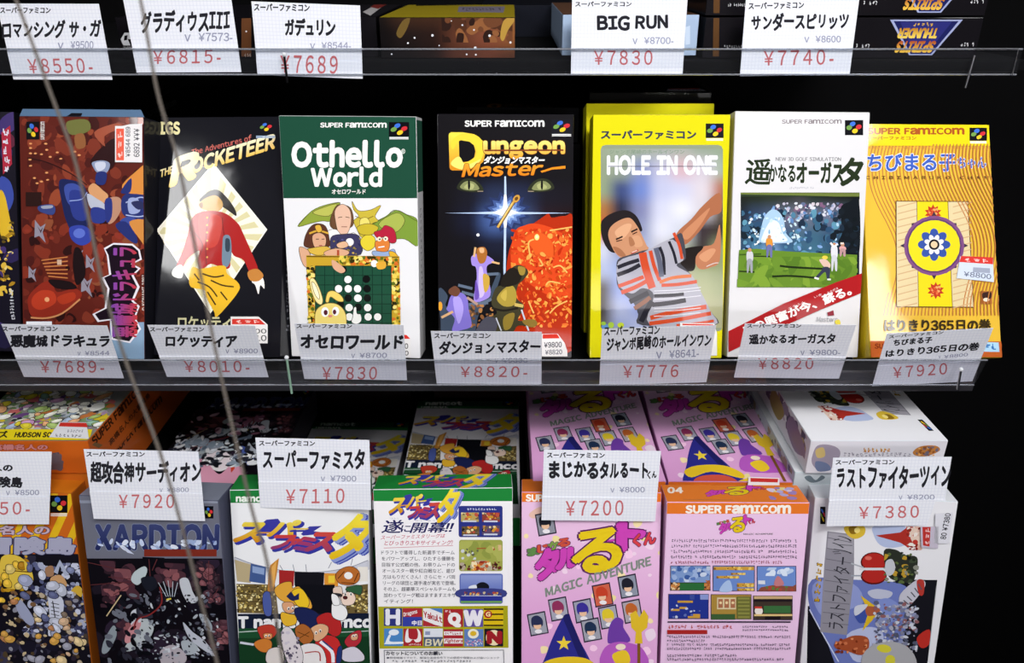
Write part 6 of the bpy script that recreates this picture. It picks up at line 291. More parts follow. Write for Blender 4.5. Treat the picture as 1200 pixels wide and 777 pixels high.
 'yard':{'ops':[('P','#8c92a2',[-0.7,185.9,108.0,190.6,107.8,188.3,-1.0,183.6]),('P','#0c0c12',[94.6,185.3,101.4,185.6,100.7,175.4,93.8,175.1]),('E','#3c6ed0',[97.3,182.9,1.0,0.4,0.3,-1.4]),('E','#c83038',[99.4,180.9,1.1,0.5,0.4,-1.4]),('E','#6f9a48',[95.8,180.3,1.1,0.4,0.4,-1.5]),('E','#e6c428',[97.8,178.1,1.1,0.5,0.4,-1.4]),('T','XARDION','#8c98b4','#8c98b4',[8.5,145.6,102.0,149.8,10.5,165.5],0.075,0,0),('T','XARDION','#222a58','#3a4270',[8.5,145.6,102.0,149.8,10.5,165.5],0.06,0,0),('N',['#c4d0e8','#dce4f2','#9aacd0','#5c6ca8'],34,1.0,3.0,[9.7,144.9,101.3,149.1,101.8,156.8,10.6,152.7],51,2.5),('P','#c8d0e4',[27.3,149.0,31.7,148.0,37.4,142.4,32.5,143.6]),('P','#7a2c20',[45.5,147.0,101.3,149.5,100.9,143.5,44.9,140.9]),('P','#0f0c12',[-2.7,137.0,107.3,142.1,110.1,30.5,-15.9,23.9]),('N',['#14101a','#1e1822','#2a2030','#0c0a10'],40,5.01,11.26,[-12.6,30.2,102.7,36.2,109.7,140.5,-0.4,135.5],52,1.6),('N',['#2e1e26','#3c2630','#4a2c36'],14,2.75,6.88,[8.6,103.4,36.6,104.8,39.7,135.9,12.0,134.6],530,1.6),('N',['#5c3640','#7a4a50','#8a5458'],9,2.07,4.82,[14.9,110.0,31.6,110.8,33.5,129.5,16.9,128.7],531,1.8),('N',['#2e1e26','#3c2630','#4a2c36'],14,1.75,4.38,[6.4,94.7,24.3,95.6,26.3,115.7,8.6,114.8],580,1.6),('N',['#5c3640','#7a4a50','#8a5458'],9,1.31,3.07,[10.4,99.0,21.1,99.5,22.4,111.5,11.7,111.0],581,1.8),('N',['#2e1e26','#3c2630','#4a2c36'],14,2.25,5.63,[51.0,109.8,73.8,110.8,75.8,136.2,53.3,135.2],830,1.6),('N',['#5c3640','#7a4a50','#8a5458'],9,1.69,3.94,[56.0,115.1,69.6,115.7,70.9,131.0,57.4,130.3],831,1.8),('N',['#2e1e26','#3c2630','#4a2c36'],14,2.25,5.63,[77.7,112.4,100.4,113.5,102.1,138.8,79.7,137.8],1030,1.6),('N',['#5c3640','#7a4a50','#8a5458'],9,1.69,3.94,[82.6,117.8,96.2,118.4,97.3,133.6,83.8,133.0],1031,1.8),('N',['#2e1e26','#3c2630','#4a2c36'],14,2.25,5.63,[87.6,60.8,110.8,62.0,112.5,88.4,89.6,87.2],1500,1.6),('N',['#5c3640','#7a4a50','#8a5458'],9,1.69,3.94,[92.7,66.4,106.5,67.1,107.6,82.9,93.8,82.2],1501,1.8),('N',['#2e1e26','#3c2630','#4a2c36'],14,2.37,5.91,[17.1,63.2,40.4,64.3,42.9,90.7,19.8,89.6],910,1.6),('N',['#5c3640','#7a4a50','#8a5458'],9,1.7,3.96,[22.3,68.7,36.2,69.4,37.8,85.3,23.9,84.6],911,1.8),('N',['#2e1e26','#3c2630','#4a2c36'],14,1.84,4.6,[87.9,98.7,105.7,99.5,107.0,119.5,89.4,118.7],1220,1.6),('N',['#5c3640','#7a4a50','#8a5458'],9,1.31,3.07,[91.8,102.9,102.4,103.4,103.2,115.4,92.7,114.9],1221,1.8),('L','#5a2c30',0.63,[0.7,134.1,22.8,129.6]),('L','#5a2c30',0.63,[-0.3,114.4,33.0,118.8]),('L','#5a2c30',0.63,[55.0,139.4,50.3,129.4]),('L','#5a2c30',0.62,[48.7,139.1,48.2,120.9]),('L','#5a2c30',0.63,[94.8,139.8,93.3,120.2]),('L','#5a2c30',0.63,[17.8,106.7,40.7,120.6]),('L','#5a2c30',0.63,[94.8,106.2,100.6,116.4]),('L','#5a2c30',0.63,[97.9,78.9,107.4,69.2]),('L','#5a2c30',0.63,[15.7,122.2,40.7,120.6]),('S','#b8c4c8',[33.1,120.2,36.3,127.4,44.3,132.7,46.5,129.3,43.3,122.1,37.7,116.2]),('S','#1a1c26',[40.8,122.0,51.0,123.9,52.8,115.5,44.8,110.9]),('S','#c8ccd4',[30.2,91.6,35.6,94.7,33.5,85.9,29.1,79.9]),('S','#b4bcc0',[34.5,83.1,42.5,86.4,46.8,77.9,39.1,64.3,25.4,56.2,21.8,59.0,29.5,71.1]),('S','#c0c4cc',[70.9,122.0,77.3,123.7,80.2,112.6,83.3,104.2,76.9,102.4,72.4,109.4]),('S','#9aa4b0',[83.7,92.7,88.7,91.5,93.1,83.1,91.4,77.2,85.7,85.6]),('S','#b8bcc8',[70.4,84.9,77.3,76.5,86.9,68.1,93.7,55.2,86.2,59.3,74.3,70.5]),('S','#a8b0b8',[67.6,67.2,76.6,67.6,81.1,59.0,70.5,55.5]),('S','#8a949c',[5.6,64.1,14.9,79.2,16.6,70.5,8.5,55.3,3.1,53.5]),('S','#b0a8b0',[50.0,57.4,60.9,63.9,70.5,55.5,67.2,46.4,51.4,44.0]),('S','#c88a90',[26.0,75.4,34.8,86.0,36.8,80.3,27.6,65.2,22.4,64.9]),('N',['#c8ccd4','#8a929c','#0c0c12','#4a4a58','#14141c','#a8aeb8','#20222c','#5c6070'],260,0.38,1.88,[30.9,46.0,95.8,49.3,100.4,113.5,37.2,110.5],53,2.6),('N',['#0c0c12','#15151d','#2c2c38','#6a6e7a'],60,1.0,3.75,[7.3,44.8,41.3,46.5,47.3,111.0,14.3,109.4],54,2.4),('L','#c8b48c',0.88,[10.7,87.7,24.2,107.0]),('L','#d8c83c',1.25,[59.4,104.7,63.2,105.8]),('L','#b8c4d0',0.5,[54.4,119.5,59.6,107.3]),('L','#b8c4d0',0.53,[58.3,120.6,61.1,107.4]),('L','#b8c4d0',0.5,[62.1,121.6,62.6,107.5]),('L','#b8c4d0',0.5,[65.8,120.9,64.2,107.5]),('L','#b8c4d0',0.5,[69.5,120.2,65.7,107.6]),('L','#7a2828',1.13,[55.3,115.6,55.3,101.4,45.4,90.9,34.8,86.0,31.3,77.1])],'base':'#6c6e7c','carton':'#53566a','flap':'#7c8190','stk':[]},
 'fami':{'ops':[('P','#1f7a38',[-0.9,191.3,109.5,189.5,109.3,174.8,-1.7,176.9]),('T','namcot','#e8efe6','#e8efe6',[4.6,177.8,31.5,177.3,4.9,182.7],0.06,0,0),('P','#3a3a9a',[13.4,151.6,26.3,162.5,35.0,163.2,37.4,159.3,30.8,152.9,22.7,149.6]),('P','#3a3a9a',[51.7,150.0,58.3,156.2,68.0,156.5,61.7,152.2,73.1,150.3,53.5,148.6]),('T','ス','#34389a','#34389a',[2.7,143.4,21.8,142.7,9.5,158.3],0.08499999999999999,0,0),('T','ス','#cf8a1c','#e8d048',[1.0,145.1,20.1,144.5,7.8,160.0],0.055,0,0),('T','ー','#34389a','#34389a',[16.7,147.6,31.1,147.3,22.1,152.5],0.08499999999999999,0,0),('T','ー','#c86a20','#e0b030',[15.0,149.4,29.4,149.1,20.4,154.3],0.055,0,0),('T','パ','#34389a','#34389a',[28.2,147.3,47.4,146.6,34.6,160.1],0.08499999999999999,0,0),('T','パ','#d8a020','#ecd85a',[26.5,149.0,45.7,148.3,32.9,161.8],0.055,0,0),('T','ー','#34389a','#34389a',[42.0,150.0,55.5,149.7,47.5,155.4],0.08499999999999999,0,0),('T','ー','#d8a828','#ecd85a',[40.3,151.7,53.8,151.5,45.8,157.1],0.055,0,0),('T','フ','#34389a','#34389a',[28.7,136.6,43.2,136.2,34.9,147.3],0.09,0,0),('T','フ','#8a3c6c','#c8403c',[27.0,138.3,41.5,138.0,33.2,149.0],0.06,0,0),('T','ァ','#34389a','#34389a',[38.2,135.3,48.9,135.2,44.2,143.9],0.08,0,0),('T','ァ','#8a3c6c','#c8403c',[36.5,137.0,47.2,137.0,42.4,145.7],0.05,0,0),('T','ミ','#34389a','#34389a',[46.8,134.1,59.5,133.9,53.1,145.4],0.09,0,0),('T','ミ','#7c3c80','#b03a50',[45.1,135.8,57.7,135.6,51.3,147.1],0.06,0,0),('T','ス','#34389a','#34389a',[56.6,134.4,75.1,133.7,63.2,148.9],0.09,0,0),('T','ス','#9a3c60','#cc483c',[54.9,136.1,73.4,135.5,61.5,150.6],0.06,0,0),('T','タ','#3a48a8','#3a48a8',[75.0,125.9,101.7,125.9,88.9,162.4],0.065,0,0),('T','タ','#8a98cc','#8a98cc',[73.9,126.5,100.6,126.6,87.8,163.0],0.065,0,0),('T','タ','#3a48a8','#3a48a8',[72.8,127.1,99.5,127.2,86.7,163.6],0.065,0,0),('T','タ','#8a98cc','#8a98cc',[71.7,127.8,98.3,127.8,85.6,164.2],0.065,0,0),('T','タ','#e0b81c','#f0de40',[69.7,129.5,96.8,129.0,83.6,164.9],0.045,0,0),('S','#c8cad4',[1.0,131.8,15.3,126.0,39.6,119.1,64.3,117.8,86.9,120.6,102.6,126.5,102.5,118.1,64.3,115.7,39.5,117.1,15.1,120.5,0.7,126.4]),('L','#7a8090',0.5,[1.0,131.8,15.3,125.3,39.6,119.1,64.3,117.5,86.9,120.6,102.6,126.5]),('L','#7a8090',0.5,[34.9,124.1,37.2,119.2]),('L','#7a8090',0.48,[44.8,124.5,45.8,118.3]),('L','#7a8090',0.5,[54.6,124.3,55.0,117.8]),('L','#7a8090',0.5,[71.9,120.4,74.5,125.8]),('L','#7a8090',0.5,[89.4,122.7,90.8,128.2]),('P','#b4a480',[0.9,129.8,12.9,125.4,12.1,109.5,1.8,111.2]),('P','#40588c',[12.9,126.1,24.4,123.0,23.1,108.5,11.0,110.9]),('P','#8aa0c8',[14.0,124.0,23.1,121.7,22.5,116.2,13.8,118.5]),('P','#a02828',[34.1,120.0,45.8,119.0,44.7,105.8,33.6,107.5]),('P','#14141a',[45.8,118.3,68.7,117.0,67.7,105.1,45.4,107.2]),('P','#d89030',[68.7,116.3,79.3,116.0,79.0,104.8,68.3,105.1]),('P','#e8c83c',[71.7,114.1,76.7,114.0,76.5,107.7,71.5,107.8]),('P','#e4e0d8',[94.4,121.1,102.5,120.9,102.3,108.3,94.1,108.6]),('P','#0f1016',[45.4,107.2,76.5,106.3,74.6,80.9,55.7,81.5,51.0,91.6]),('P','#6a5a34',[1.1,109.2,30.5,107.6,32.0,82.3,1.0,84.0]),('N',['#d8c478','#a89048','#3c3018','#e4d8a0'],150,0.59,1.07,[0.4,84.4,29.5,83.5,30.5,107.6,1.6,108.4],61,1.2),('P','#6a5a34',[85.3,104.6,102.3,106.2,101.9,80.7,84.7,80.6]),('N',['#d8c478','#a89048','#3c3018','#e4d8a0'],80,0.62,1.12,[86.0,81.9,101.9,81.4,102.3,104.1,86.5,104.6],62,1.2),('L','#2c2414',0.48,[1.6,107.1,18.1,105.9]),('L','#2c2414',0.48,[1.2,100.8,17.8,99.6]),('L','#2c2414',0.5,[0.9,94.5,21.2,93.2]),('P','#141c30',[1.0,83.3,102.5,80.7,102.3,67.0,0.9,70.6]),('T','T namcot namco','#e8e8ea','#e8e8ea',[1.0,71.3,104.2,68.0,1.4,80.5],0.07,0,0),('P','#1c4a2c',[0.9,70.6,102.3,67.7,103.4,17.0,-0.9,21.5]),('L','#b8c8c0',0.88,[0.8,67.4,16.4,68.0]),('L','#b8c8c0',0.75,[75.4,64.4,102.2,64.9]),('P','#143820',[0.5,62.0,102.1,59.8,103.4,17.0,-0.9,21.5]),('P','#c08030',[27.5,124.3,34.5,130.3,32.1,115.9,29.0,102.1,24.7,102.2,26.0,117.4]),('P','#e0a858',[28.7,122.9,32.6,128.3,29.8,106.2,27.3,104.9]),('S','#4a5a9c',[20.9,99.5,26.5,100.7,27.0,82.4,21.4,82.6]),('O','#2a1c20',0.4,[20.9,99.5,26.5,100.7,27.0,82.4,21.4,82.6]),('S','#dca23a',[29.7,103.4,35.5,108.9,43.0,110.0,44.0,104.4,49.0,105.7,56.2,95.6,58.4,87.1,53.3,85.8,47.2,88.9,38.6,92.0,32.5,96.4]),('O','#2a1c20',0.4,[29.7,103.4,35.5,108.9,43.0,110.0,44.0,104.4,49.0,105.7,56.2,95.6,58.4,87.1,53.3,85.8,47.2,88.9,38.6,92.0,32.5,96.4]),('S','#e8c028',[42.6,100.3,50.2,104.2,56.1,94.2,54.6,87.2,47.2,88.9]),('O','#2a1c20',0.4,[42.6,100.3,50.2,104.2,56.1,94.2,54.6,87.2,47.2,88.9]),('P','#1c2450',[38.8,97.6,42.7,101.7,45.0,97.4,48.8,100.1,48.6,94.5,43.6,93.2,41.2,94.7]),('S','#d8a078',[36.1,92.0,43.6,91.8,44.5,84.7,39.5,82.7,35.9,86.4]),('O','#2a1c20',0.4,[36.1,92.0,43.6,91.8,44.5,84.7,39.5,82.7,35.9,86.4]),('S','#e0b030',[34.5,83.6,40.7,82.0,45.6,80.4,45.4,73.3,37.8,71.4,34.2,76.5]),('O','#2a1c20',0.4,[34.5,83.6,40.7,82.0,45.6,80.4,45.4,73.3,37.8,71.4,34.2,76.5]),('S','#1c2450',[44.6,86.1,53.4,87.3,63.3,81.3,65.5,72.6,57.8,68.6,47.9,74.6]),('O','#2a1c20',0.4,[44.6,86.1,53.4,87.3,63.3,81.3,65.5,72.6,57.8,68.6,47.9,74.6]),('S','#b02828',[61.9,78.4,70.8,82.4,79.5,76.4,80.5,64.9,75.3,60.8,67.9,66.8,63.0,71.3]),('O','#2a1c20',0.4,[61.9,78.4,70.8,82.4,79.5,76.4,80.5,64.9,75.3,60.8,67.9,66.8,63.0,71.3]),('S','#c02c2c',[60.0,57.0,70.3,62.4,79.0,56.3,78.6,38.8,61.9,35.0]),('O','#2a1c20',0.4,[60.0,57.0,70.3,62.4,79.0,56.3,78.6,38.8,61.9,35.0]),('L','#e8e8ee',2.75,[63.8,56.8,72.5,47.8,73.5,37.5]),('L','#24346c',1.25,[65.7,57.5,73.8,49.2]),('S','#d8a880',[56.6,68.6,64.3,72.7,70.5,69.6,69.0,62.4,61.3,56.9,57.6,61.4]),('O','#2a1c20',0.4,[56.6,68.6,64.3,72.7,70.5,69.6,69.0,62.4,61.3,56.9,57.6,61.4]),('S','#a8622c',[44.6,69.0,50.4,73.1,56.6,68.6,58.8,59.9,52.3,54.4,46.2,60.4]),('O','#2a1c20',0.4,[44.6,69.0,50.4,73.1,56.6,68.6,58.8,59.9,52.3,54.4,46.2,60.4]),('L','#5a3010',0.62,[46.4,66.1,55.1,61.5]),('L','#5a3010',0.66,[47.4,60.3,55.8,65.8]),('S','#e4e0e0',[47.1,51.7,57.4,55.6,66.1,49.5,67.0,34.8,51.7,35.4]),('O','#2a1c20',0.42,[47.1,51.7,57.4,55.6,66.1,49.5,67.0,34.8,51.7,35.4]),('L','#a83028',1.0,[51.4,47.1,62.2,47.5,63.3,39.4]),('S','#d8d0d4',[35.2,69.4,41.5,69.1,49.6,48.7,47.9,35.6,39.0,36.0,33.5,57.9]),('O','#2a1c20',0.4,[35.2,69.4,41.5,69.1,49.6,48.7,47.9,35.6,39.0,36.0,33.5,57.9]),('N',['#8a8090','#c8c0cc','#50485c'],30,0.75,1.75,[30.2,39.2,46.7,38.6,47.7,67.5,31.4,68.1],63,1.6),('S','#b4682c',[77.3,114.6,81.9,120.1,89.4,122.0,95.6,117.6,95.4,109.9,89.1,105.9,80.3,107.6]),('O','#2a1c20',0.4,[77.3,114.6,81.9,120.1,89.4,122.0,95.6,117.6,95.4,109.9,89.1,105.9,80.3,107.6]),('E','#eceae8',[87.3,114.1,3.3,-0.1,0.0,-3.1]),('L','#5a2c10',0.75,[79.2,111.8,84.3,117.9]),('L','#5a2c10',0.75,[91.6,108.6,94.9,116.2]),('L','#5a2c10',0.75,[81.6,108.2,92.9,107.2]),('S','#e8d0c0',[81.3,97.7,88.9,100.3,92.6,94.5,90.0,88.9,83.6,88.4,81.2,92.0]),('O','#2a1c20',0.4,[81.3,97.7,88.9,100.3,92.6,94.5,90.0,88.9,83.6,88.4,81.2,92.0]),('S','#2f5a3c',[85.2,103.2,92.8,105.8,97.8,104.3,96.4,97.2,91.4,98.8,86.4,100.4]),('O','#2a1c20',0.4,[85.2,103.2,92.8,105.8,97.8,104.3,96.4,97.2,91.4,98.8,86.4,100.4]),('E','#4a1c1c',[84.4,95.1,1.9,-0.1,0.0,-1.7]),('S','#ececec',[74.9,90.8,83.6,87.7,86.0,80.5,82.0,74.9,74.5,78.0,73.4,85.2]),('O','#2a1c20',0.42,[74.9,90.8,83.6,87.7,86.0,80.5,82.0,74.9,74.5,78.0,73.4,85.2]),('S','#e0c8b8',[75.2,103.5,81.5,104.7,81.9,96.3,76.3,96.4]),('O','#2a1c20',0.4,[75.2,103.5,81.5,104.7,81.9,96.3,76.3,96.4]),('S','#2a2a30',[75.1,99.3,81.3,98.4,81.3,96.3,75.0,96.8]),('O','#2a1c20',0.4,[75.1,99.3,81.3,98.4,81.3,96.3,75.0,96.8]),('S','#ececec',[73.8,98.6,78.8,96.4,79.9,89.2,74.8,89.4]),('O','#2a1c20',0.4,[73.8,98.6,78.8,96.4,79.9,89.2,74.8,89.4]),('S','#b83a2c',[15.9,71.5,26.6,73.2,30.7,66.7,24.8,59.7,19.7,58.4,16.8,64.3]),('O','#2a1c20',0.4,[15.9,71.5,26.6,73.2,30.7,66.7,24.8,59.7,19.7,58.4,16.8,64.3]),('S','#d88a50',[20.0,65.6,26.3,65.4,26.1,61.1,21.0,60.6]),('O','#2a1c20',0.4,[20.0,65.6,26.3,65.4,26.1,61.1,21.0,60.6]),('S','#c87830',[12.1,57.3,19.8,61.3,26.0,58.2,24.3,49.6,16.8,49.9]),('O','#2a1c20',0.4,[12.1,57.3,19.8,61.3,26.0,58.2,24.3,49.6,16.8,49.9]),('L','#c8ccd8',2.0,[1.6,58.4,12.1,56.1]),('S','#d8d0cc',[23.1,51.1,33.3,52.2,34.0,39.1,21.4,39.6]),('O','#2a1c20',0.4,[23.1,51.1,33.3,52.2,34.0,39.1,21.4,39.6]),('S','#b02c38',[82.9,56.1,88.1,63.2,95.8,65.8,95.7,55.7,87.9,50.1]),('O','#2a1c20',0.4,[82.9,56.1,88.1,63.2,95.8,65.8,95.7,55.7,87.9,50.1]),('S','#d8a078',[88.1,61.7,93.2,63.0,93.1,57.9,88.7,57.4]),('O','#2a1c20',0.4,[88.1,61.7,93.2,63.0,93.1,57.9,88.7,57.4]),('S','#d0ccd8',[80.1,47.5,90.4,51.5,98.0,43.9,96.6,38.1,82.5,38.6]),('O','#2a1c20',0.4,[80.1,47.5,90.4,51.5,98.0,43.9,96.6,38.1,82.5,38.6]),('S','#24346c',[77.6,50.5,80.9,51.8,79.9,38.7,76.0,37.4]),('O','#2a1c20',0.42,[77.6,50.5,80.9,51.8,79.9,38.7,76.0,37.4]),('E','#f0ece8',[40.3,87.0,1.1,-0.1,-0.1,-1.6]),('E','#1c1418',[40.4,86.7,0.6,0.0,-0.1,-1.0]),('E','#f0ece8',[43.4,87.3,1.1,0.0,-0.1,-1.6]),('E','#1c1418',[43.5,87.0,0.6,0.0,0.0,-1.0]),('E','#f0ece8',[60.9,64.9,1.1,-0.1,-0.1,-1.6]),('E','#1c1418',[61.0,64.6,0.6,0.0,0.0,-1.0]),('E','#f0ece8',[64.1,66.6,1.1,0.0,-0.1,-1.5]),('E','#1c1418',[64.2,66.3,0.6,0.0,0.0,-1.0]),('E','#f0ece8',[84.5,98.3,1.1,0.0,-0.1,-1.5]),('E','#1c1418',[84.6,98.0,0.6,0.0,0.0,-1.0]),('E','#f0ece8',[88.9,98.2,1.1,-0.1,0.0,-1.6]),('E','#1c1418',[89.0,97.9,0.6,0.0,0.0,-1.0]),('E','#f0ece8',[21.8,63.4,0.9,0.0,-0.1,-1.3]),('E','#1c1418',[21.9,63.1,0.5,0.0,0.0,-0.8]),('E','#f0ece8',[24.3,63.7,0.9,0.0,0.0,-1.2]),('E','#1c1418',[24.4,63.4,0.5,0.0,0.0,-0.8]),('E','#f0ece8',[90.0,61.0,0.9,-0.1,0.0,-1.3]),('E','#1c1418',[90.1,60.7,0.5,-0.1,0.0,-0.9]),('E','#f0ece8',[91.9,61.3,0.9,0.0,0.0,-1.3]),('E','#1c1418',[92.1,61.0,0.5,0.0,-0.1,-0.8])],'base':'#e9eaec','carton':'#e4e6e8','flap':'#24823c','stk':[],'side':{'right':[('P','#24823c',[0,173,29.5,173,29.5,187,0,187])]}},
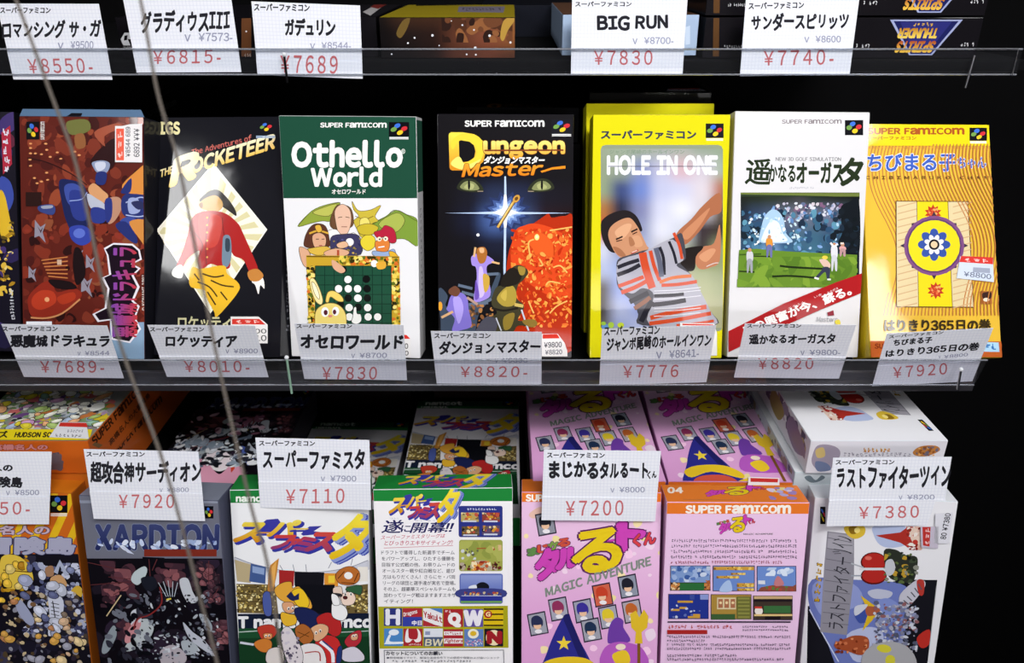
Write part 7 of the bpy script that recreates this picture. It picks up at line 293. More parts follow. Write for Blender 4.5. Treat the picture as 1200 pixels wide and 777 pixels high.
 'namb':{'ops':[('P','#1f8038',[-3.9,196.0,114.8,194.2,114.8,180.3,-4.4,182.2]),('P','#3a3a9a',[17.7,177.7,24.3,186.5,28.7,187.5,29.9,184.7,26.6,179.6,22.5,176.7]),('P','#3a3a9a',[37.2,178.4,40.5,183.3,45.4,184.0,42.2,180.5,48.0,179.6,38.1,177.4]),('T','ス','#34389a','#34389a',[12.3,171.1,22.0,171.5,15.7,182.5],0.08499999999999999,0,0),('T','ス','#cf8a1c','#e8d048',[11.4,172.3,21.2,172.7,14.9,183.7],0.055,0,0),('T','ー','#34389a','#34389a',[19.4,174.9,26.7,175.4,22.2,178.9],0.08499999999999999,0,0),('T','ー','#c86a20','#e0b030',[18.6,176.1,25.9,176.6,21.3,180.1],0.055,0,0),('T','パ','#34389a','#34389a',[25.3,175.2,35.0,175.7,28.5,185.1],0.08499999999999999,0,0),('T','パ','#d8a020','#ecd85a',[24.4,176.4,34.1,176.9,27.7,186.3],0.055,0,0),('T','ー','#34389a','#34389a',[32.3,177.9,39.1,178.4,35.1,182.2],0.08499999999999999,0,0),('T','ー','#d8a828','#ecd85a',[31.4,179.1,38.3,179.6,34.2,183.4],0.055,0,0),('T','フ','#34389a','#34389a',[25.6,167.2,32.9,167.7,28.7,175.6],0.09,0,0),('T','フ','#8a3c6c','#c8403c',[24.7,168.5,32.0,168.9,27.8,176.8],0.06,0,0),('T','ァ','#34389a','#34389a',[30.4,166.8,35.8,167.3,33.4,173.5],0.08,0,0),('T','ァ','#8a3c6c','#c8403c',[29.5,168.0,34.9,168.5,32.5,174.7],0.05,0,0),('T','ミ','#34389a','#34389a',[34.7,166.3,41.1,166.8,37.9,175.0],0.09,0,0),('T','ミ','#7c3c80','#b03a50',[33.9,167.5,40.2,168.0,37.0,176.2],0.06,0,0),('T','ス','#34389a','#34389a',[39.7,167.0,49.0,167.5,43.0,178.1],0.09,0,0),('T','ス','#9a3c60','#cc483c',[38.8,168.2,48.1,168.7,42.1,179.3],0.06,0,0),('T','タ','#3a48a8','#3a48a8',[48.9,161.6,62.2,163.0,55.9,189.4],0.065,0,0),('T','タ','#8a98cc','#8a98cc',[48.3,162.1,61.6,163.4,55.4,189.8],0.065,0,0),('T','タ','#3a48a8','#3a48a8',[47.8,162.5,61.1,163.8,54.8,190.2],0.065,0,0),('T','タ','#8a98cc','#8a98cc',[47.2,162.9,60.5,164.3,54.3,190.6],0.065,0,0),('T','タ','#e0b81c','#f0de40',[46.3,164.1,59.8,165.1,53.2,191.0],0.045,0,0),('T','遂','#24245c','#24245c',[5.2,156.3,19.3,156.1,9.0,166.7],0.018,0,0),('T','に','#24245c','#24245c',[19.9,156.8,26.9,156.7,20.9,162.3],0.02,0,0),('T','開幕!!','#24245c','#24245c',[26.9,156.0,58.1,155.7,30.1,164.4],0.018,0,0),('T','つい','#8a8aa0','#8a8aa0',[11.4,167.5,18.4,167.4,11.4,168.5],0,0,0),('T','かい まく','#8a8aa0','#8a8aa0',[31.3,165.4,46.5,165.2,31.3,166.4],0,0,0),('T','スーパーファミスタリーグは','#c05068','#c05068',[4.4,150.8,53.3,151.5,5.4,154.3],0.01,0,0),('T','とびっきりエキサイティング!','#c05068','#c05068',[7.0,146.0,58.9,145.5,7.9,150.0],0.01,0,0),('L','#c05068',0.36,[6.6,143.9,59.7,145.0]),('T','ドラフトで獲得した新選手でチーム','#3c3c48','#3c3c48',[4.6,138.5,60.8,137.5,4.7,142.0],0.006,0,0),('T','をパワーアップし、ひたすら優勝を','#3c3c48','#3c3c48',[4.7,133.5,60.8,132.5,4.8,136.9],0.006,0,0),('T','目指す公式戦の他、お祭りムードの','#3c3c48','#3c3c48',[4.8,128.5,60.9,127.4,4.9,131.9],0.006,0,0),('T','オールスター戦や紅白戦など、遊び','#3c3c48','#3c3c48',[4.9,123.4,60.9,122.3,5.0,126.9],0.006,0,0),('T','方はもりだくさん！さらにセ・パ両','#3c3c48','#3c3c48',[5.0,118.3,61.0,117.2,5.1,121.8],0.006,0,0),('T','リーグの球団と選手達が実名で登場。','#3c3c48','#3c3c48',[5.1,113.2,61.1,112.1,5.2,116.7],0.006,0,0),('T','その上、超豪華スペシャルチームも','#3c3c48','#3c3c48',[5.2,108.1,61.1,107.0,5.3,111.6],0.006,0,0),('T','加わってリーグ戦はますますエキサ','#3c3c48','#3c3c48',[5.3,103.0,61.2,101.9,5.4,106.5],0.006,0,0),('T','イティング！','#3c3c48','#3c3c48',[5.4,97.9,27.7,97.4,5.5,101.4],0.006,0,0),('P','#2c3480',[66.0,177.3,96.7,176.8,97.7,176.4,98.1,175.3,98.0,152.8,97.6,151.8,96.6,151.3,65.6,151.9,64.6,152.4,64.2,153.4,64.5,175.9,65.0,176.9]),('K','#dce0f0',12,[69.0,173.6,93.6,173.2,69.0,175.5],1),('P','#b0a060',[66.3,172.0,79.9,171.8,79.8,164.2,66.2,164.5]),('N',['#e0d0a0','#c89030','#201818','#6a5a48','#b8503c'],18,0.59,1.66,[66.3,166.3,79.8,166.1,79.9,171.8,66.3,172.0],405,1.3),('P','#c8ccdc',[67.4,165.4,78.0,165.3,78.0,164.0,67.4,164.2]),('P','#8a3c30',[82.4,171.7,96.0,171.5,95.9,164.0,82.4,164.2]),('N',['#e0d0a0','#c89030','#201818','#6a5a48','#b8503c'],18,0.59,1.66,[82.4,166.1,96.0,165.9,96.0,171.5,82.4,171.7],405,1.3),('P','#c8ccdc',[83.6,165.2,94.2,165.0,94.2,163.7,83.6,163.9]),('P','#5c4c30',[66.7,160.7,80.2,160.5,80.1,152.9,66.6,153.1]),('N',['#e0d0a0','#c89030','#201818','#6a5a48','#b8503c'],18,0.59,1.66,[66.6,155.0,80.2,154.8,80.2,160.5,66.7,160.7],495,1.3),('P','#c8ccdc',[67.7,154.1,78.4,153.9,78.4,152.7,67.7,152.9]),('P','#584868',[82.3,161.1,95.9,160.8,95.9,153.3,82.3,153.5]),('N',['#e0d0a0','#c89030','#201818','#6a5a48','#b8503c'],18,0.59,1.66,[82.3,155.4,95.9,155.2,95.9,160.8,82.3,161.1],490,1.3),('P','#c8ccdc',[83.5,154.5,94.1,154.3,94.1,153.0,83.5,153.2]),('P','#9aa04c',[66.2,149.7,96.3,149.2,97.5,148.6,98.0,147.4,97.9,125.0,97.4,123.8,96.2,123.3,65.8,123.8,64.6,124.4,64.1,125.7,64.5,148.0,65.0,149.2]),('N',['#a8ac58','#8a9444'],14,3.56,7.13,[64.8,132.2,97.6,131.6,97.6,148.2,65.1,148.7],72,2),('S','#b0a890',[73.7,125.6,74.9,131.4,81.5,132.5,87.4,131.1,89.2,124.0]),('N',['#b8542c','#d89038','#e8d8b0','#8a3020'],40,0.71,1.9,[73.7,124.1,88.6,123.8,88.6,131.8,73.7,132.0],73,1.3),('N',['#3c1c1c','#6a2c28','#b0a090'],14,0.71,1.9,[64.7,124.5,73.1,124.4,73.1,130.8,64.8,130.9],74,1.6),('N',['#3c1c1c','#6a2c28','#b0a090'],14,0.71,1.9,[89.8,124.0,97.2,123.9,97.2,131.0,89.8,131.1],75,1.6),('L','#a0522c',0.95,[78.0,142.4,85.1,142.5]),('N',['#c8ccd0','#5c5c4c'],12,0.71,1.66,[65.4,133.5,79.1,133.2,79.2,142.1,65.6,142.4],76,1.6),('N',['#a8422c','#d0b080'],8,0.71,1.9,[89.9,140.7,97.0,140.5,97.0,145.0,89.9,145.1],77,1.6),('P','#5c6ab0',[66.1,121.8,96.4,121.2,97.5,120.7,98.0,119.5,97.9,97.4,97.4,96.3,96.3,95.8,65.7,96.4,64.6,96.9,64.2,98.1,64.5,120.2,65.0,121.3]),('G',[65.2,108.7,97.1,108.1,97.2,120.0,65.4,120.6],2,['#8a98cc','#8a98cc','#6a7abc','#6a7abc']),('S','#15161e',[76.3,108.7,78.5,113.2,83.0,114.3,86.8,111.9,86.3,108.5]),('S','#d8dce4',[71.9,111.0,76.9,112.1,77.4,108.7,71.9,108.8]),('S','#3a4080',[64.7,108.7,97.4,108.1,97.3,100.8,64.6,101.5]),('N',['#d8a048','#5c3c50','#a84838','#c8b890'],30,0.53,1.17,[67.9,103.6,96.8,103.0,96.8,105.9,67.9,106.5],78,1.4),('P','#2c348c',[65.1,102.9,97.1,102.3,97.1,98.2,65.1,98.8]),('P','#6a9a50',[65.1,98.8,97.1,98.2,97.1,96.5,65.0,97.1]),('L','#d0d4e8',0.45,[65.7,103.2,96.8,102.5]),('P','#a4a01c',[0.8,95.3,101.7,94.0,102.2,58.0,0.7,59.5]),('P','#2c3478',[5.2,94.0,19.3,93.7,18.9,78.5,4.7,78.8]),('T','H','#e4e4ec','#e4e4ec',[6.9,80.3,16.4,80.1,7.3,92.4],0.06,0,0),('P','#e4e4ec',[6.2,92.4,9.0,92.4,8.9,90.8,6.2,90.9]),('P','#e4e4ec',[5.9,81.9,9.4,81.8,9.4,80.3,5.8,80.3]),('P','#e4e4ec',[14.5,81.7,17.5,81.7,17.5,80.1,14.5,80.1]),('P','#e4e4ec',[14.8,92.3,17.8,92.2,17.8,90.6,14.8,90.7]),('P','#a82c34',[19.7,93.7,35.0,93.4,34.8,85.9,19.5,86.2]),('P','#34409c',[19.5,86.2,34.8,85.9,34.7,77.9,19.3,78.2]),('T','Dragons','#e8e4e4','#e8e4e4',[20.4,85.7,31.0,88.3,20.3,89.7],0.04,0,0),('T','中日','#e8e4e8','#e8e4e8',[26.7,79.0,34.1,78.9,26.8,82.9],0.04,0,0),('P','#e4e2e4',[35.6,93.2,50.6,92.9,50.4,77.3,35.2,77.6]),('P','#4a78b8',[40.6,93.1,50.6,92.9,50.6,88.5]),('P','#a82c34',[35.3,83.4,35.2,77.9,50.4,77.3,44.7,78.9]),('T','Yakult','#a82c34','#a82c34',[36.2,85.8,50.3,80.6,35.9,91.2],0.05,0,0),('P','#a4282c',[51.4,92.4,66.8,92.0,66.5,76.7,51.1,77.0]),('T','Q','#ece8e8','#ece8e8',[55.8,77.7,63.9,77.5,56.0,88.1],0.11,0,0),('K','#e0c0c0',2,[52.1,88.5,58.8,88.3,52.2,91.5],1),('P','#5c4c98',[67.4,92.0,82.3,91.7,82.2,76.4,67.2,76.7]),('T','W','#e8e4ec','#e8e4ec',[67.9,78.6,81.3,78.3,68.1,89.9],0.09,0,0),('P','#d8b818',[83.0,92.2,98.2,91.9,98.1,76.3,82.9,76.6]),('P','#2c2010',[83.0,92.2,98.2,91.9,98.2,90.5,83.0,90.8]),('P','#2c2010',[83.0,87.8,98.1,87.5,98.1,86.2,83.0,86.5]),('P','#2c2010',[82.9,83.0,98.1,82.6,98.1,81.3,82.9,81.6]),('P','#2c2010',[82.9,78.3,98.1,78.0,98.1,76.6,82.9,77.0]),('E','#a82c20',[86.3,87.1,3.1,0.0,0.0,-3.4]),('T','G','#f0d8a0','#f0d8a0',[84.7,85.3,87.9,85.3,84.8,89.0],0.05,0,0),('P','#4a84c0',[4.8,76.6,19.3,76.3,18.9,61.3,4.4,61.7]),('E','#e0e8f0',[12.3,73.2,4.0,0.0,-0.1,-2.6]),('S','#e0e8f0',[5.3,64.5,8.3,71.1,10.0,70.5,8.9,65.6,18.7,65.0,18.7,63.3,5.3,63.2]),('P','#a42830',[19.9,76.3,34.8,75.9,34.5,61.0,19.5,61.3]),('S','#ece4e4',[21.0,65.3,21.7,73.3,23.5,76.3,23.6,72.0,24.4,67.7,29.9,67.0,31.2,71.9,30.4,76.1,32.9,73.0,33.3,65.7,29.3,64.3,27.2,67.0,24.3,64.4]),('K','#e8dcdc',8,[23.7,61.7,33.2,61.5,23.7,63.4],1),('P','#d8dce4',[35.7,76.0,50.7,75.7,50.5,68.4,35.6,68.7]),('P','#4a5a78',[35.6,68.7,50.5,68.4,50.4,60.3,35.4,60.6]),('T','BW','#d8d0b0','#d8d0b0',[36.5,61.2,49.9,60.9,37.3,66.8],0.03,0,0),('P','#8a94b4',[36.8,73.6,40.7,73.5,40.6,70.4,36.7,70.5]),('P','#a42830',[51.3,75.1,66.5,74.8,66.3,59.8,51.1,60.1]),('P','#e6e0e0',[51.5,73.2,66.3,72.9,66.2,69.6,51.5,69.9]),('P','#e6e0e0',[51.4,67.1,66.2,66.8,66.1,62.5,51.3,62.8]),('K','#a42830',7,[52.1,70.2,65.2,69.9,52.2,72.9],1),('T','Fighters','#a42830','#a42830',[51.8,63.1,65.7,62.7,52.7,66.7],0.04,0,0),('P','#5c7cb8',[67.5,74.7,82.5,74.4,82.4,59.4,67.3,59.8]),('E','#e8e4d0',[74.5,70.7,4.3,-0.1,0.0,-4.2]),('E','#d8b02c',[74.5,70.9,2.5,0.0,0.0,-2.2]),('N',['#b87898','#d0d0d8'],40,0.45,0.79,[67.7,60.2,82.3,59.9,82.3,65.8,67.7,66.1],79,1.2),('P','#1c1820',[83.3,74.9,98.1,74.6,98.0,59.3,83.2,59.6]),('E','#e8d8b0',[90.6,66.9,6.3,-0.2,0.0,-6.7]),('T','N','#9c2028','#9c2028',[86.4,62.7,95.8,62.4,86.5,71.9],0.09,0,0),('P','#50505c',[4.0,58.2,98.2,56.3,98.4,55.8,4.4,57.7]),('P','#50505c',[4.0,58.2,4.5,58.2,4.4,34.1,3.9,34.2]),('P','#50505c',[98.0,56.3,98.5,56.3,99.0,31.9,98.6,31.9]),('T','カセットについてのお願い','#282834','#282834',[5.6,53.7,49.8,52.7,5.7,57.0],0.03,0,0),('T','●精密機器ですので、極端な温度条件下での使用や保管および強いショック','#50505c','#50505c',[6.0,50.5,94.8,48.5,6.1,52.5],0,0,0),('K','#50505c',26,[7.6,47.5,73.3,46.0,7.7,49.5],1)],'base':'#eceaec','carton':'#e6e6e8','flap':'#1f8238','stk':[],'side':{'right':[('P','#1f8238',[0,176,29.5,176,29.5,191,0,191])]}},
 'taru':{'ops':[('G',[-2.0,-40.1,115.6,-38.9,109.6,185.7,-2.0,185.2],2,['#e4bedd','#e6c0de','#d99fcf','#dba6d2','#cf86c2','#cf88c2']),('N',['#f0dca8','#ecd0e4','#f2c8e4','#e8d898'],60,1.4,4.2,[-0.2,-30.1,113.5,-29.0,108.1,180.3,-0.3,179.8],81,1.1),('P','#e2762a',[-2.0,192.4,111.1,192.8,109.7,184.3,-2.0,183.8]),('T','SUPER FAMICOM','#f6efe6','#f6efe6',[3.5,184.5,65.1,184.8,3.5,189.5],0.06,0,0),('S','#e0b8a8',[5.8,174.4,13.5,179.9,18.7,178.1,15.3,172.7,8.4,170.8]),('P','#2c2838',[10.1,173.9,23.9,176.9,26.9,159.1,13.1,156.3]),('P','#8a8c98',[11.1,173.0,23.2,175.6,25.9,159.9,13.8,157.6]),('S','#20202a',[13.5,170.9,17.8,173.2,22.0,170.0,21.7,164.6,14.8,163.8]),('E','#e2b898',[18.2,164.9,3.0,0.0,0.0,-2.7]),('S','#20202a',[14.4,167.4,21.3,168.5,20.6,166.0,15.5,165.6]),('E','#e4e0e4',[18.9,160.6,2.8,0.0,0.1,-1.7]),('P','#2c2838',[4.1,92.9,18.2,96.0,21.3,77.6,7.2,74.6]),('P','#9a9ca8',[5.2,92.0,17.5,94.7,20.2,78.3,7.9,76.0]),('S','#2a3050',[7.7,89.7,12.1,92.2,16.3,88.9,16.0,83.2,8.9,82.4]),('E','#e2b898',[12.4,83.6,3.0,0.0,0.1,-2.9]),('S','#2a3050',[8.6,86.2,15.6,87.3,14.9,84.7,9.6,84.3]),('E','#e4e0e4',[13.2,79.0,2.8,0.1,0.0,-1.7]),('P','#2c2838',[20.3,105.2,34.3,108.2,37.4,89.9,23.4,87.0]),('P','#a0a0b0',[21.3,104.2,33.6,106.9,36.3,90.7,24.0,88.3]),('S','#8a3058',[23.8,102.0,28.2,104.5,32.4,101.1,32.1,95.5,25.1,94.7]),('E','#e2b898',[28.6,95.9,3.0,0.0,0.0,-2.8]),('S','#8a3058',[24.7,98.5,31.7,99.6,31.0,97.0,25.8,96.6]),('E','#e4e0e4',[29.3,91.4,2.8,0.0,0.0,-1.7]),('P','#2c2838',[39.2,103.8,53.2,106.9,56.4,88.6,42.4,85.6]),('P','#9a9cac',[40.3,102.9,52.5,105.6,55.3,89.3,43.1,87.0]),('S','#3a3090',[42.7,100.6,47.1,103.1,51.3,99.8,51.1,94.2,44.1,93.4]),('E','#e2b898',[47.6,94.5,2.9,0.0,0.0,-2.8]),('S','#3a3090',[43.7,97.1,50.7,98.3,50.0,95.6,44.7,95.2]),('E','#e4e0e4',[48.3,90.0,2.8,0.0,0.0,-1.7]),('P','#2c2838',[53.9,116.9,67.8,119.9,71.1,101.8,57.1,98.9]),('P','#c86048',[55.0,116.0,67.2,118.6,70.1,102.5,57.8,100.2]),('S','#c04028',[57.5,113.8,61.8,116.2,66.0,112.9,65.8,107.3,58.8,106.5]),('E','#e2b898',[62.3,107.7,2.9,0.0,0.0,-2.8]),('S','#c04028',[58.4,110.2,65.4,111.4,64.7,108.8,59.5,108.4]),('E','#e4e0e4',[63.0,103.2,2.8,0.0,0.1,-1.7]),('P','#2c2838',[73.5,124.0,87.4,127.1,90.7,109.0,76.8,106.1]),('P','#8a90a0',[74.6,123.1,86.7,125.8,89.7,109.7,77.5,107.4]),('S','#20202c',[77.1,120.9,81.4,123.4,85.6,120.1,85.4,114.5,78.4,113.7]),('E','#e2b898',[81.9,114.9,2.9,0.0,0.0,-2.8]),('S','#20202c',[78.0,117.4,84.9,118.6,84.3,116.0,79.1,115.6]),('E','#e4e0e4',[82.7,110.4,2.8,0.0,0.0,-1.7]),('P','#2c2838',[58.9,98.9,72.9,102.0,76.2,83.6,62.1,80.7]),('P','#a0a0b0',[60.0,98.0,72.2,100.7,75.1,84.4,62.8,82.0]),('S','#d8c030',[62.4,95.7,66.8,98.2,71.1,94.9,70.8,89.2,63.8,88.4]),('E','#e2b898',[67.3,89.6,3.0,0.0,0.0,-2.8]),('S','#d8c030',[63.4,92.2,70.4,93.3,69.7,90.7,64.5,90.3]),('E','#e4e0e4',[68.1,85.1,2.8,0.0,0.0,-1.7]),('P','#2c2838',[76.9,103.7,90.8,106.7,94.2,88.5,80.2,85.5]),('P','#a8a0a8',[77.9,102.7,90.1,105.4,93.1,89.2,80.9,86.9]),('S','#b8602c',[80.4,100.5,84.7,103.0,89.0,99.6,88.8,94.0,81.8,93.2]),('E','#e2b898',[85.3,94.4,2.9,0.0,0.0,-2.8]),('S','#b8602c',[81.4,97.0,88.3,98.1,87.7,95.5,82.4,95.1]),('E','#e4e0e4',[86.1,89.9,2.8,0.0,0.0,-1.7]),('P','#2c2838',[45.5,88.1,59.5,91.2,62.8,72.8,48.7,69.8]),('P','#9a9ca8',[46.6,87.2,58.8,89.9,61.7,73.5,49.4,71.2]),('S','#20304c',[49.1,84.9,53.4,87.4,57.7,84.1,57.4,78.4,50.4,77.6]),('E','#e2b898',[53.9,78.8,3.0,0.0,0.0,-2.9]),('S','#20304c',[50.0,81.4,57.0,82.6,56.3,79.9,51.1,79.5]),('E','#e4e0e4',[54.7,74.2,2.8,0.1,0.0,-1.7]),('T','ま','#5a2058','#5a2058',[5.0,140.7,13.2,141.9,4.9,146.7],0.11,0,0),('T','ま','#5c8a48','#5c8a48',[5.0,140.7,13.2,141.9,4.9,146.7],0.06,0,0),('T','じ','#5a2058','#5a2058',[12.7,143.2,21.0,144.4,12.7,149.2],0.11,0,0),('T','じ','#c8503c','#c8503c',[12.7,143.2,21.0,144.4,12.7,149.2],0.06,0,0),('T','か','#5a2058','#5a2058',[20.5,145.6,28.8,146.9,20.5,151.6],0.11,0,0),('T','か','#7a9a48','#7a9a48',[20.5,145.6,28.8,146.9,20.5,151.6],0.06,0,0),('T','る','#5a2058','#5a2058',[28.3,148.1,36.5,149.3,28.2,154.1],0.11,0,0),('T','る','#c8503c','#c8503c',[28.3,148.1,36.5,149.3,28.2,154.1],0.06,0,0),('T','タ','#5a2058','#5a2058',[11.8,121.7,28.4,126.1,11.8,143.2],0.12,0,0),('T','タ','#c844b0','#c844b0',[11.8,121.7,28.4,126.1,11.8,143.2],0.085,0,0),('T','ル','#5a2058','#5a2058',[27.4,130.5,44.9,133.8,27.3,144.8],0.12,0,0),('T','ル','#c844b0','#c844b0',[27.4,130.5,44.9,133.8,27.3,144.8],0.085,0,0),('T','ー','#5a2058','#5a2058',[61.3,149.0,77.7,152.9,61.2,154.2],0.12,0,0),('T','ー','#c844b0','#c844b0',[61.3,149.0,77.7,152.9,61.2,154.2],0.085,0,0),('T','ト','#5a2058','#5a2058',[74.9,145.7,92.3,149.8,74.5,166.6],0.12,0,0),('T','ト','#c844b0','#c844b0',[74.9,145.7,92.3,149.8,74.5,166.6],0.085,0,0),('T','くん','#5a2058','#5a2058',[85.5,148.4,101.9,151.6,85.3,157.8],0.11,0,0),('T','くん','#d04048','#d04048',[85.5,148.4,101.9,151.6,85.3,157.8],0.06,0,0),('T','る','#5a2058','#5a2058',[40.1,126.3,75.2,131.5,39.8,158.6],0.075,0,0),('T','る','#e2c41e','#e2c41e',[40.1,126.3,75.2,131.5,39.8,158.6],0.045,0,0),('T','MAGIC ADVENTURE','#7f8a80','#7f8a80',[19.0,107.6,99.2,134.0,18.3,114.5],0.045,0,0),('S','#2c2c84',[12.3,28.8,19.3,59.5,26.2,78.6,32.3,90.8,36.7,93.7,38.8,88.1,45.7,71.1,54.8,52.2,60.4,29.2]),('S','#20205e',[32.3,90.8,36.7,93.7,38.8,88.1,51.2,56.0,45.9,55.9,36.8,78.6]),('P','#e8cc3c',[32.9,75.6,34.4,71.3,38.7,71.2,35.4,68.3,36.6,64.0,33.0,66.5,29.5,63.9,30.7,68.3,27.3,71.1,31.5,71.3]),('S','#e0bc28',[14.9,50.0,22.8,55.8,37.0,58.2,51.2,56.4,61.0,48.4,58.4,42.7,37.1,50.1,19.3,43.3]),('S','#c8503c',[19.4,38.5,28.2,45.3,46.0,46.0,54.9,38.8,51.5,29.1,23.0,28.9]),('S','#e0bc28',[51.4,36.8,63.8,42.7,71.0,37.0,67.5,29.3,53.3,29.1]),('S','#6a3c9c',[66.9,71.3,68.4,84.5,73.6,91.1,78.9,88.3,79.0,82.7,84.5,71.4,70.4,69.4]),('S','#b058b8',[63.5,63.7,72.2,70.4,86.3,69.5,95.2,63.9,97.3,50.6,63.7,50.4]),('S','#e2be2c',[70.6,59.9,81.1,63.8,84.8,54.3,76.1,50.5]),('E','#ecd8c4',[77.2,66.6,3.9,0.1,0.0,-2.6]),('P','#d8b42c',[84.0,94.0,88.4,96.8,91.1,91.2,94.5,97.8,98.1,92.2,97.4,82.8,93.1,79.0,94.2,69.6,88.1,69.6,88.7,79.0,85.1,82.8]),('L','#7a5020',2.45,[91.2,69.6,92.1,29.5]),('S','#e8d4e4',[95.8,79.1,101.9,81.9,104.1,75.3,98.6,71.5])],'base':'#dfaed6','carton':'#d8a6d0','flap':'#e2762a','stk':[],'side':{'right':[('P','#e2762a',[0,179,29.5,179,29.5,191.5,0,191.5])]}},
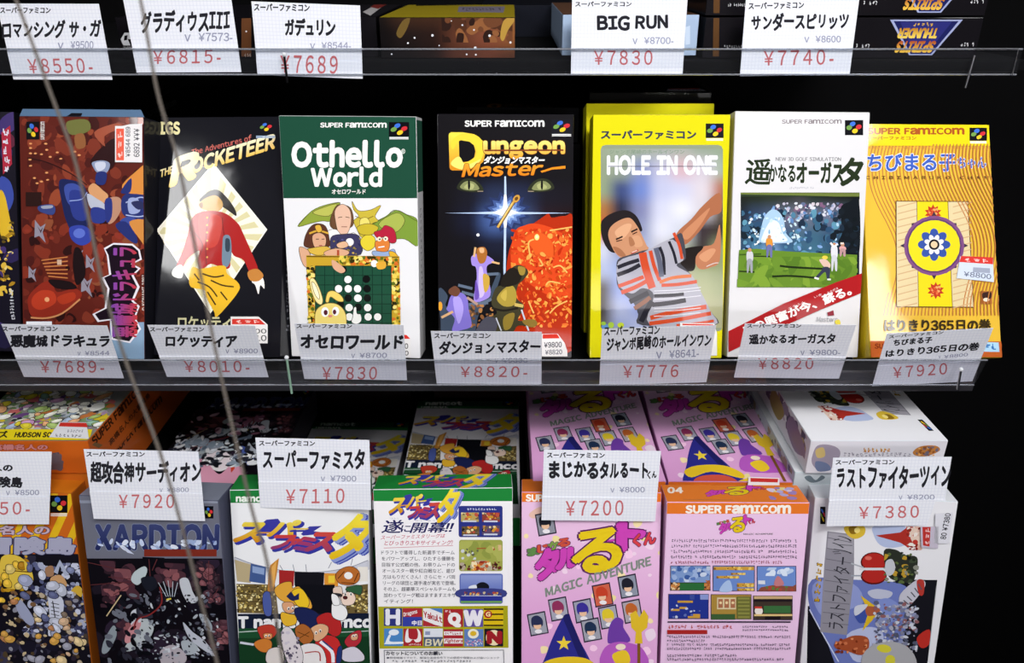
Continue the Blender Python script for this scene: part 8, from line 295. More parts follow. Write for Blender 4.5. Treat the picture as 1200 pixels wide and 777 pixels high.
 'tarb':{'ops':[('P','#e2762a',[-4.4,192.0,107.1,192.6,108.1,181.0,-4.0,180.3]),('T','SUPER FAMICOM','#f6efe6','#f6efe6',[14.5,181.1,91.2,181.5,14.3,187.1],0.06,0,0),('T','ま','#5a2058','#5a2058',[37.9,171.3,40.3,171.5,37.7,173.4],0.11,0,0),('T','ま','#5c8a48','#5c8a48',[37.9,171.3,40.3,171.5,37.7,173.4],0.06,0,0),('T','じ','#5a2058','#5a2058',[40.1,172.0,42.5,172.3,40.0,174.2],0.11,0,0),('T','じ','#c8503c','#c8503c',[40.1,172.0,42.5,172.3,40.0,174.2],0.06,0,0),('T','か','#5a2058','#5a2058',[42.3,172.7,44.7,173.0,42.2,174.9],0.11,0,0),('T','か','#7a9a48','#7a9a48',[42.3,172.7,44.7,173.0,42.2,174.9],0.06,0,0),('T','る','#5a2058','#5a2058',[44.5,173.5,46.9,173.7,44.4,175.6],0.11,0,0),('T','る','#c8503c','#c8503c',[44.5,173.5,46.9,173.7,44.4,175.6],0.06,0,0),('T','タ','#5a2058','#5a2058',[40.2,164.3,45.0,165.5,39.8,172.0],0.12,0,0),('T','タ','#c844b0','#c844b0',[40.2,164.3,45.0,165.5,39.8,172.0],0.085,0,0),('T','ル','#5a2058','#5a2058',[44.6,167.1,49.7,168.0,44.3,172.3],0.12,0,0),('T','ル','#c844b0','#c844b0',[44.6,167.1,49.7,168.0,44.3,172.3],0.085,0,0),('T','ー','#5a2058','#5a2058',[54.2,173.1,58.9,174.2,54.1,175.0],0.12,0,0),('T','ー','#c844b0','#c844b0',[54.2,173.1,58.9,174.2,54.1,175.0],0.085,0,0),('T','ト','#5a2058','#5a2058',[58.2,171.7,63.2,172.8,57.7,179.2],0.12,0,0),('T','ト','#c844b0','#c844b0',[58.2,171.7,63.2,172.8,57.7,179.2],0.085,0,0),('T','くん','#5a2058','#5a2058',[61.3,172.4,66.0,173.3,61.1,175.8],0.11,0,0),('T','くん','#d04048','#d04048',[61.3,172.4,66.0,173.3,61.1,175.8],0.06,0,0),('T','る','#5a2058','#5a2058',[48.4,165.4,58.5,166.5,47.7,177.0],0.075,0,0),('T','る','#e2c41e','#e2c41e',[48.4,165.4,58.5,166.5,47.7,177.0],0.045,0,0),('T','MAGIC ADVENTURE','#50584c','#50584c',[58.1,163.4,79.9,163.6,58.1,164.8],0.02,0,0),('K','#5c5468',52,[4.9,156.8,98.2,157.4,4.8,159.7],0),('K','#5c5468',52,[4.8,152.3,98.6,153.0,4.7,155.2],1),('K','#6a5c70',52,[4.8,147.8,98.9,148.5,4.7,150.7],2),('K','#6a5c70',52,[4.7,143.3,99.3,144.0,4.6,146.2],3),('K','#a05868',46,[4.7,138.8,88.6,139.5,4.6,141.7],4),('P','#3c3048',[4.6,137.5,34.8,137.8,35.9,116.4,5.4,116.1]),('P','#7c98c8',[5.1,137.0,34.3,137.3,35.4,116.9,5.9,116.6]),('P','#3c3048',[36.6,137.8,68.1,138.1,69.5,116.2,37.8,115.9]),('P','#6a88c8',[37.1,137.3,67.6,137.5,69.0,116.7,38.2,116.4]),('P','#3c3048',[69.6,137.7,99.1,138.0,100.9,116.3,71.1,116.0]),('P','#6c8ccc',[70.1,137.2,98.7,137.5,100.4,116.8,71.5,116.5]),('P','#3c3048',[4.1,113.2,34.8,113.5,35.9,91.7,5.0,91.3]),('P','#24348c',[4.6,112.7,34.3,113.0,35.4,92.2,5.5,91.9]),('P','#3c3048',[36.4,113.2,67.2,113.5,68.6,91.7,37.5,91.3]),('P','#a8863c',[36.9,112.7,66.8,112.9,68.1,92.2,38.0,91.9]),('P','#3c3048',[68.5,112.4,98.4,112.7,100.0,91.3,69.9,91.0]),('P','#40342c',[69.0,111.9,97.9,112.2,99.5,91.8,70.4,91.5]),('N',['#5878b8','#c8d4e8','#3c5c9c','#9ab0d8','#b8c4d8'],40,1.25,2.81,[5.6,123.5,34.9,123.8,34.2,137.1,5.1,136.9],91,1.3),('P','#3c2c24',[5.2,123.2,35.5,123.4,35.9,116.7,5.4,116.4]),('P','#2c6a38',[12.2,122.7,31.2,122.9,31.5,116.7,12.5,116.5]),('N',['#c88448','#e0c090','#6a3c24'],14,0.78,1.88,[5.9,116.8,12.4,116.9,12.2,123.6,5.6,123.5],92,1.6),('N',['#c88448','#a85c34'],10,0.78,1.87,[31.5,117.0,35.5,117.1,35.1,125.5,31.0,125.5],93,1.6),('P','#c8983c',[37.3,136.9,67.5,137.2,67.7,134.2,37.4,134.0]),('N',['#e8c868','#8a5c24'],10,0.63,1.41,[37.4,134.0,67.7,134.2,67.5,137.2,37.3,136.9],94,1.6),('P','#c8983c',[39.9,129.1,56.9,129.3,57.0,127.1,40.0,127.0]),('N',['#e8c868','#8a5c24'],10,0.62,1.41,[40.0,127.0,57.0,127.1,56.9,129.3,39.9,129.1],94,1.6),('P','#c8983c',[55.7,123.1,68.4,123.2,68.7,119.7,55.9,119.6]),('N',['#e8c868','#8a5c24'],10,0.62,1.41,[55.9,119.6,68.7,119.7,68.4,123.2,55.7,123.1],94,1.6),('P','#c8983c',[50.6,131.8,61.4,131.9,61.5,130.2,50.7,130.1]),('N',['#e8c868','#8a5c24'],10,0.62,1.41,[50.7,130.1,61.5,130.2,61.4,131.9,50.6,131.8],94,1.6),('P','#c8983c',[56.0,118.7,68.7,118.8,68.9,116.7,56.1,116.6]),('N',['#e8c868','#8a5c24'],10,0.6,1.35,[56.1,116.6,68.9,116.7,68.7,118.8,56.0,118.7],94,1.6),('S','#a8c0e4',[42.9,115.9,44.9,122.1,49.4,125.7,52.0,120.4,51.5,116.0]),('N',['#b8cce8','#d8e4f4'],10,1.56,3.75,[70.8,129.4,99.3,129.6,98.8,136.6,70.3,136.3],95,2.4),('P','#8a4c3c',[71.7,116.4,73.8,119.7,82.2,121.6,97.7,120.8,100.1,122.6,100.5,116.6]),('S','#c07a80',[83.7,121.6,85.5,129.5,89.6,126.0,90.7,121.7]),('P','#d8dce4',[71.4,125.5,76.6,125.6,76.9,122.4,71.6,122.4]),('N',['#5c7c3c','#a84838'],12,0.78,1.88,[76.3,116.8,100.3,117.0,100.0,120.9,76.1,120.6],96,1.6),('P','#3c4c98',[20.4,113.0,23.9,113.1,24.1,108.6,20.6,108.6]),('P','#8a98d0',[28.2,113.1,34.5,113.2,34.7,108.7,28.5,108.7]),('P','#c8983c',[11.3,107.6,23.0,107.7,23.1,105.9,11.3,105.8]),('P','#c8983c',[13.1,102.2,18.6,102.3,18.7,100.5,13.1,100.4]),('P','#c8983c',[6.5,100.4,13.1,100.4,13.2,98.6,6.6,98.6]),('P','#c8983c',[19.7,94.2,29.2,94.3,29.3,92.5,19.8,92.4]),('P','#c8983c',[23.6,96.1,29.1,96.1,29.2,94.3,23.7,94.3]),('N',['#c0c8e0','#5c6cb0'],10,0.63,1.41,[5.6,92.3,35.6,92.6,34.9,106.0,5.1,105.7],97,1.6),('P','#d8c8a0',[41.2,110.6,55.5,110.7,56.2,100.5,41.7,100.4]),('P','#a86a4c',[42.2,109.3,45.6,109.4,46.1,101.7,42.6,101.6]),('E','#e8d0a0',[44.1,106.1,1.1,0.0,0.1,-1.2]),('P','#a86a4c',[46.9,109.4,50.3,109.4,50.8,101.7,47.3,101.7]),('E','#e8d0a0',[48.8,106.2,1.1,0.0,0.1,-1.3]),('P','#a86a4c',[51.6,109.4,55.0,109.5,55.5,101.8,52.0,101.7]),('E','#e8d0a0',[53.5,106.2,1.1,0.0,0.0,-1.2]),('P','#3c5c34',[37.6,96.2,55.8,96.4,56.1,91.5,37.8,91.3]),('P','#6a6a34',[56.1,111.6,66.7,111.7,68.0,92.0,57.3,91.9]),('P','#8a8a44',[57.1,110.7,65.8,110.8,65.9,109.2,57.2,109.1]),('P','#8a8a44',[57.3,107.5,66.0,107.6,66.1,106.0,57.4,105.9]),('P','#8a8a44',[57.5,104.3,66.2,104.4,66.4,102.8,57.6,102.7]),('P','#8a8a44',[57.7,101.1,66.5,101.2,66.6,99.6,57.8,99.5]),('P','#8a8a44',[57.9,97.9,66.7,97.9,66.8,96.3,58.0,96.2]),('P','#8a8a44',[58.1,94.6,66.9,94.7,67.0,93.1,58.2,93.0]),('P','#c8a878',[69.2,112.1,98.1,112.4,98.3,109.9,69.3,109.6]),('P','#241c20',[69.3,109.6,98.3,109.9,98.4,107.6,69.5,107.3]),('P','#3a6a3c',[77.2,103.8,97.5,104.0,98.0,97.7,77.7,97.5]),('E','#e8e0d8',[73.6,99.3,3.1,0.0,0.3,-3.6]),('P','#c83c30',[70.2,103.2,75.7,103.2,75.8,101.4,70.4,101.4]),('P','#e0c080',[70.2,96.5,99.3,96.8,99.4,95.1,70.3,94.7]),('P','#1c1418',[78.6,94.8,90.4,95.0,90.6,91.9,78.8,91.8]),('P','#2c2438',[4.4,89.5,98.5,90.5,98.6,89.3,4.5,88.3]),('K','#b84038',20,[5.0,83.0,54.7,83.5,4.9,86.3],9),('K','#50485a',20,[62.0,84.3,97.4,84.7,61.9,86.2],10),('K','#50485a',20,[62.2,81.4,97.6,81.8,62.1,83.3],11),('P','#a82828',[4.4,81.9,35.3,82.2,35.5,78.6,4.6,78.2]),('K','#50485a',54,[4.4,74.6,99.7,75.7,4.3,77.1],20),('K','#50485a',16,[4.5,71.1,34.3,71.4,4.4,73.6],21),('K','#50485a',54,[4.7,67.6,99.9,68.7,4.6,70.1],22),('K','#50485a',54,[4.8,64.0,100.5,65.2,4.7,66.6],23),('K','#50485a',28,[5.1,57.9,59.7,58.6,5.0,60.5],24),('K','#50485a',48,[5.2,54.4,98.1,55.6,5.1,57.0],25)],'base':'#e8c4e4','carton':'#e4b8dc','flap':'#e27c30','stk':[],'side':{'right':[('P','#e27c30',[0,179,29.5,179,29.5,189.5,0,189.5])]}},
 'last':{'ops':[('P','#14141c',[3.0,75.6,6.7,68.0,27.3,29.9,8.0,8.2]),('P','#17171e',[69.2,115.1,96.2,116.2,98.0,34.8,97.0,-26.2,9.5,-33.5,2.1,87.1]),('S','#6a78b8',[3.4,111.7,34.2,113.3,69.6,111.5,77.2,97.0,75.8,52.9,57.8,11.9,38.7,10.5,16.8,60.9,3.8,85.3]),('S','#8c98cc',[6.6,110.0,34.5,109.6,43.8,93.2,32.1,85.0,17.1,76.4,6.5,91.1]),('S','#b4bcdc',[34.1,62.0,52.1,70.8,62.4,61.8,55.1,39.8,40.9,38.8]),('L','#c8d0e8',0.94,[3.6,84.3,15.1,62.7,30.0,36.1]),('P','#8c8a94',[11.5,155.2,31.4,153.3,34.6,118.0,34.1,62.0,13.4,63.6,11.6,125.2]),('P','#a3a1aa',[12.6,154.3,30.7,151.8,32.1,137.1,12.7,139.9]),('L','#6a6872',0.6,[11.9,149.8,30.5,146.1]),('L','#6a6872',0.63,[12.2,140.4,31.0,137.1]),('L','#6a6872',0.63,[12.5,130.9,31.5,128.0]),('L','#6a6872',0.63,[12.9,121.3,32.0,118.8]),('L','#6a6872',0.63,[13.2,111.7,32.6,109.5]),('L','#6a6872',0.63,[13.5,101.9,33.1,100.2]),('L','#6a6872',0.63,[13.8,92.1,33.6,90.8]),('L','#6a6872',0.63,[14.1,82.2,34.1,81.3]),('L','#6a6872',0.63,[14.5,72.2,34.7,71.7]),('T','ラストファイター','#2c2c34','#2c2c34',[31.3,66.6,31.7,132.5,18.6,67.8],0.0,0,0),('T','ツイン','#2c2c34','#2c2c34',[31.5,135.3,30.5,151.5,16.2,135.5],0,0,0),('K','#5a4010',6,[11.6,90.5,11.3,129.2,5.9,90.9],3),('K','#c8a020',6,[10.9,91.0,10.6,128.8,6.5,91.5],3),('P','#0c0c12',[4.5,176.2,8.4,176.3,9.6,161.3,5.7,161.2]),('E','#3c6ed0',[6.4,172.5,0.6,0.3,0.9,-2.1]),('E','#c83038',[8.0,169.6,0.6,0.3,0.8,-2.1]),('E','#6f9a48',[6.0,168.8,0.6,0.2,0.9,-2.1]),('E','#e6c428',[7.5,165.5,0.6,0.3,0.8,-2.1]),('S','#d8b83c',[24.0,159.8,37.4,161.0,38.9,153.6,32.5,149.4,26.1,153.1]),('S','#8a6a1c',[27.0,159.4,33.0,160.2,32.8,154.3,28.7,154.1]),('E','#f0dc80',[33.3,157.0,2.1,0.1,0.2,-2.5]),('S','#b0bcdc',[45.6,161.4,67.1,162.3,71.7,147.9,60.2,142.9,51.0,145.2,45.6,153.9]),('P','#a83028',[47.2,153.1,64.8,156.5,70.1,162.0,73.8,161.8,71.1,153.2,77.2,151.7,72.1,143.5,65.7,147.6,50.3,152.0]),('P','#e0c8b8',[70.3,160.3,79.0,162.0,80.7,146.5,76.5,144.5,72.8,151.5]),('N',['#b83830','#d8b0a0','#e8e0d8','#8a2820'],26,0.9,2.1,[70.9,141.6,82.0,142.1,79.7,162.1,68.7,161.6],101,1.6),('E','#5a1412',[48.0,129.7,9.6,0.4,0.8,-8.8]),('E','#b02a24',[48.2,130.0,8.8,0.5,0.8,-7.6]),('E','#5a1412',[49.2,117.4,9.7,0.5,0.7,-7.7]),('E','#b02a24',[49.4,117.8,8.8,0.5,0.7,-6.6]),('P','#d8d8dc',[37.8,124.2,57.5,125.2,57.7,123.0,38.0,122.0]),('E','#d86a5c',[43.8,133.1,2.5,0.1,0.2,-1.8]),('S','#2c3028',[54.5,140.0,63.4,141.3,69.8,137.0,79.0,135.7,80.2,124.8,78.4,113.8,69.4,113.3,59.7,118.3]),('N',['#3c4834','#586a3c','#14181a','#8a8c80','#b89430','#22281c'],60,0.9,2.4,[58.1,111.8,81.5,113.0,78.5,140.2,55.4,139.1],102,1.6),('S','#c0c4cc',[56.7,130.1,61.2,133.0,64.3,125.9,62.7,119.4,58.4,119.2]),('L','#b0b4bc',1.25,[31.4,127.9,40.8,124.7]),('L','#9aa0ac',1.25,[32.3,116.9,40.0,117.3]),('S','#b8bcd0',[46.0,102.8,53.3,106.0,64.3,103.7,61.8,98.0,51.1,97.4]),('S','#7c8cc8',[53.0,93.7,61.8,98.0,71.7,91.0,71.4,79.6,61.0,75.2,54.3,80.5]),('S','#3c509c',[37.7,83.4,42.7,88.4,47.8,84.0,48.5,76.4,42.4,74.1]),('P','#d8b428',[40.9,99.7,53.4,90.0,47.5,86.8]),('P','#d8b428',[56.4,82.6,48.0,81.1,45.5,66.6,52.9,78.5]),('S','#a85a3c',[46.4,89.6,55.8,88.6,56.3,83.5,48.0,81.1]),('S','#c8ccd8',[38.0,89.1,47.0,91.5,44.5,85.7,38.7,80.6]),('S','#c0c0cc',[70.5,102.2,81.2,115.7,87.4,114.2,86.7,106.8,77.8,91.4,71.7,91.0]),('S','#b03830',[81.3,114.8,86.5,115.1,87.5,103.1,84.1,103.0]),('L','#50505c',0.9,[73.4,96.8,77.6,93.2]),('L','#50505c',0.9,[75.7,100.6,79.7,96.7]),('L','#50505c',0.94,[78.1,104.5,81.7,100.2]),('L','#50505c',0.9,[80.4,108.3,83.8,103.7]),('L','#50505c',0.9,[82.7,112.1,85.8,107.1]),('N',['#a8a8b8','#787c94','#c8ccd8','#505468','#8a5c60','#585c74','#8890b4'],230,0.63,2.03,[55.9,47.7,88.5,49.9,83.5,95.5,51.5,93.7],103,1.5),('S','#a04c2c',[25.3,53.6,32.8,58.9,40.4,62.4,49.9,61.0,51.6,51.4,46.8,44.1,35.4,47.3,27.3,48.8]),('N',['#7a3018','#c87048','#e09060'],22,0.94,2.04,[26.9,44.8,51.3,46.4,50.0,60.0,25.7,58.5],104,1.6),('S','#a8a8ac',[47.2,39.2,53.8,53.5,69.0,58.3,81.9,53.3,89.8,38.2,86.2,14.0,54.6,11.6]),('E','#d0c83c',[63.4,51.5,5.6,-0.8,-0.2,-3.8]),('E','#d0c83c',[69.2,40.7,3.8,0.3,0.5,-5.1]),('S','#b83028',[87.0,63.4,95.3,71.6,96.9,58.2,91.2,53.9]),('L','#a8a8b0',0.43,[96.0,111.0,97.3,54.3])],'base':'#e6e6ea','carton':'#d4dadf','flap':'#dfe2e6','stk':[([78.2,162.7,91.4,163.3,92.9,144.4,80.9,144.7],[('P','#c0b8c8',[78.2,162.7,91.4,163.3,92.9,144.4,80.9,144.7]),('P','#b83430',[79.7,162.4,85.5,162.7,86.7,145.9,81.9,146.6]),('K','#e8c8c8',3,[86.4,146.8,85.4,161.8,83.0,147.5],2)]),([87.6,174.1,99.7,175.4,100.4,149.2,89.7,148.7],[('P','#dadae2',[87.6,174.1,99.7,175.4,100.4,149.2,89.7,148.7]),('T','80 ¥7380','#34343c','#34343c',[97.5,152.6,98.5,174.5,93.6,152.8],0.03,0,0)])]},
}
TOPS = {
 'namb':[('P','#3a3a9a',[26.3,17.4,34.9,29.4,40.9,30.5,42.6,26.6,38.1,19.6,32.6,15.8]),('P','#3a3a9a',[52.1,17.7,56.7,24.4,63.4,25.2,58.9,20.4,66.5,19.1,53.3,16.3]),('T','ス','#34389a','#34389a',[19.4,8.6,32.1,8.9,23.5,24.0],0.08499999999999999,0,0),('T','ス','#cf8a1c','#e8d048',[18.2,10.3,31.0,10.5,22.3,25.7],0.055,0,0),('T','ー','#34389a','#34389a',[28.6,13.5,38.3,14.0,32.2,18.8],0.08499999999999999,0,0),('T','ー','#c86a20','#e0b030',[27.5,15.2,37.1,15.6,31.0,20.4],0.055,0,0),('T','パ','#34389a','#34389a',[36.3,13.8,49.2,14.1,40.7,27.2],0.08499999999999999,0,0),('T','パ','#d8a020','#ecd85a',[35.2,15.4,48.1,15.7,39.5,28.9],0.055,0,0),('T','ー','#34389a','#34389a',[45.6,17.2,54.7,17.6,49.4,23.0],0.08499999999999999,0,0),('T','ー','#d8a828','#ecd85a',[44.5,18.8,53.6,19.3,48.3,24.7],0.055,0,0),('T','フ','#34389a','#34389a',[36.8,3.3,46.3,3.7,40.8,14.1],0.09,0,0),('T','フ','#8a3c6c','#c8403c',[35.6,4.9,45.1,5.3,39.7,15.8],0.06,0,0),('T','ァ','#34389a','#34389a',[43.0,2.6,50.0,3.1,47.0,11.3],0.08,0,0),('T','ァ','#8a3c6c','#c8403c',[41.9,4.1,48.9,4.6,45.9,12.9],0.05,0,0),('T','ミ','#34389a','#34389a',[48.6,1.8,56.8,2.3,52.9,13.1],0.09,0,0),('T','ミ','#7c3c80','#b03a50',[47.5,3.4,55.7,3.9,51.8,14.8],0.06,0,0),('T','ス','#34389a','#34389a',[55.0,2.6,67.0,2.9,59.8,17.2],0.09,0,0),('T','ス','#9a3c60','#cc483c',[53.9,4.2,65.9,4.5,58.7,18.8],0.06,0,0),('T','タ','#3a48a8','#3a48a8',[66.5,-4.4,83.6,-3.1,78.0,32.5],0.065,0,0),('T','タ','#8a98cc','#8a98cc',[65.9,-3.9,83.0,-2.6,77.3,33.1],0.065,0,0),('T','タ','#3a48a8','#3a48a8',[65.2,-3.4,82.3,-2.0,76.6,33.7],0.065,0,0),('T','タ','#8a98cc','#8a98cc',[64.5,-2.9,81.6,-1.5,75.8,34.3],0.065,0,0),('T','タ','#e0b81c','#f0de40',[63.3,-1.3,80.7,-0.4,74.5,34.9],0.045,0,0)],
 'tarb':[('T','タ','#5a2058','#5a2058',[31.0,9.7,39.5,11.4,33.3,18.8],0.12,0,0),('T','タ','#c844b0','#c844b0',[31.0,9.7,39.5,11.4,33.3,18.8],0.085,0,0),('T','ル','#5a2058','#5a2058',[39.5,13.2,48.4,14.5,41.1,19.3],0.12,0,0),('T','ル','#c844b0','#c844b0',[39.5,13.2,48.4,14.5,41.1,19.3],0.085,0,0),('T','ー','#5a2058','#5a2058',[58.3,20.8,66.9,22.4,59.0,23.1],0.12,0,0),('T','ー','#c844b0','#c844b0',[58.3,20.8,66.9,22.4,59.0,23.1],0.085,0,0),('T','ト','#5a2058','#5a2058',[64.6,19.3,73.7,20.9,67.3,28.5],0.12,0,0),('T','ト','#c844b0','#c844b0',[64.6,19.3,73.7,20.9,67.3,28.5],0.085,0,0),('T','くん','#5a2058','#5a2058',[70.2,20.4,78.7,21.6,71.4,24.5],0.11,0,0),('T','くん','#d04048','#d04048',[70.2,20.4,78.7,21.6,71.4,24.5],0.06,0,0),('T','る','#5a2058','#5a2058',[45.2,11.4,62.8,13.3,48.9,25.2],0.075,0,0),('T','る','#e2c41e','#e2c41e',[45.2,11.4,62.8,13.3,48.9,25.2],0.045,0,0),('T','04','#f2e6d8','#f2e6d8',[3.3,15.0,14.3,15.1,4.8,24.6],0.06,0,0),('N',['#b0a8d8','#d8c8e0','#e0d08c','#9a80b8'],16,1.72,3.74,[77.6,3.9,96.9,4.1,103.7,25.6,83.7,25.4],98,1.6),('L','#8a6a4c',0.43,[12.7,4.4,50.0,3.6])],
}
POSES = {
 'drac':[-0.3404,0.5651,-0.2859,-0.1266,0.3594,-0.0141,0.9919,0.9891],
 'rock':[-0.2329,0.5601,-0.2827,-0.1025,0.459,-0.0267,0.984,0.9989],
 'oth':[-0.126,0.5738,-0.2906,-0.0302,0.2138,0.0023,0.9958,0.9907],
 'dun':[-0.0053,0.5641,-0.2863,0.0165,0.3486,0.0075,1.0056,0.9995],
 'hole':[0.1146,0.5676,-0.288,-0.0092,0.3042,-0.0008,1.0031,0.9963],
 'aug':[0.2232,0.5659,-0.2866,0.022,0.3323,0.0123,0.9994,1.0059],
 'maru':[0.3314,0.5552,-0.2815,0.0358,0.5234,0.0148,0.9971,0.9857],
 'yard':[-0.2763,0.4536,-0.5508,-0.032,0.1705,0.0215,1.0039,1.0003],
 'fami':[-0.1663,0.4594,-0.5486,0.0897,0.2166,0.0412,0.9906,0.9855],
 'namb':[-0.0519,0.45,-0.5491,0.0328,0.2529,0.0056,1.008,1.0073],
 'taru':[0.0603,0.4391,-0.548,-0.0161,0.2914,-0.006,1.0072,1.0082],
 'tarb':[0.1693,0.4467,-0.5508,-0.0299,0.1822,-0.0148,1.001,0.9992],
 'last':[0.2875,0.4651,-0.5508,-0.1212,0.1364,-0.047,0.9811,0.968],
 'adv':[-0.3963,0.4697,-0.5502,0.0249,0.1515,0.0487,0.9819,0.9787],
}
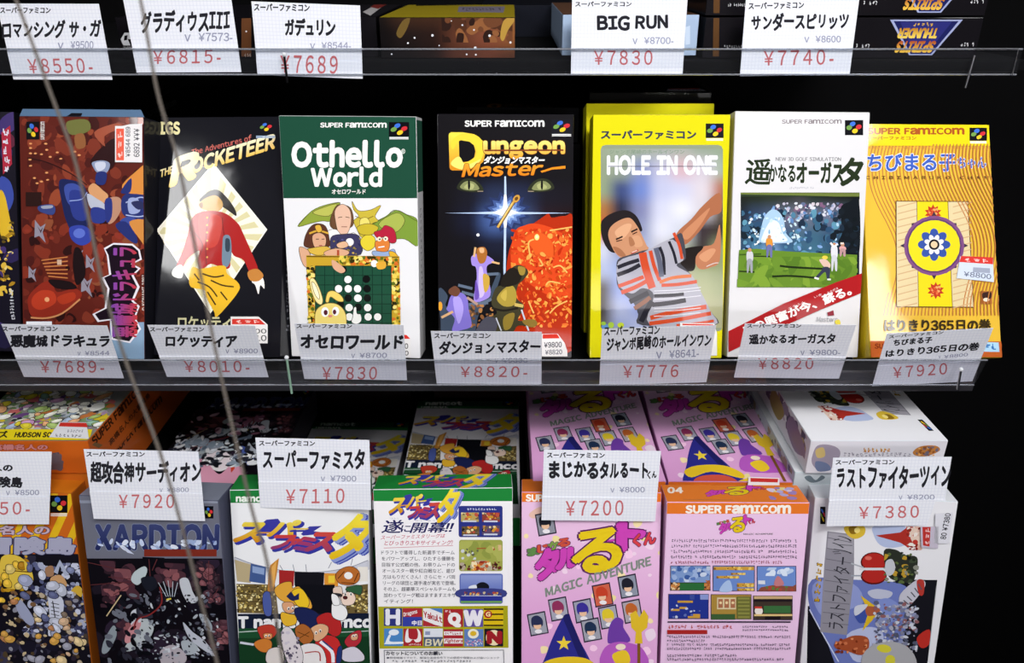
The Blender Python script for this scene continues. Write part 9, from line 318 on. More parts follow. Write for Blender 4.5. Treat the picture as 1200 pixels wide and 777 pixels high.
EXTRA = {
 'adv_flat':{'pose':[-0.3785,0.519,-0.335,0.0,1.5708,0.0],'base':'#8a8a7c','carton':'#c05c20','flap':'#c8601c','ops':{'front':[('P','#8a8a84',[-73.6,100.6,101.1,100.6,104.3,12.9,-16.5,12.9]),('N',['#ececdc','#f0f0e8','#dcdccc','#d8d8c8','#b8bcc0','#6a8a4c','#a8b84c','#d8c030','#8a5a8c','#6c4a80','#c87840','#e8e4d0','#7c9c6c','#c86868','#9aacc0','#8c8070','#e8e0a8'],300,1.4,5.95,[-2.8,15.7,115.4,15.7,78.3,97.0,-53.8,97.0],111,1.7),('N',['#2c2c34','#f0f0e8','#e8e8e0','#5c6c7c','#a88cac'],90,0.88,2.63,[12.7,15.7,115.4,15.7,81.6,89.8,-32.1,89.8],112,2.4),('N',['#ececdc','#f4f4ea','#e0e0d4','#d8c838','#a8c070','#c898c0','#a8b8d0','#e0a878','#8ab098'],90,2.45,5.95,[-2.8,15.7,115.4,15.7,81.6,89.8,-49.3,89.8],1112,1.8),('P','#e6d020',[-18.4,15.7,101.4,15.7,106.5,-0.7,-7.7,-0.7]),('T','HUDSON SOFT','#26221c','#26221c',[46.4,4.3,80.8,4.3,43.8,11.1],0.06,0,0),('T','ズ','#26221c','#26221c',[35.3,3.8,41.4,3.8,30.0,12.9],0.05,0,0)],'bottom':[('T','高橋名人の','#8a3a2c','#8a3a2c',[29.2,22.0,72.0,22.0,30.5,26.8],0.1,0,0),('T','高橋名人の','#d08a8c','#d08a8c',[29.2,22.0,72.0,22.0,30.5,26.8],0.05,0,0),('P','#5c5058',[75.1,19.2,80.6,19.8,80.3,4.6,74.4,3.6]),('T','島','#6a5c64','#6a5c64',[70.8,3.6,79.5,3.6,74.4,18.3],0.08,0,0)],'right':[('T','SUPER FAMICOM','#3a1c0c','#3a1c0c',[8.5,6.8,7.9,104.2,1.3,5.0],0.05,0,0),('T','高橋名人の大冒険島','#4a2410','#4a2410',[22.7,27.9,21.4,106.5,16.9,26.4],0.03,0,0),('P','#7c5a34',[6.0,3.8,6.3,8.5,15.0,17.7,13.8,11.5])]},'stk':[([70.4,26.1,92.1,25.2,105.4,1.5,73.5,3.8],[('P','#dcdce0',[70.4,26.1,92.1,25.2,105.4,1.5,73.5,3.8]),('P','#c8342c',[71.3,25.2,92.4,24.6,96.5,18.1,73.1,19.3]),('K','#8a8c96',6,[84.1,10.0,97.5,9.4,82.1,15.2],3),('K','#5c5e68',7,[77.8,4.3,99.0,3.2,76.0,8.8],4)])]},
 'adv_flat_low':{'pose':[-0.3785,0.52,-0.3655,0.0,1.5708,0.0],'base':'#8a5a2c','carton':'#b4561e','flap':'#c46a20','ops':{'right':[('T','SUPER FAMICOM','#3a1c0c','#3a1c0c',[3.4,32.3,7.1,124.8,-3.9,31.4],0.05,0,0)]},'stk':[]},
 'yard_flat':{'pose':[-0.262,0.535,-0.402,-0.03,1.5708,0.0],'base':'#17131a','carton':'#2c2a34','flap':'#3a3a48','ops':{'front':[('REF','yard',1,0),('S','#e6e2e4',[39.3,59.6,42.7,71.1,59.3,64.7,66.8,47.2,59.9,38.4,46.8,46.6]),('S','#d898b0',[35.1,57.2,45.2,50.9,61.4,34.2,66.8,47.2,77.5,45.4,82.8,22.5,51.4,21.6,41.0,42.1]),('S','#e8dce2',[40.1,64.2,53.8,69.1,63.7,55.9,63.3,42.8,50.5,46.7]),('P','#c8432c',[66.8,47.2,67.6,53.8,72.0,43.0,71.1,36.6]),('P','#4a5ca8',[66.1,78.8,74.2,74.4,87.9,52.2,81.8,47.7,70.8,65.1]),('N',['#eceef0','#e4e6ea','#d8dce4','#9aa4b4','#3a3c48'],40,1.93,6.06,[16.8,45.7,89.3,47.9,73.0,98.3,-4.3,95.9],1113,2.6),('N',['#e4e6ea','#b8c4cc','#2a2c38','#8c9cac','#5c6a7c','#15151d'],90,1.1,4.67,[15.2,43.5,90.0,45.7,69.8,108.1,-11.1,105.7],113,2.8),('N',['#d8b8c8','#8a5a70','#3a2c3c'],40,1.44,5.18,[9.0,96.3,83.6,98.6,70.0,142.3,-8.6,140.0],114,2.4)]},'stk':[]},
 'fam_flat_low':{'pose':[-0.168,0.558,-0.459,-0.02,1.5708,0.0],'base':'#e6e4e8','carton':'#c8c8cc','flap':'#1f7a38','ops':{'front':[('REF','fami',1,0),('P','#17432a',[0,179,105,179,105,191,0,191]),('T','namcot','#c8d4c8','#c8d4c8',[9,182,46,182,9,188],0.06,0,0),('P','#15161c',[88,181,100,181,100,189,88,189]),('E','#3c6ed0',[93,187,2,0,0,1.3]),('E','#c83038',[97,185.5,2,0,0,1.3]),('E','#e6c428',[94.5,183.4,2,0,0,1.2])]},'stk':[]},
 'fam_flat':{'pose':[-0.0455,0.531,-0.417,0.0,1.5708,0.0],'base':'#e6e4e8','carton':'#c8c8cc','flap':'#1f7a38','ops':{'front':[('REF','fami',1,0),('P','#17432a',[0,179,105,179,105,191,0,191]),('T','namcot','#c8d4c8','#c8d4c8',[9,182,46,182,9,188],0.06,0,0),('P','#15161c',[88,181,100,181,100,189,88,189]),('E','#3c6ed0',[93,187,2,0,0,1.3]),('E','#c83038',[97,185.5,2,0,0,1.3]),('E','#e6c428',[94.5,183.4,2,0,0,1.2])]},'stk':[]},
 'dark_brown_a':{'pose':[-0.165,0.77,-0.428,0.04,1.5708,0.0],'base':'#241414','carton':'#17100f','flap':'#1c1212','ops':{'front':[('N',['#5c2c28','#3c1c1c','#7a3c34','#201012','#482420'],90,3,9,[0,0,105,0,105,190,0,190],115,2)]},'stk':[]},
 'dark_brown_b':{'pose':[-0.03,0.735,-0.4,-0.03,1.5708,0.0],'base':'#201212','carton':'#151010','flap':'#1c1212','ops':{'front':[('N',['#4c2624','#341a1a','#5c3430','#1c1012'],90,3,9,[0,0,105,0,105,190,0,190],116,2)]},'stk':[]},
 'taru_flat':{'pose':[0.069,0.518,-0.372,0.012,1.5708,0.0],'base':'#e2a4d6','carton':'#c88cc0','flap':'#e2762a','ops':{'front':[('REF','taru',1.2,-47)]},'stk':[]},
 'taru_flat_r':{'pose':[0.1755,0.518,-0.372,-0.01,1.5708,0.0],'base':'#e2a4d6','carton':'#c88cc0','flap':'#e2762a','ops':{'front':[('REF','taru',1.2,-47)]},'stk':[([65.5,4.1,87.2,2.6,85.1,-3.6,62.6,-2.6],[('P','#e8dcdc',[64.2,4.9,88.2,3.6,85.0,-7.3,60.7,-6.5]),('P','#c0302c',[65.3,3.4,86.8,2.3,85.1,-2.4,64.0,-1.8])])]},
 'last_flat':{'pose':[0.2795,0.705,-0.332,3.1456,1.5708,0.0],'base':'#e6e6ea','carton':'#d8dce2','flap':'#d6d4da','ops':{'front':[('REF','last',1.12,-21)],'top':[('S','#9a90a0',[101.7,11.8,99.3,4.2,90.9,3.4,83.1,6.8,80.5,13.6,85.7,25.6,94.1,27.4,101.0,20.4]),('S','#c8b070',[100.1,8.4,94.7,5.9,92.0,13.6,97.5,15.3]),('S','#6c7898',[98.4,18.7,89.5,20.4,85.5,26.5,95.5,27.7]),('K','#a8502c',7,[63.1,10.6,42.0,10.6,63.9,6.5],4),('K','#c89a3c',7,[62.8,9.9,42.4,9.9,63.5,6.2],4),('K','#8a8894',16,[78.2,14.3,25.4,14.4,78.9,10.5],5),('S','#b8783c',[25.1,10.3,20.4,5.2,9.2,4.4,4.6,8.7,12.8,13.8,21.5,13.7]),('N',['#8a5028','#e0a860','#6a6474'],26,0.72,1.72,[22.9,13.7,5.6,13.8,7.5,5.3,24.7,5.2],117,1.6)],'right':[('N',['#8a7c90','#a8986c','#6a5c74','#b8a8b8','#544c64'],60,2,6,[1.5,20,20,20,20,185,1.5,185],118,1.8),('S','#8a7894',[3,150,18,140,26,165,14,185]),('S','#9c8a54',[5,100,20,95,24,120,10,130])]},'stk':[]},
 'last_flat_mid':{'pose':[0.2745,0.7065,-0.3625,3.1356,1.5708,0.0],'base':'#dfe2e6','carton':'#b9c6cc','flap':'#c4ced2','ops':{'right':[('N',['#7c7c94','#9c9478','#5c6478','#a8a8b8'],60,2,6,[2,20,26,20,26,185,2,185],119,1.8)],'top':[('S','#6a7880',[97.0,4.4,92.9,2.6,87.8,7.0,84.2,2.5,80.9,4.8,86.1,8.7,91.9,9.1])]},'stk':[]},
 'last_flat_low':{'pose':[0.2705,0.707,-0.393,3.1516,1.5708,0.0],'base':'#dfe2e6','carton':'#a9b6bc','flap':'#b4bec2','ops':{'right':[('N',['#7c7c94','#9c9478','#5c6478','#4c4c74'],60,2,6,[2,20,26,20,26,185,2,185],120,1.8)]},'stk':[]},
 'robot':{'pose':[-0.448,0.579,-0.2866,-0.06,0.35,0.0],'base':'#15121e','carton':'#101016','flap':'#15151c','ops':{'front':[('N',['#2c2450','#17142a','#40306a','#201c38','#5c2438'],60,4,12,[0,0,105,0,105,190,0,190],121,2),('P','#a8283c',[94.2,173.9,101.6,179.4,102.0,149.4,94.4,141.1]),('K','#d8d8e4',5,[100.8,141.8,100.1,178.1,95.6,141.8],6),('S','#3a4a9c',[91.5,138.3,100.0,135.6,102.4,121.9,96.3,110.7,90.5,113.4]),('S','#d8b02c',[91.0,127.2,95.3,124.5,99.0,105.2,101.5,94.1,92.6,91.2,90.0,99.5]),('N',['#d8b440','#a88020','#5c4a18','#40306a','#e0cc80'],60,0.86,2.88,[82.2,44.8,100.5,45.3,102.5,104.1,84.4,103.7],122,2.4),('K','#c8c8d0',10,[100.5,25.5,100.0,50.9,96.4,25.4],7)]},'stk':[]},
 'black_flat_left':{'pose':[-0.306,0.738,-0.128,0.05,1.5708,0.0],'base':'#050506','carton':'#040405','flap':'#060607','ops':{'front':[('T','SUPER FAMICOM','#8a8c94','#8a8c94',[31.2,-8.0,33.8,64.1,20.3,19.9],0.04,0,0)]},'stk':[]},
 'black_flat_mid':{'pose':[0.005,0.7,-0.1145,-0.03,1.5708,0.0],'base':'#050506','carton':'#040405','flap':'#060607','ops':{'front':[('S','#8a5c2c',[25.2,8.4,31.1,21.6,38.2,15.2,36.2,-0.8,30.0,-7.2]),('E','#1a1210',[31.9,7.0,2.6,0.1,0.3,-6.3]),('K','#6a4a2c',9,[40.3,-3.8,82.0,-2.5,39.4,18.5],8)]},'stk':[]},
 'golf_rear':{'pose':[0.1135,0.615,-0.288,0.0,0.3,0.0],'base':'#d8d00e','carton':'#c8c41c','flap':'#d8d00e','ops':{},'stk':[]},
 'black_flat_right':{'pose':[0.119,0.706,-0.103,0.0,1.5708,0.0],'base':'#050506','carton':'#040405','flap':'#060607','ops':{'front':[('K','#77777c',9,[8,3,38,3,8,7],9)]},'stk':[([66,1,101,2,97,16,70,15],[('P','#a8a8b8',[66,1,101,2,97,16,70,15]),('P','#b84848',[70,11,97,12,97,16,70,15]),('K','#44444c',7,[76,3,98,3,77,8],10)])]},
 'nebula':{'pose':[-0.05,0.657,-0.04,0.0,1.5708,0.0],'base':'#9a881c','carton':'#15100e','flap':'#15100e','ops':{'bottom':[('G',[-2.6,0.4,105.3,0.4,105.3,31.7,-0.4,31.7],6,['#14100f','#3a2418','#3c2418','#4c2c1c','#6a4024','#8a6030','#100d0e','#1c1412','#241612','#5c3424','#7a4430','#84502c','#0e0c0d','#120e0e','#1c1210','#4c2a1e','#5c3222','#4a2a1c']),('N',['#6a4028','#4c2c1c','#8a5834','#2c1a14'],30,1.9,6.18,[48.2,11.7,102.9,11.7,102.9,29.5,48.8,29.5],131,2),('S','#b08a3c',[93.4,16.2,95.9,27.3,102.9,30.6,104.1,27.3,99.4,20.7,95.8,12.9]),('S','#6a5428',[12.9,18.4,18.1,27.3,24.1,29.5,21.3,21.8,16.2,15.1]),('E','#e8eaf2',[40.8,16.9,0.9,0.0,-0.1,-0.9]),('E','#e8eaf2',[85.1,16.7,1.0,0.0,0.0,-0.9]),('E','#e8eaf2',[64.2,24.4,0.7,0.0,0.0,-0.6]),('E','#e8eaf2',[73.1,20.9,0.7,0.0,0.0,-0.7]),('E','#e8eaf2',[101.3,11.7,0.9,0.0,0.0,-0.9]),('E','#e8eaf2',[26.9,15.1,0.7,0.0,0.0,-0.7]),('E','#e8eaf2',[21.5,11.3,0.7,0.0,-0.1,-0.7]),('E','#e8eaf2',[8.3,3.1,0.7,0.0,0.0,-0.6]),('E','#e8eaf2',[67.0,2.9,0.7,0.0,0.0,-0.7]),('E','#e8eaf2',[74.2,2.7,0.7,0.0,0.0,-0.7]),('E','#e8eaf2',[73.8,7.9,1.0,0.0,0.0,-0.9]),('E','#e8eaf2',[45.7,9.5,0.5,0.0,0.0,-0.5]),('E','#e8eaf2',[55.8,27.3,0.5,0.0,0.0,-0.4])],'front':[('P','#15100e',[10.3,169.9,106.1,205.2,103.2,477.6,-14.6,381.4]),('P','#7c7484',[52.2,158.8,95.8,158.8,95.3,61.7,56.2,70.4]),('K','#44404c',12,[59.1,88.4,95.0,88.4,56.3,137.4],11),('L','#2a2414',0.75,[0.1,45.0,105.5,45.0])]},'stk':[]},
 'black_top_left':{'pose':[-0.159,0.668,-0.0403,0.02,1.5708,0.0],'base':'#1a181c','carton':'#0e0c0e','flap':'#121014','ops':{'front':[('P','#b8b4b4',[85.1,64.2,80.3,176.1,91.4,136.9,98.6,14.4]),('P','#7a2c28',[80.6,142.5,74.0,259.5,89.5,225.3,91.9,111.1])]},'stk':[]},
 'navy_top':{'pose':[0.022,0.851,-0.0403,0.0,1.5708,0.0],'base':'#12131a','carton':'#14161e','flap':'#14161e','ops':{},'stk':[]},
 'blue_top':{'pose':[0.0915,0.657,-0.038,0.0,1.5708,0.0],'base':'#5c4030','carton':'#a8bdd8','flap':'#a8bdd8','ops':{'bottom':[('P','#c8d8ec',[95.0,20.9,98.4,22.0,99.7,8.6,96.2,7.9]),('P','#a8bdd8',[100.2,27.5,103.8,27.5,105.7,7.5,102.2,7.5])]},'stk':[]},
 'text_top':{'pose':[0.2015,0.657,-0.04,0.0,1.5708,0.0],'base':'#141216','carton':'#121014','flap':'#121014','ops':{'bottom':[('K','#c8c8cc',8,[16.5,7.6,31.1,7.6,16.2,9.8],12),('P','#5a3c20',[5.2,36.2,9.3,40.4,13.2,1.4,8.5,1.4])]},'stk':[]},
 'text_top_upper':{'pose':[0.2015,0.66,-0.009,0.0,1.5708,0.0],'base':'#141216','carton':'#121014','flap':'#121014','ops':{'bottom':[('K','#d8d8dc',9,[16.8,6.3,30.6,6.3,16.5,8.9],13),('P','#5a3c20',[3.9,24.0,8.9,24.0,10.9,1.8,6.3,1.8])]},'stk':[]},
 'emblem_top':{'pose':[0.3105,0.847,-0.04,3.1416,1.5708,0.0],'base':'#111014','carton':'#100e12','flap':'#100e12','ops':{'top':[('P','#9aa2c8',[16,1.5,72,1.5,52,27.5,34,27.5]),('P','#1c2058',[19,2.6,69,2.6,51,26.6,35,26.6]),('P','#2a2c70',[24,3,64,3,50,24,37,24]),('K','#c8a040',5,[38,3.4,54,3.4,38,6.4],14),('T','THUNDER','#b87820','#f0d05a',[33,8,63,8,34,14.5],0.07,0,0),('T','SPIRITS','#a84c28','#f0c04a',[33,17.5,62,17.5,35,25],0.07,0,0),('K','#d0d0d4',6,[84,19,98,19,84,22],15),('K','#d0d0d4',6,[3,18,16,18,3,21],16)]},'stk':[]},
 'emblem_top_upper':{'pose':[0.3105,0.847,-0.009,3.1416,1.5708,0.0],'base':'#111014','carton':'#100e12','flap':'#100e12','ops':{'top':[('P','#9aa2c8',[16,1.5,72,1.5,52,27.5,34,27.5]),('P','#1c2058',[19,2.6,69,2.6,51,26.6,35,26.6]),('P','#2a2c70',[24,3,64,3,50,24,37,24]),('K','#c8a040',5,[38,3.4,54,3.4,38,6.4],14),('T','THUNDER','#b87820','#f0d05a',[33,8,63,8,34,14.5],0.07,0,0),('T','SPIRITS','#a84c28','#f0c04a',[33,17.5,62,17.5,35,25],0.07,0,0),('K','#d0d0d4',6,[84,19,98,19,84,22],15),('K','#d0d0d4',6,[3,18,16,18,3,21],16)]},'stk':[]},
 'mark_top':{'pose':[-0.253,0.657,-0.04,0.0,1.5708,0.0],'base':'#131116','carton':'#100e12','flap':'#100e12','ops':{'bottom':[('P','#d8dade',[1.3,14.0,5.4,18.9,9.4,18.9,9.6,14.0,6.8,14.4,8.2,9.5,2.7,9.5,1.9,11.3]),('P','#100e12',[4.9,16.7,7.4,17.1,6.2,13.5,3.7,13.1]),('K','#c8c8cc',6,[1.7,6.8,8.6,6.8,2.2,9.0],17),('P','#6a4228',[97.4,29.1,105.0,29.5,101.1,1.3,93.4,1.3]),('E','#e8e8e8',[99.8,19.8,0.7,0.0,-0.1,-0.7]),('K','#b8b0a8',4,[95.7,0.9,103.4,0.9,96.1,3.6],18),('L','#8a8c90',0.71,[-3.5,30.6,7.4,33.4])]},'stk':[]},
}
TAGS = {
 't1':{'pose':[-0.3424,0.632,-0.0826,-0.0004,0.0401,0.0034],'w':75.4,'h':53.6,'s':-0.1,'div':20.0,'up':[('T','スーパーファミコン','#2c2c33','#2c2c33',[-36.5,46.8,0.5,46.9,-35.4,51.0],0.04,0,0),('T','ロマンシング サ・ガ','#26262c','#26262c',[-39.4,29.3,34.2,30.7,-36.4,41.3],0.045,1,0),('T','¥9500','#9094ac','#9094ac',[10.4,22.1,27.4,22.2,11.5,27.6],0.02,0,0),('T','v','#9094ac','#9094ac',[0.6,22.1,4.7,22.1,1.6,26.4],0.02,0,0)],'low':[('T','¥8550-','#c4686c','#c4686c',[-24.5,4.5,24.0,5.1,-23.9,15.0],0.012,0,0.2)]},
 't2':{'pose':[-0.2453,0.632,-0.0773,0.0004,0.0399,-0.006],'w':79.6,'h':53.2,'s':-0.6,'div':18.0,'up':[('T','グラディウスIII','#26262c','#26262c',[-31.4,28.3,34.6,29.6,-28.6,43.1],0.045,1,0),('T','¥7573-','#9094ac','#9094ac',[10.6,22.2,35.8,22.1,11.5,28.0],0.02,0,0),('T','v','#9094ac','#9094ac',[0.1,22.3,4.4,22.2,0.9,26.9],0.02,0,0)],'low':[('T','¥6815-','#c4686c','#c4686c',[-26.2,6.1,24.8,6.7,-24.5,15.9],0.012,0,0.2)]},
 't3':{'pose':[-0.1537,0.632,-0.0806,-0.0007,0.04,0.0348],'w':79.9,'h':51.8,'s':-0.1,'div':12.2,'up':[('T','スーパーファミコン','#2c2c33','#2c2c33',[-38.5,45.3,2.2,46.3,-38.0,50.3],0.04,0,0),('T','ガデュリン','#26262c','#26262c',[-16.7,29.3,20.1,30.1,-15.8,40.6],0.05,1,0),('T','¥8544-','#9094ac','#9094ac',[9.8,20.5,31.8,21.2,10.0,25.2],0.02,0,0),('T','v','#9094ac','#9094ac',[1.1,20.2,4.7,20.3,1.4,24.0],0.02,0,0)],'low':[('T','¥7689','#c4686c','#c4686c',[-22.4,2.2,20.8,3.1,-21.4,15.0],0.012,0,0.2)]},
 't4':{'pose':[0.0872,0.632,-0.0786,-0.0004,0.0398,0.0029],'w':84.9,'h':53.4,'s':-0.7,'div':19.0,'up':[('T','スーパーファミコン','#2c2c33','#2c2c33',[-40.6,47.4,0.7,47.6,-40.7,50.8],0.04,0,0),('T','BIG RUN','#26262c','#26262c',[-23.4,31.0,28.5,32.0,-23.9,40.8],0.05,1,0),('T','¥8700-','#9094ac','#9094ac',[11.9,21.7,33.7,21.7,11.6,26.4],0.02,0,0),('T','v','#9094ac','#9094ac',[3.3,21.6,6.8,21.6,3.1,25.4],0.02,0,0)],'low':[('T','¥7830','#c4686c','#c4686c',[-25.1,6.7,18.9,6.8,-25.6,17.0],0.012,0,0.2)]},
 't5':{'pose':[0.2151,0.632,-0.0795,0.0004,0.04,-0.014],'w':83.3,'h':53.7,'s':-0.6,'div':19.0,'up':[('T','スーパーファミコン','#2c2c33','#2c2c33',[-39.6,47.1,0.9,47.3,-40.0,51.6],0.04,0,0),('T','サンダースピリッツ','#26262c','#26262c',[-35.9,32.2,35.7,32.8,-37.0,43.8],0.045,1,0),('T','¥8600','#9094ac','#9094ac',[12.9,23.5,31.7,23.2,12.3,28.1],0.02,0,0),('T','v','#9094ac','#9094ac',[4.5,23.6,8.0,23.6,4.0,27.3],0.02,0,0)],'low':[('T','¥7740-','#c4686c','#c4686c',[-24.3,7.4,28.1,7.5,-25.4,18.1],0.012,0,0.2)]},
 'm1':{'pose':[-0.3334,0.535,-0.2879,-0.0008,-0.2896,0.0184],'w':75.5,'h':52.9,'s':3.9,'div':21.9,'up':[('T','スーパーファミコン','#2c2c33','#2c2c33',[-35.5,46.1,4.0,46.9,-33.6,50.9],0.04,0,0),('T','悪魔城ドラキュラ','#26262c','#26262c',[-35.8,30.2,35.8,31.5,-30.9,42.6],0.05,1,0),('T','¥8544','#9094ac','#9094ac',[15.8,23.3,34.0,23.7,17.3,27.6],0.02,0,0),('T','v','#9094ac','#9094ac',[10.5,23.2,12.7,23.3,11.7,26.7],0.02,0,0)],'low':[('T','¥7689-','#c4686c','#c4686c',[-22.8,5.0,24.7,5.9,-19.3,17.4],0.012,0,0.2)]},
 'm2':{'pose':[-0.2239,0.535,-0.2874,-0.0004,-0.29,0.0058],'w':77.1,'h':51.9,'s':0.3,'div':21.5,'up':[('T','スーパーファミコン','#2c2c33','#2c2c33',[-38.1,45.6,0.7,45.8,-36.7,50.1],0.04,0,0),('T','ロケッティア','#26262c','#26262c',[-30.7,30.8,20.6,31.1,-27.5,42.0],0.05,1,0),('T','¥8900','#9094ac','#9094ac',[17.6,24.5,35.3,24.6,18.6,29.2],0.02,0,0),('T','v','#9094ac','#9094ac',[11.6,24.5,14.1,24.5,12.5,28.3],0.02,0,0)],'low':[('T','¥8010-','#c4686c','#c4686c',[-23.4,5.2,25.3,5.5,-21.3,17.0],0.012,0,0.2)]},
 'm3':{'pose':[-0.1191,0.535,-0.2896,-0.0005,-0.2895,0.0182],'w':78.1,'h':55.6,'s':1.3,'div':21.5,'up':[('T','スーパーファミコン','#2c2c33','#2c2c33',[-36.7,51.1,2.8,51.8,-36.0,55.2],0.04,0,0),('T','オセロワールド','#26262c','#26262c',[-36.8,30.7,37.3,32.0,-34.6,44.6],0.05,1,0),('T','¥8700','#9094ac','#9094ac',[5.3,22.6,25.5,23.0,5.9,27.6],0.02,0,0),('T','v','#9094ac','#9094ac',[-0.8,22.5,1.8,22.6,-0.3,26.5],0.02,0,0)],'low':[('T','¥7830','#c4686c','#c4686c',[-25.5,-0.3,15.8,0.5,-23.6,13.1],0.012,0,0.2)]},
 'm4':{'pose':[-0.0175,0.535,-0.2933,-0.0013,-0.2903,0.0097],'w':80.0,'h':53.0,'s':-1.5,'div':20.1,'up':[('T','スーパーファミコン','#2c2c33','#2c2c33',[-39.2,46.1,1.2,46.5,-38.9,51.2],0.04,0,0),('T','ダンジョンマスター','#26262c','#26262c',[-36.5,30.2,37.4,32.9,-35.8,42.8],0.045,1,0),('T','¥9800','#9094ac','#9094ac',[10.4,22.3,28.8,22.4,10.4,27.0],0.02,0,0),('T','v','#9094ac','#9094ac',[4.5,22.2,6.9,22.2,4.6,26.0],0.02,0,0)],'low':[('T','¥8820-','#c4686c','#c4686c',[-21.5,7.2,28.7,7.7,-21.1,18.4],0.012,0,0.2)]},
 'm5':{'pose':[0.1075,0.535,-0.2933,0.0014,-0.2901,-0.0422],'w':81.5,'h':57.3,'s':0.3,'div':21.8,'up':[('T','スーパーファミコン','#2c2c33','#2c2c33',[-38.6,50.6,1.0,50.4,-38.9,59.5],0.04,0,0),('T','ジャンボ尾崎のホールインワン','#26262c','#26262c',[-36.1,35.3,39.2,36.7,-36.6,49.0],0.045,1,0),('T','¥8641-','#9094ac','#9094ac',[10.4,26.3,31.9,26.9,9.7,34.1],0.02,0,0),('T','v','#9094ac','#9094ac',[0.7,26.7,4.7,26.5,0.2,33.0],0.02,0,0)],'low':[('T','¥7776','#c4686c','#c4686c',[-22.8,7.6,18.5,6.6,-23.5,20.6],0.012,0,0.2)]},
 'm6':{'pose':[0.209,0.535,-0.2883,-0.0012,-0.2897,0.0152],'w':80.1,'h':53.9,'s':-2.9,'div':22.5,'up':[('T','スーパーファミコン','#2c2c33','#2c2c33',[-40.5,50.0,-1.9,50.6,-41.3,53.8],0.04,0,0),('T','遥かなるオーガスタ','#26262c','#26262c',[-35.5,34.2,26.8,35.7,-37.6,43.7],0.045,1,0),('T','¥9800-','#9094ac','#9094ac',[11.5,23.9,34.0,24.3,10.1,29.2],0.02,0,0),('T','v','#9094ac','#9094ac',[4.8,23.8,7.6,23.9,3.7,28.1],0.02,0,0)],'low':[('T','¥8820','#c4686c','#c4686c',[-23.6,9.2,17.5,9.9,-26.1,20.6],0.012,0,0.2)]},
 'm7':{'pose':[0.3133,0.535,-0.2932,0.0025,-0.289,-0.0685],'w':75.0,'h':53.9,'s':-1.6,'div':21.6,'up':[('T','スーパーファミコン','#2c2c33','#2c2c33',[-36.5,48.8,1.6,50.8,-37.0,51.8],0.04,0,0),('T','ちびまる子','#26262c','#26262c',[-31.4,41.2,-4.5,42.7,-32.5,47.0],0.05,1,0),('T','はりきり365日の巻','#26262c','#26262c',[-34.4,29.9,31.9,32.8,-35.6,37.4],0.045,1,0),('T','¥8800','#9094ac','#9094ac',[9.2,25.8,26.0,27.0,8.4,29.1],0.02,0,0),('T','v','#9094ac','#9094ac',[5.2,26.1,6.8,26.0,4.4,28.7],0.02,0,0)],'low':[('T','¥7920','#c4686c','#c4686c',[-23.6,7.8,15.7,9.2,-26.6,19.9],0.012,0,0.2)]},
 'b1':{'pose':[-0.3979,0.4904,-0.3912,0.0017,0.1387,0.0049],'w':86.9,'h':60.8,'s':11.9,'div':23.5,'up':[('T','高橋名人の','#26262c','#26262c',[-17.2,44.1,23.1,44.2,-15.9,50.6],0.05,1,0),('T','大冒険島','#26262c','#26262c',[-8.0,30.6,28.1,30.7,-6.2,39.8],0.05,1,0),('T','¥8500','#9094ac','#9094ac',[21.7,24.7,39.9,24.8,22.5,29.0],0.02,0,0),('T','v','#9094ac','#9094ac',[15.1,24.7,17.8,24.7,15.7,28.1],0.02,0,0)],'low':[('T','¥7650-','#c4686c','#c4686c',[-22.9,7.7,30.2,8.6,-20.8,18.5],0.012,0,0.2)]},
 'b2':{'pose':[-0.2705,0.4795,-0.3786,-0.0016,0.1194,0.0224],'w':82.9,'h':57.3,'s':0.5,'div':23.1,'up':[('T','スーパーファミコン','#2c2c33','#2c2c33',[-39.6,51.3,2.5,52.3,-39.1,55.3],0.04,0,0),('T','超攻合神サーディオン','#26262c','#26262c',[-39.6,29.5,40.8,31.4,-37.1,47.4],0.045,1,0),('T','¥8800','#9094ac','#9094ac',[15.5,23.7,31.6,24.1,15.9,27.3],0.02,0,0),('T','v','#9094ac','#9094ac',[10.2,23.6,12.4,23.7,10.5,26.5],0.02,0,0)],'low':[('T','¥7920','#c4686c','#c4686c',[-21.5,9.6,19.4,10.6,-20.0,21.0],0.012,0,0.2)]},
 'b3':{'pose':[-0.1499,0.4945,-0.3799,-0.001,0.1236,0.0224],'w':84.5,'h':58.5,'s':0.5,'div':22.4,'up':[('T','スーパーファミコン','#2c2c33','#2c2c33',[-39.3,52.0,1.9,52.7,-39.0,56.3],0.04,0,0),('T','スーパーファミスタ','#26262c','#26262c',[-37.7,32.8,37.9,34.5,-36.6,48.8],0.045,1,0),('T','¥7900','#9094ac','#9094ac',[12.2,23.7,31.7,23.9,12.4,28.4],0.02,0,0),('T','v','#9094ac','#9094ac',[5.1,23.6,8.0,23.6,5.3,27.3],0.02,0,0)],'low':[('T','¥7110','#c4686c','#c4686c',[-22.5,4.0,21.9,5.6,-21.7,16.3],0.012,0,0.2)]},
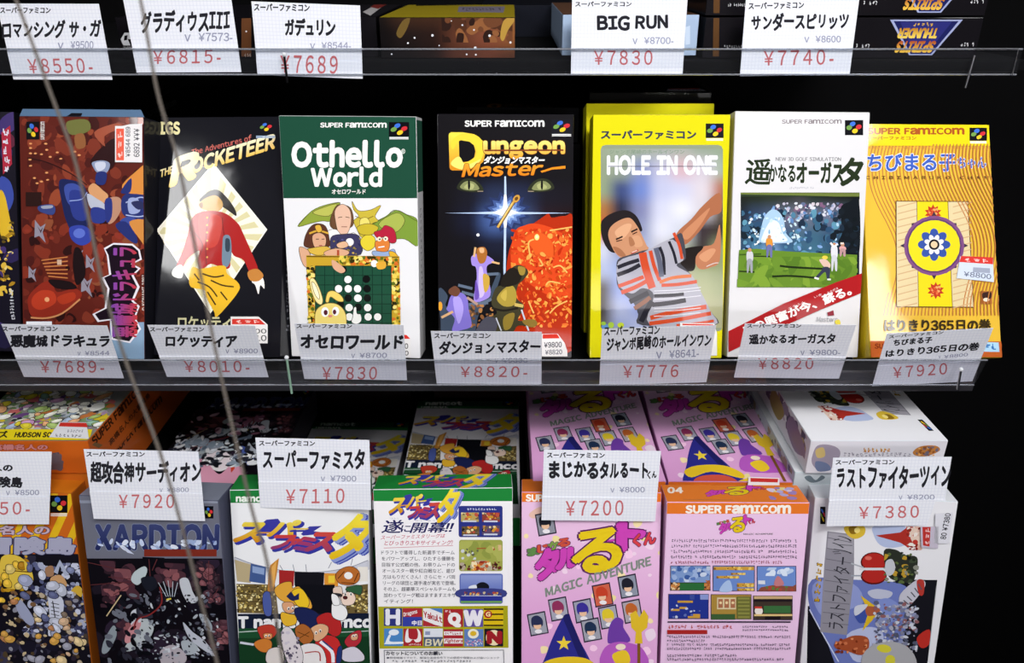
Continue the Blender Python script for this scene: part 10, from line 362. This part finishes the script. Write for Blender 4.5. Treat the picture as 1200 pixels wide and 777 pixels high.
 'b4':{'pose':[0.0651,0.4847,-0.3835,-0.0009,0.1188,0.0128],'w':85.8,'h':58.6,'s':0.4,'div':19.9,'up':[('T','スーパーファミコン','#2c2c33','#2c2c33',[-40.0,52.1,2.1,52.4,-40.1,56.5],0.04,0,0),('T','まじかる','#26262c','#26262c',[-37.7,35.3,-2.1,35.8,-38.1,48.8],0.05,1,0),('T','タルるート','#26262c','#26262c',[-0.3,35.8,34.8,36.3,-0.9,48.9],0.05,1,0),('T','くん','#26262c','#26262c',[34.8,35.8,41.4,36.4,34.4,41.8],0.05,1,0),('T','¥8000','#9094ac','#9094ac',[14.7,24.2,33.5,24.5,14.4,28.6],0.02,0,0),('T','v','#9094ac','#9094ac',[8.1,24.1,10.8,24.1,7.9,27.6],0.02,0,0)],'low':[('T','¥7200','#c4686c','#c4686c',[-24.7,4.0,18.4,5.0,-25.1,16.8],0.012,0,0.2)]},
 'b5':{'pose':[0.2816,0.4847,-0.3882,-0.0005,0.1195,-0.0087],'w':87.0,'h':57.3,'s':-1.4,'div':22.2,'up':[('T','スーパーファミコン','#2c2c33','#2c2c33',[-42.4,51.6,0.6,51.5,-42.8,55.6],0.04,0,0),('T','ラストファイターツイン','#26262c','#26262c',[-39.0,31.7,44.7,32.3,-41.1,49.4],0.045,1,0),('T','¥8200','#9094ac','#9094ac',[14.5,22.1,34.9,22.0,13.9,26.2],0.02,0,0),('T','v','#9094ac','#9094ac',[8.3,22.2,10.8,22.2,7.8,25.5],0.02,0,0)],'low':[('T','¥7380','#c4686c','#c4686c',[-19.6,6.3,25.1,6.9,-20.9,16.7],0.012,0,0.2)]},
}
FRONT = {
 'drac':('game box with a sideways red painting of a blue-armoured fighter and purple lettering','game boxes standing on the middle shelf'),
 'rock':('black game box with a white sunburst diamond and a figure in red jacket','game boxes standing on the middle shelf'),
 'oth':('white game box with dark green top and a picture of a disc board game','game boxes standing on the middle shelf'),
 'dun':('black fantasy game box with gold blackletter title,cat eyes and orange dragon','game boxes standing on the middle shelf'),
 'hole':('yellow-framed golf game box with a photo of a swinging man in striped shirt','game boxes standing on the middle shelf'),
 'aug':('white golf game box with a green course photo and diagonal red band','game boxes standing on the middle shelf'),
 'maru':('yellow wavy-striped game box with a purple ring on its cover','game boxes standing on the middle shelf'),
 'adv':('upright orange game box with crowded cartoon cover in the bottom left corner','game boxes standing on the bottom shelf'),
 'yard':('upright grey-topped game box with dark machine art and blue chrome lettering','game boxes standing on the bottom shelf'),
 'fami':('upright baseball game box showing its cover of cartoon players under a price tag','game boxes standing on the bottom shelf'),
 'namb':('green-topped baseball game box showing its back with screenshots and team emblems','game boxes standing on the bottom shelf'),
 'taru':('upright pink game box with magenta and yellow bubble lettering on its cover','game boxes standing on the bottom shelf'),
 'tarb':('orange-topped pink game box showing its back with six screenshots','game boxes standing on the bottom shelf'),
 'last':('upright white game box with sideways robot art at the right end of bottom row','game boxes standing on the bottom shelf'),
}
REST = {
 'adv_flat':('orange-sided game box lying face up,topmost of the stack at the left edge','game boxes lying in stacks behind the bottom row'),
 'adv_flat_low':('orange-sided game box lying under the topmost one at the left edge','game boxes lying in stacks behind the bottom row'),
 'yard_flat':('game box lying face up with white and pink machine art beside the orange stack','game boxes lying in stacks behind the bottom row'),
 'fam_flat_low':('lower-lying baseball game box half hidden behind the price tag','game boxes lying in stacks behind the bottom row'),
 'fam_flat':('baseball game box lying face up behind the green-topped box back','game boxes lying in stacks behind the bottom row'),
 'dark_brown_a':('dim reddish brown game box lying behind the half hidden baseball box','game boxes lying in stacks behind the bottom row'),
 'dark_brown_b':('dim reddish brown game box lying behind the higher lying baseball box','game boxes lying in stacks behind the bottom row'),
 'taru_flat':('pink game box lying face up behind the upright pink cover and its price tag','game boxes lying in stacks behind the bottom row'),
 'taru_flat_r':('pink game box lying face up behind the box back with six screenshots','game boxes lying in stacks behind the bottom row'),
 'last_flat':('white robot game box lying face up,topmost of the right-hand stack','game boxes lying in stacks behind the bottom row'),
 'last_flat_mid':('white game box lying second from the top of the right-hand robot stack','game boxes lying in stacks behind the bottom row'),
 'last_flat_low':('white game box lying third from the top of the right-hand robot stack','game boxes lying in stacks behind the bottom row'),
 'robot':('dark purple game box cut off by the left edge beside the red sideways box','game boxes standing on the middle shelf'),
 'black_flat_left':('black game box lying behind the sunburst diamond box with grey lettering on edge','dark game boxes behind the middle row'),
 'black_flat_mid':('black game box lying behind the gold-lettered fantasy box','dark game boxes behind the middle row'),
 'golf_rear':('second yellow game box standing directly behind the golfer photo box','game boxes standing on the middle shelf'),
 'black_flat_right':('black game box lying behind the yellow boxes with a pale sticker','dark game boxes behind the middle row'),
 'nebula':('game box with starry brown end flap and yellow cover on the top shelf','game boxes lying on the top shelf'),
 'black_top_left':('black game box with white and red print beside the starry brown one','game boxes lying on the top shelf'),
 'navy_top':('plain dark navy game box lying between the starry and the pale blue ends','game boxes lying on the top shelf'),
 'blue_top':('game box with pale blue end flap behind the price tag in Latin capitals','game boxes lying on the top shelf'),
 'text_top':('lower black game box with white small print between pale blue end and triangle emblems','game boxes lying on the top shelf'),
 'text_top_upper':('upper black game box with white small print between pale blue end and triangle emblems','game boxes lying on the top shelf'),
 'emblem_top':('black game box whose triangle emblem hangs upside down,lower of the two','game boxes lying on the top shelf'),
 'emblem_top_upper':('black game box with upside-down triangle emblem,upper one cut by the top edge','game boxes lying on the top shelf'),
 'mark_top':('black game box with a white ribbon mark behind the top left price tags','game boxes lying on the top shelf'),
}
TAGLABEL = {
 't1':('price tag at the left end of the top rail,cut off by the edge','price tags on the top rail'),
 't2':('price tag second from the left on the top rail with the thick dark title','price tags on the top rail'),
 't3':('price tag on the top rail with a small hook hanging at its corner','price tags on the top rail'),
 't4':('price tag on the top rail with a title in Latin capitals','price tags on the top rail'),
 't5':('price tag on the top rail next to the upside-down triangle emblems','price tags on the top rail'),
 'm1':('slanted price tag under the red sideways fighter box','price tags on the middle rail'),
 'm2':('slanted price tag under the sunburst diamond box','price tags on the middle rail'),
 'm3':('price tag on the middle rail under the green-topped disc board game box','price tags on the middle rail'),
 'm4':('price tag on the middle rail under the black fantasy box','price tags on the middle rail'),
 'm5':('price tag on the middle rail under the yellow golfer box','price tags on the middle rail'),
 'm6':('price tag on the middle rail under the white golf box','price tags on the middle rail'),
 'm7':('tilted price tag with two title lines at the right end of the middle rail','price tags on the middle rail'),
 'b1':('price tag at the left edge over the upright orange box','price tags on the bottom row'),
 'b2':('price tag over the top of the grey-topped machine art box','price tags on the bottom row'),
 'b3':('price tag over the green top of the upright baseball cover','price tags on the bottom row'),
 'b4':('price tag over the orange top of the upright pink cover','price tags on the bottom row'),
 'b5':('price tag over the top of the upright white robot box','price tags on the bottom row'),
}

# ---------------------------------------------------------------- the setting
def structure(name, v0, v1, mat):
    o = solid(name, slab(v0, v1), mat); o['kind'] = 'structure'; return o
structure('wall_back', (-2.2, 1.06, -1.3), (2.2, 1.12, 1.4), BLACKWALL)
structure('floor', (-2.2, -1.4, -1.36), (2.2, 1.12, -1.3), BLACKWALL)
structure('wall_right', (1.1, .3, -1.3), (1.15, 1.06, 1.4), BLACKWALL)
# ---------------------------------------------------------------- stepped display with three shelves
DISPLAY = thing('display_stand', 'black stepped display stand with clear price rails carrying all the game boxes', 'display stand', (0, .56, -.6, 0, 0, 0))
def part(name, bm, mats, parent=DISPLAY, **k):
    for v in bm.verts: v.co -= Vector((0, .56, -.6))
    return solid(name, bm, mats, parent, **k)
def sub(name, bm, mats, parent, **k):
    for v in bm.verts: v.co -= Vector((0, .56, -.6))
    return solid(name, bm, mats, parent, **k)
import bmesh
part('shelf_board', slab((-.62, .645, -.078), (.40, 1.05, -.0702), .001), BLACK)
part('shelf_board', slab((-.62, .548, -.3055), (.36, 1.05, -.2975), .001), BLACK)
part('shelf_board', slab((-.62, .36, -.572), (.36, 1.05, -.5575), .001), BLACK)
part('cabinet_base', slab((-.62, .40, -1.3), (.36, 1.05, -.5722), .002), BLACK)
part('side_panel', slab((-.64, .40, -1.3), (-.621, 1.05, .35), .001), BLACK)
for a, b, c, d, z in ((-.44, -.325, .53, .72, -.3970), (-.322, -.228, .54, .74, -.4340), (-.225, -.110, .56, .76, -.4915), (-.105, .012, .535, .73, -.4490), (.014, .120, .52, .715, -.4035), (.123, .212, .52, .715, -.4035), (.221, .333, .52, .715, -.4250), (-.23, -.10, .77, .97, -.4600), (-.09, .03, .735, .93, -.4320)):
    part('riser_block', slab((a, c, -.5573), (b, d, z), .001), BLACK)
for a, b, c, d, z in ((-.37, -.25, .74, .93, -.1600), (-.05, .06, .70, .89, -.1460), (.065, .175, .706, .90, -.1345)):
    part('riser_block', slab((a, c, -.2973), (b, d, z), .001), BLACK)
part('shelf_edge', slab((-.62, .5445, -.3055), (.36, .5478, -.2885), .0008), GREY)
def rail(x0, x1, y, z0, z1, lean, mat, edge):
    """clear strip with a thicker rim along its top and foot"""
    bm = bmesh.new(); dy = math.tan(lean) * (z1 - z0)
    q = [(y, z0), (y - dy, z1), (y - dy + .0012, z1), (y + .0012, z0 + .0012), (y + .011, z0 + .0012), (y + .011, z0)]
    A = [bm.verts.new((x0, *p)) for p in q]; B = [bm.verts.new((x1, *p)) for p in q]
    for i in range(6): bm.faces.new((A[i], A[(i + 1) % 6], B[(i + 1) % 6], B[i]))
    bm.faces.new((A[0], A[1], A[2], A[3])); bm.faces.new((A[0], A[3], A[4], A[5])); bm.faces.new((B[3], B[2], B[1], B[0])); bm.faces.new((B[5], B[4], B[3], B[0]))
    bmesh.ops.recalc_face_normals(bm, faces=bm.faces)
    r = part('price_rail', bm, mat)
    for yy, zz in ((y, z0), (y - dy, z1)):
        e = bmesh.new(); tube(e, [(x0, yy + .0003, zz), (x1, yy + .0003, zz)], .0007, 6); sub('rail_rim', e, edge, r)
    return r
rail(-.62, .383, .6305, -.0788, -.0605, 0, CLEAR, EDGE)
rail(-.62, .352, .5328, -.2935, -.2685, R(16.6), HAZY, EDGE)
def hook(top, bottom, mat, head=True):
    bm = bmesh.new(); tube(bm, [Vector(top), Vector(top).lerp(Vector(bottom), .5), Vector(bottom)], .0009, 8); h = part('rail_hook', bm, mat)
    if head:
        b2 = bmesh.new(); bmesh.ops.create_uvsphere(b2, u_segments=10, v_segments=6, radius=.0017)
        for v in b2.verts: v.co += Vector(top)
        sub('hook_head', b2, WIRE, h, smooth=True)
hook((-0.1705, 0.6275, -0.064), (-0.1704, 0.6275, -0.0843), BLACK, True)
hook((0.346, 0.627, -0.0645), (0.3446, 0.627, -0.088), STEEL, False)
hook((-0.1657, 0.5225, -0.2648), (-0.1654, 0.5225, -0.2949), GREEN, True)
hook((0.3324, 0.5225, -0.2747), (0.3338, 0.5225, -0.2913), STEEL, True)
bm = bmesh.new(); tube(bm, [(0.346, 0.629, -0.0605), (0.3786, 0.629, -0.0605), (0.3791, 0.629, -0.0795)], .0005, 6); part('end_bracket', bm, STEEL)
# ---------------------------------------------------------------- game boxes
FACES = {'front': lambda W, H, D: ((-W / 2, 0, 0), (1, 0, 0), (0, 0, 1), W, H), 'top': lambda W, H, D: ((-W / 2, 0, H), (1, 0, 0), (0, 1, 0), W, D), 'bottom': lambda W, H, D: ((-W / 2, D, 0), (1, 0, 0), (0, -1, 0), W, D),
         'right': lambda W, H, D: ((W / 2, 0, 0), (0, 1, 0), (0, 0, 1), D, H), 'left': lambda W, H, D: ((-W / 2, D, 0), (0, -1, 0), (0, 0, 1), D, H)}
PART = {'front': 'cover_panel', 'top': 'top_flap', 'bottom': 'bottom_flap', 'right': 'spine_panel', 'left': 'spine_panel'}
def game_box(label, pose, W, H, D, d, faces, group):
    root = thing('game_box', label, 'game box', pose, group)
    solid('carton', slab((-W / 2, 0, 0), (W / 2, D, H), .0007, 2), INK, root, ink=d['carton'])
    for k in ('front', 'top', 'bottom', 'right', 'left'):
        if k not in faces: continue
        o, ex, ey, fw, fh = FACES[k](W, H, D); w, h = fw * 1000, fh * 1000; i = .35
        p = Print(o, ex, ey, (i, i, w - i, h - i)); c = lin(d['base'] if k == 'front' else d['flap'] if k in ('top', 'bottom') else d['carton'])
        p.poly([(i + .7, i), (w - i - .7, i), (w - i, i + .7), (w - i, h - i - .7), (w - i - .7, h - i), (i + .7, h - i), (i, h - i - .7), (i, i + .7)], c)
        p.run(faces[k]); p.build(PART[k], root, [INK])
    if d.get('lip'):
        bm = bmesh.new(); x0, x1, dx, up, back = -W / 2, W / 2, *d['lip']; vs = [bm.verts.new(v) for v in ((x0, .0003, H), (x1, .0003, H), (x1 - dx, back, H + up), (x0, back, H + up), (x0, .0012, H - .0004), (x1, .0012, H - .0004), (x1 - dx, back + .0007, H + up - .0004), (x0, back + .0007, H + up - .0004))]
        for f in ((0, 1, 2, 3), (7, 6, 5, 4), (4, 5, 1, 0), (5, 6, 2, 1), (6, 7, 3, 2), (7, 4, 0, 3)): bm.faces.new([vs[i] for i in f])
        solid('raised_flap', bm, INK, root, ink=d['flap'])
        n = math.hypot(up, back); p = Print((x0, .0003, H), (1, 0, 0), (0, back / n, up / n)); p.run(d['liptext']); p.build('raised_flap_print', root, [INK])
    for outline, ops in d['stk']:
        o, ex, ey, fw, fh = FACES['bottom' if d.get('stkface') else 'front'](W, H, D); p = Print(o, ex, ey, lift=.0013); p.run(ops)
        # sticker paper with a real edge
        q = [tuple(outline[i:i + 2]) for i in range(0, len(outline), 2)]; e = Print(o, ex, ey, lift=.0011); e.poly(q, lin('#d8d6d8'))
        p.v += e.v; b = len(p.v) - len(e.v); p.c += e.c; p.f += [tuple(b + t for t in f) for f in e.f]; p.mi += [0] * len(e.f)
        p.build('price_sticker', root, [FELT])
    return root
for key, (label, group) in FRONT.items():
    a = ART[key]; p = POSES[key]; f = {'front': a['ops'], 'top': TOPS.get(key, []), **a.get('side', {})}
    game_box(label, p[:6], .105 * p[6], .19 * p[7], .0295, a, f, group)
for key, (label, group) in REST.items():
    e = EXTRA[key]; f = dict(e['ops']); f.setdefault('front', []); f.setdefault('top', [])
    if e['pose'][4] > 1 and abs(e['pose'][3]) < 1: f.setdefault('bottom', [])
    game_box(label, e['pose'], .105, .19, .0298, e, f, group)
# ---------------------------------------------------------------- price tags: a graph-paper card with a lower strip for the price
def price_tag(label, t, group):
    root = thing('price_tag', label, 'price tag', t['pose'], group); w, h, s, dv = t['w'], t['h'], t['s'], t['div']
    def sheet(y0, y1, off, th, ops, name):
        x = lambda y: s * y / h
        p = Print((0, 0, 0), (1, 0, 0), (0, 0, 1), lift=off)
        q = [(-w / 2 + x(y0), y0), (w / 2 + x(y0), y0), (w / 2 + x(y1), y1), (-w / 2 + x(y1), y1)]
        p.poly(q, (1, 1, 1)); nf = len(p.f)
        back = Print((0, 0, 0), (1, 0, 0), (0, 0, 1), lift=off - th); back.poly(q, (1, 1, 1)); b = len(p.v); p.v += back.v; p.c += back.c
        for f in back.f: p.f.append(tuple(b + i for i in f[::-1])); p.mi.append(0)
        for i in range(4): j = (i + 1) % 4; p.f.append((i, b + i, b + j, j)); p.mi.append(0)
        p.h = off + .00004; p.mat = 1; p.run(ops); return p.build(name, root, [PAPER, FELT])
    sheet(dv - 4, h, .0, .00025, t['up'], 'name_card'); sheet(0, dv, .00045, .0003, t['low'], 'price_strip')
    return root
for key, (label, group) in TAGLABEL.items(): price_tag(label, TAGS[key], group)
# ---------------------------------------------------------------- two thin cords hanging close to the camera
def cord(label, pts, r):
    bm = bmesh.new(); tube(bm, spline(pts, 6), r, 10); o = solid('cord', bm, CORD, smooth=True)
    o['label'] = label; o['category'] = 'cord'; o['group'] = 'thin cords in front of the shelves'
cord('thin grey cord running diagonally in front of the leftmost red box', [(-0.2122, 0.3818, 0.1088), (-0.201, 0.3464, 0.0331), (-0.1913, 0.3301, -0.0019), (-0.1842, 0.3218, -0.0197), (-0.174, 0.3101, -0.0448), (-0.1656, 0.3005, -0.0654), (-0.1595, 0.29, -0.0879), (-0.154, 0.2792, -0.1112), (-0.1447, 0.2663, -0.1389), (-0.1328, 0.2529, -0.1674), (-0.1248, 0.2415, -0.1919), (-0.1177, 0.2298, -0.217), (-0.1087, 0.2146, -0.2496), (-0.0868, 0.1684, -0.3487)], 0.0006)
cord('thin grey cord running diagonally in front of the sunburst diamond box', [(-0.1608, 0.3818, 0.1088), (-0.1498, 0.3464, 0.0331), (-0.1441, 0.3308, -0.0005), (-0.1399, 0.3247, -0.0136), (-0.1334, 0.3097, -0.0456), (-0.1264, 0.3, -0.0666), (-0.1206, 0.288, -0.0923), (-0.1148, 0.2755, -0.1191), (-0.1093, 0.2642, -0.1433), (-0.1023, 0.2512, -0.1712), (-0.0974, 0.2426, -0.1896), (-0.0923, 0.2353, -0.2053), (-0.0865, 0.2195, -0.2391), (-0.0836, 0.2119, -0.2554), (-0.0643, 0.1671, -0.3516)], 0.0006)
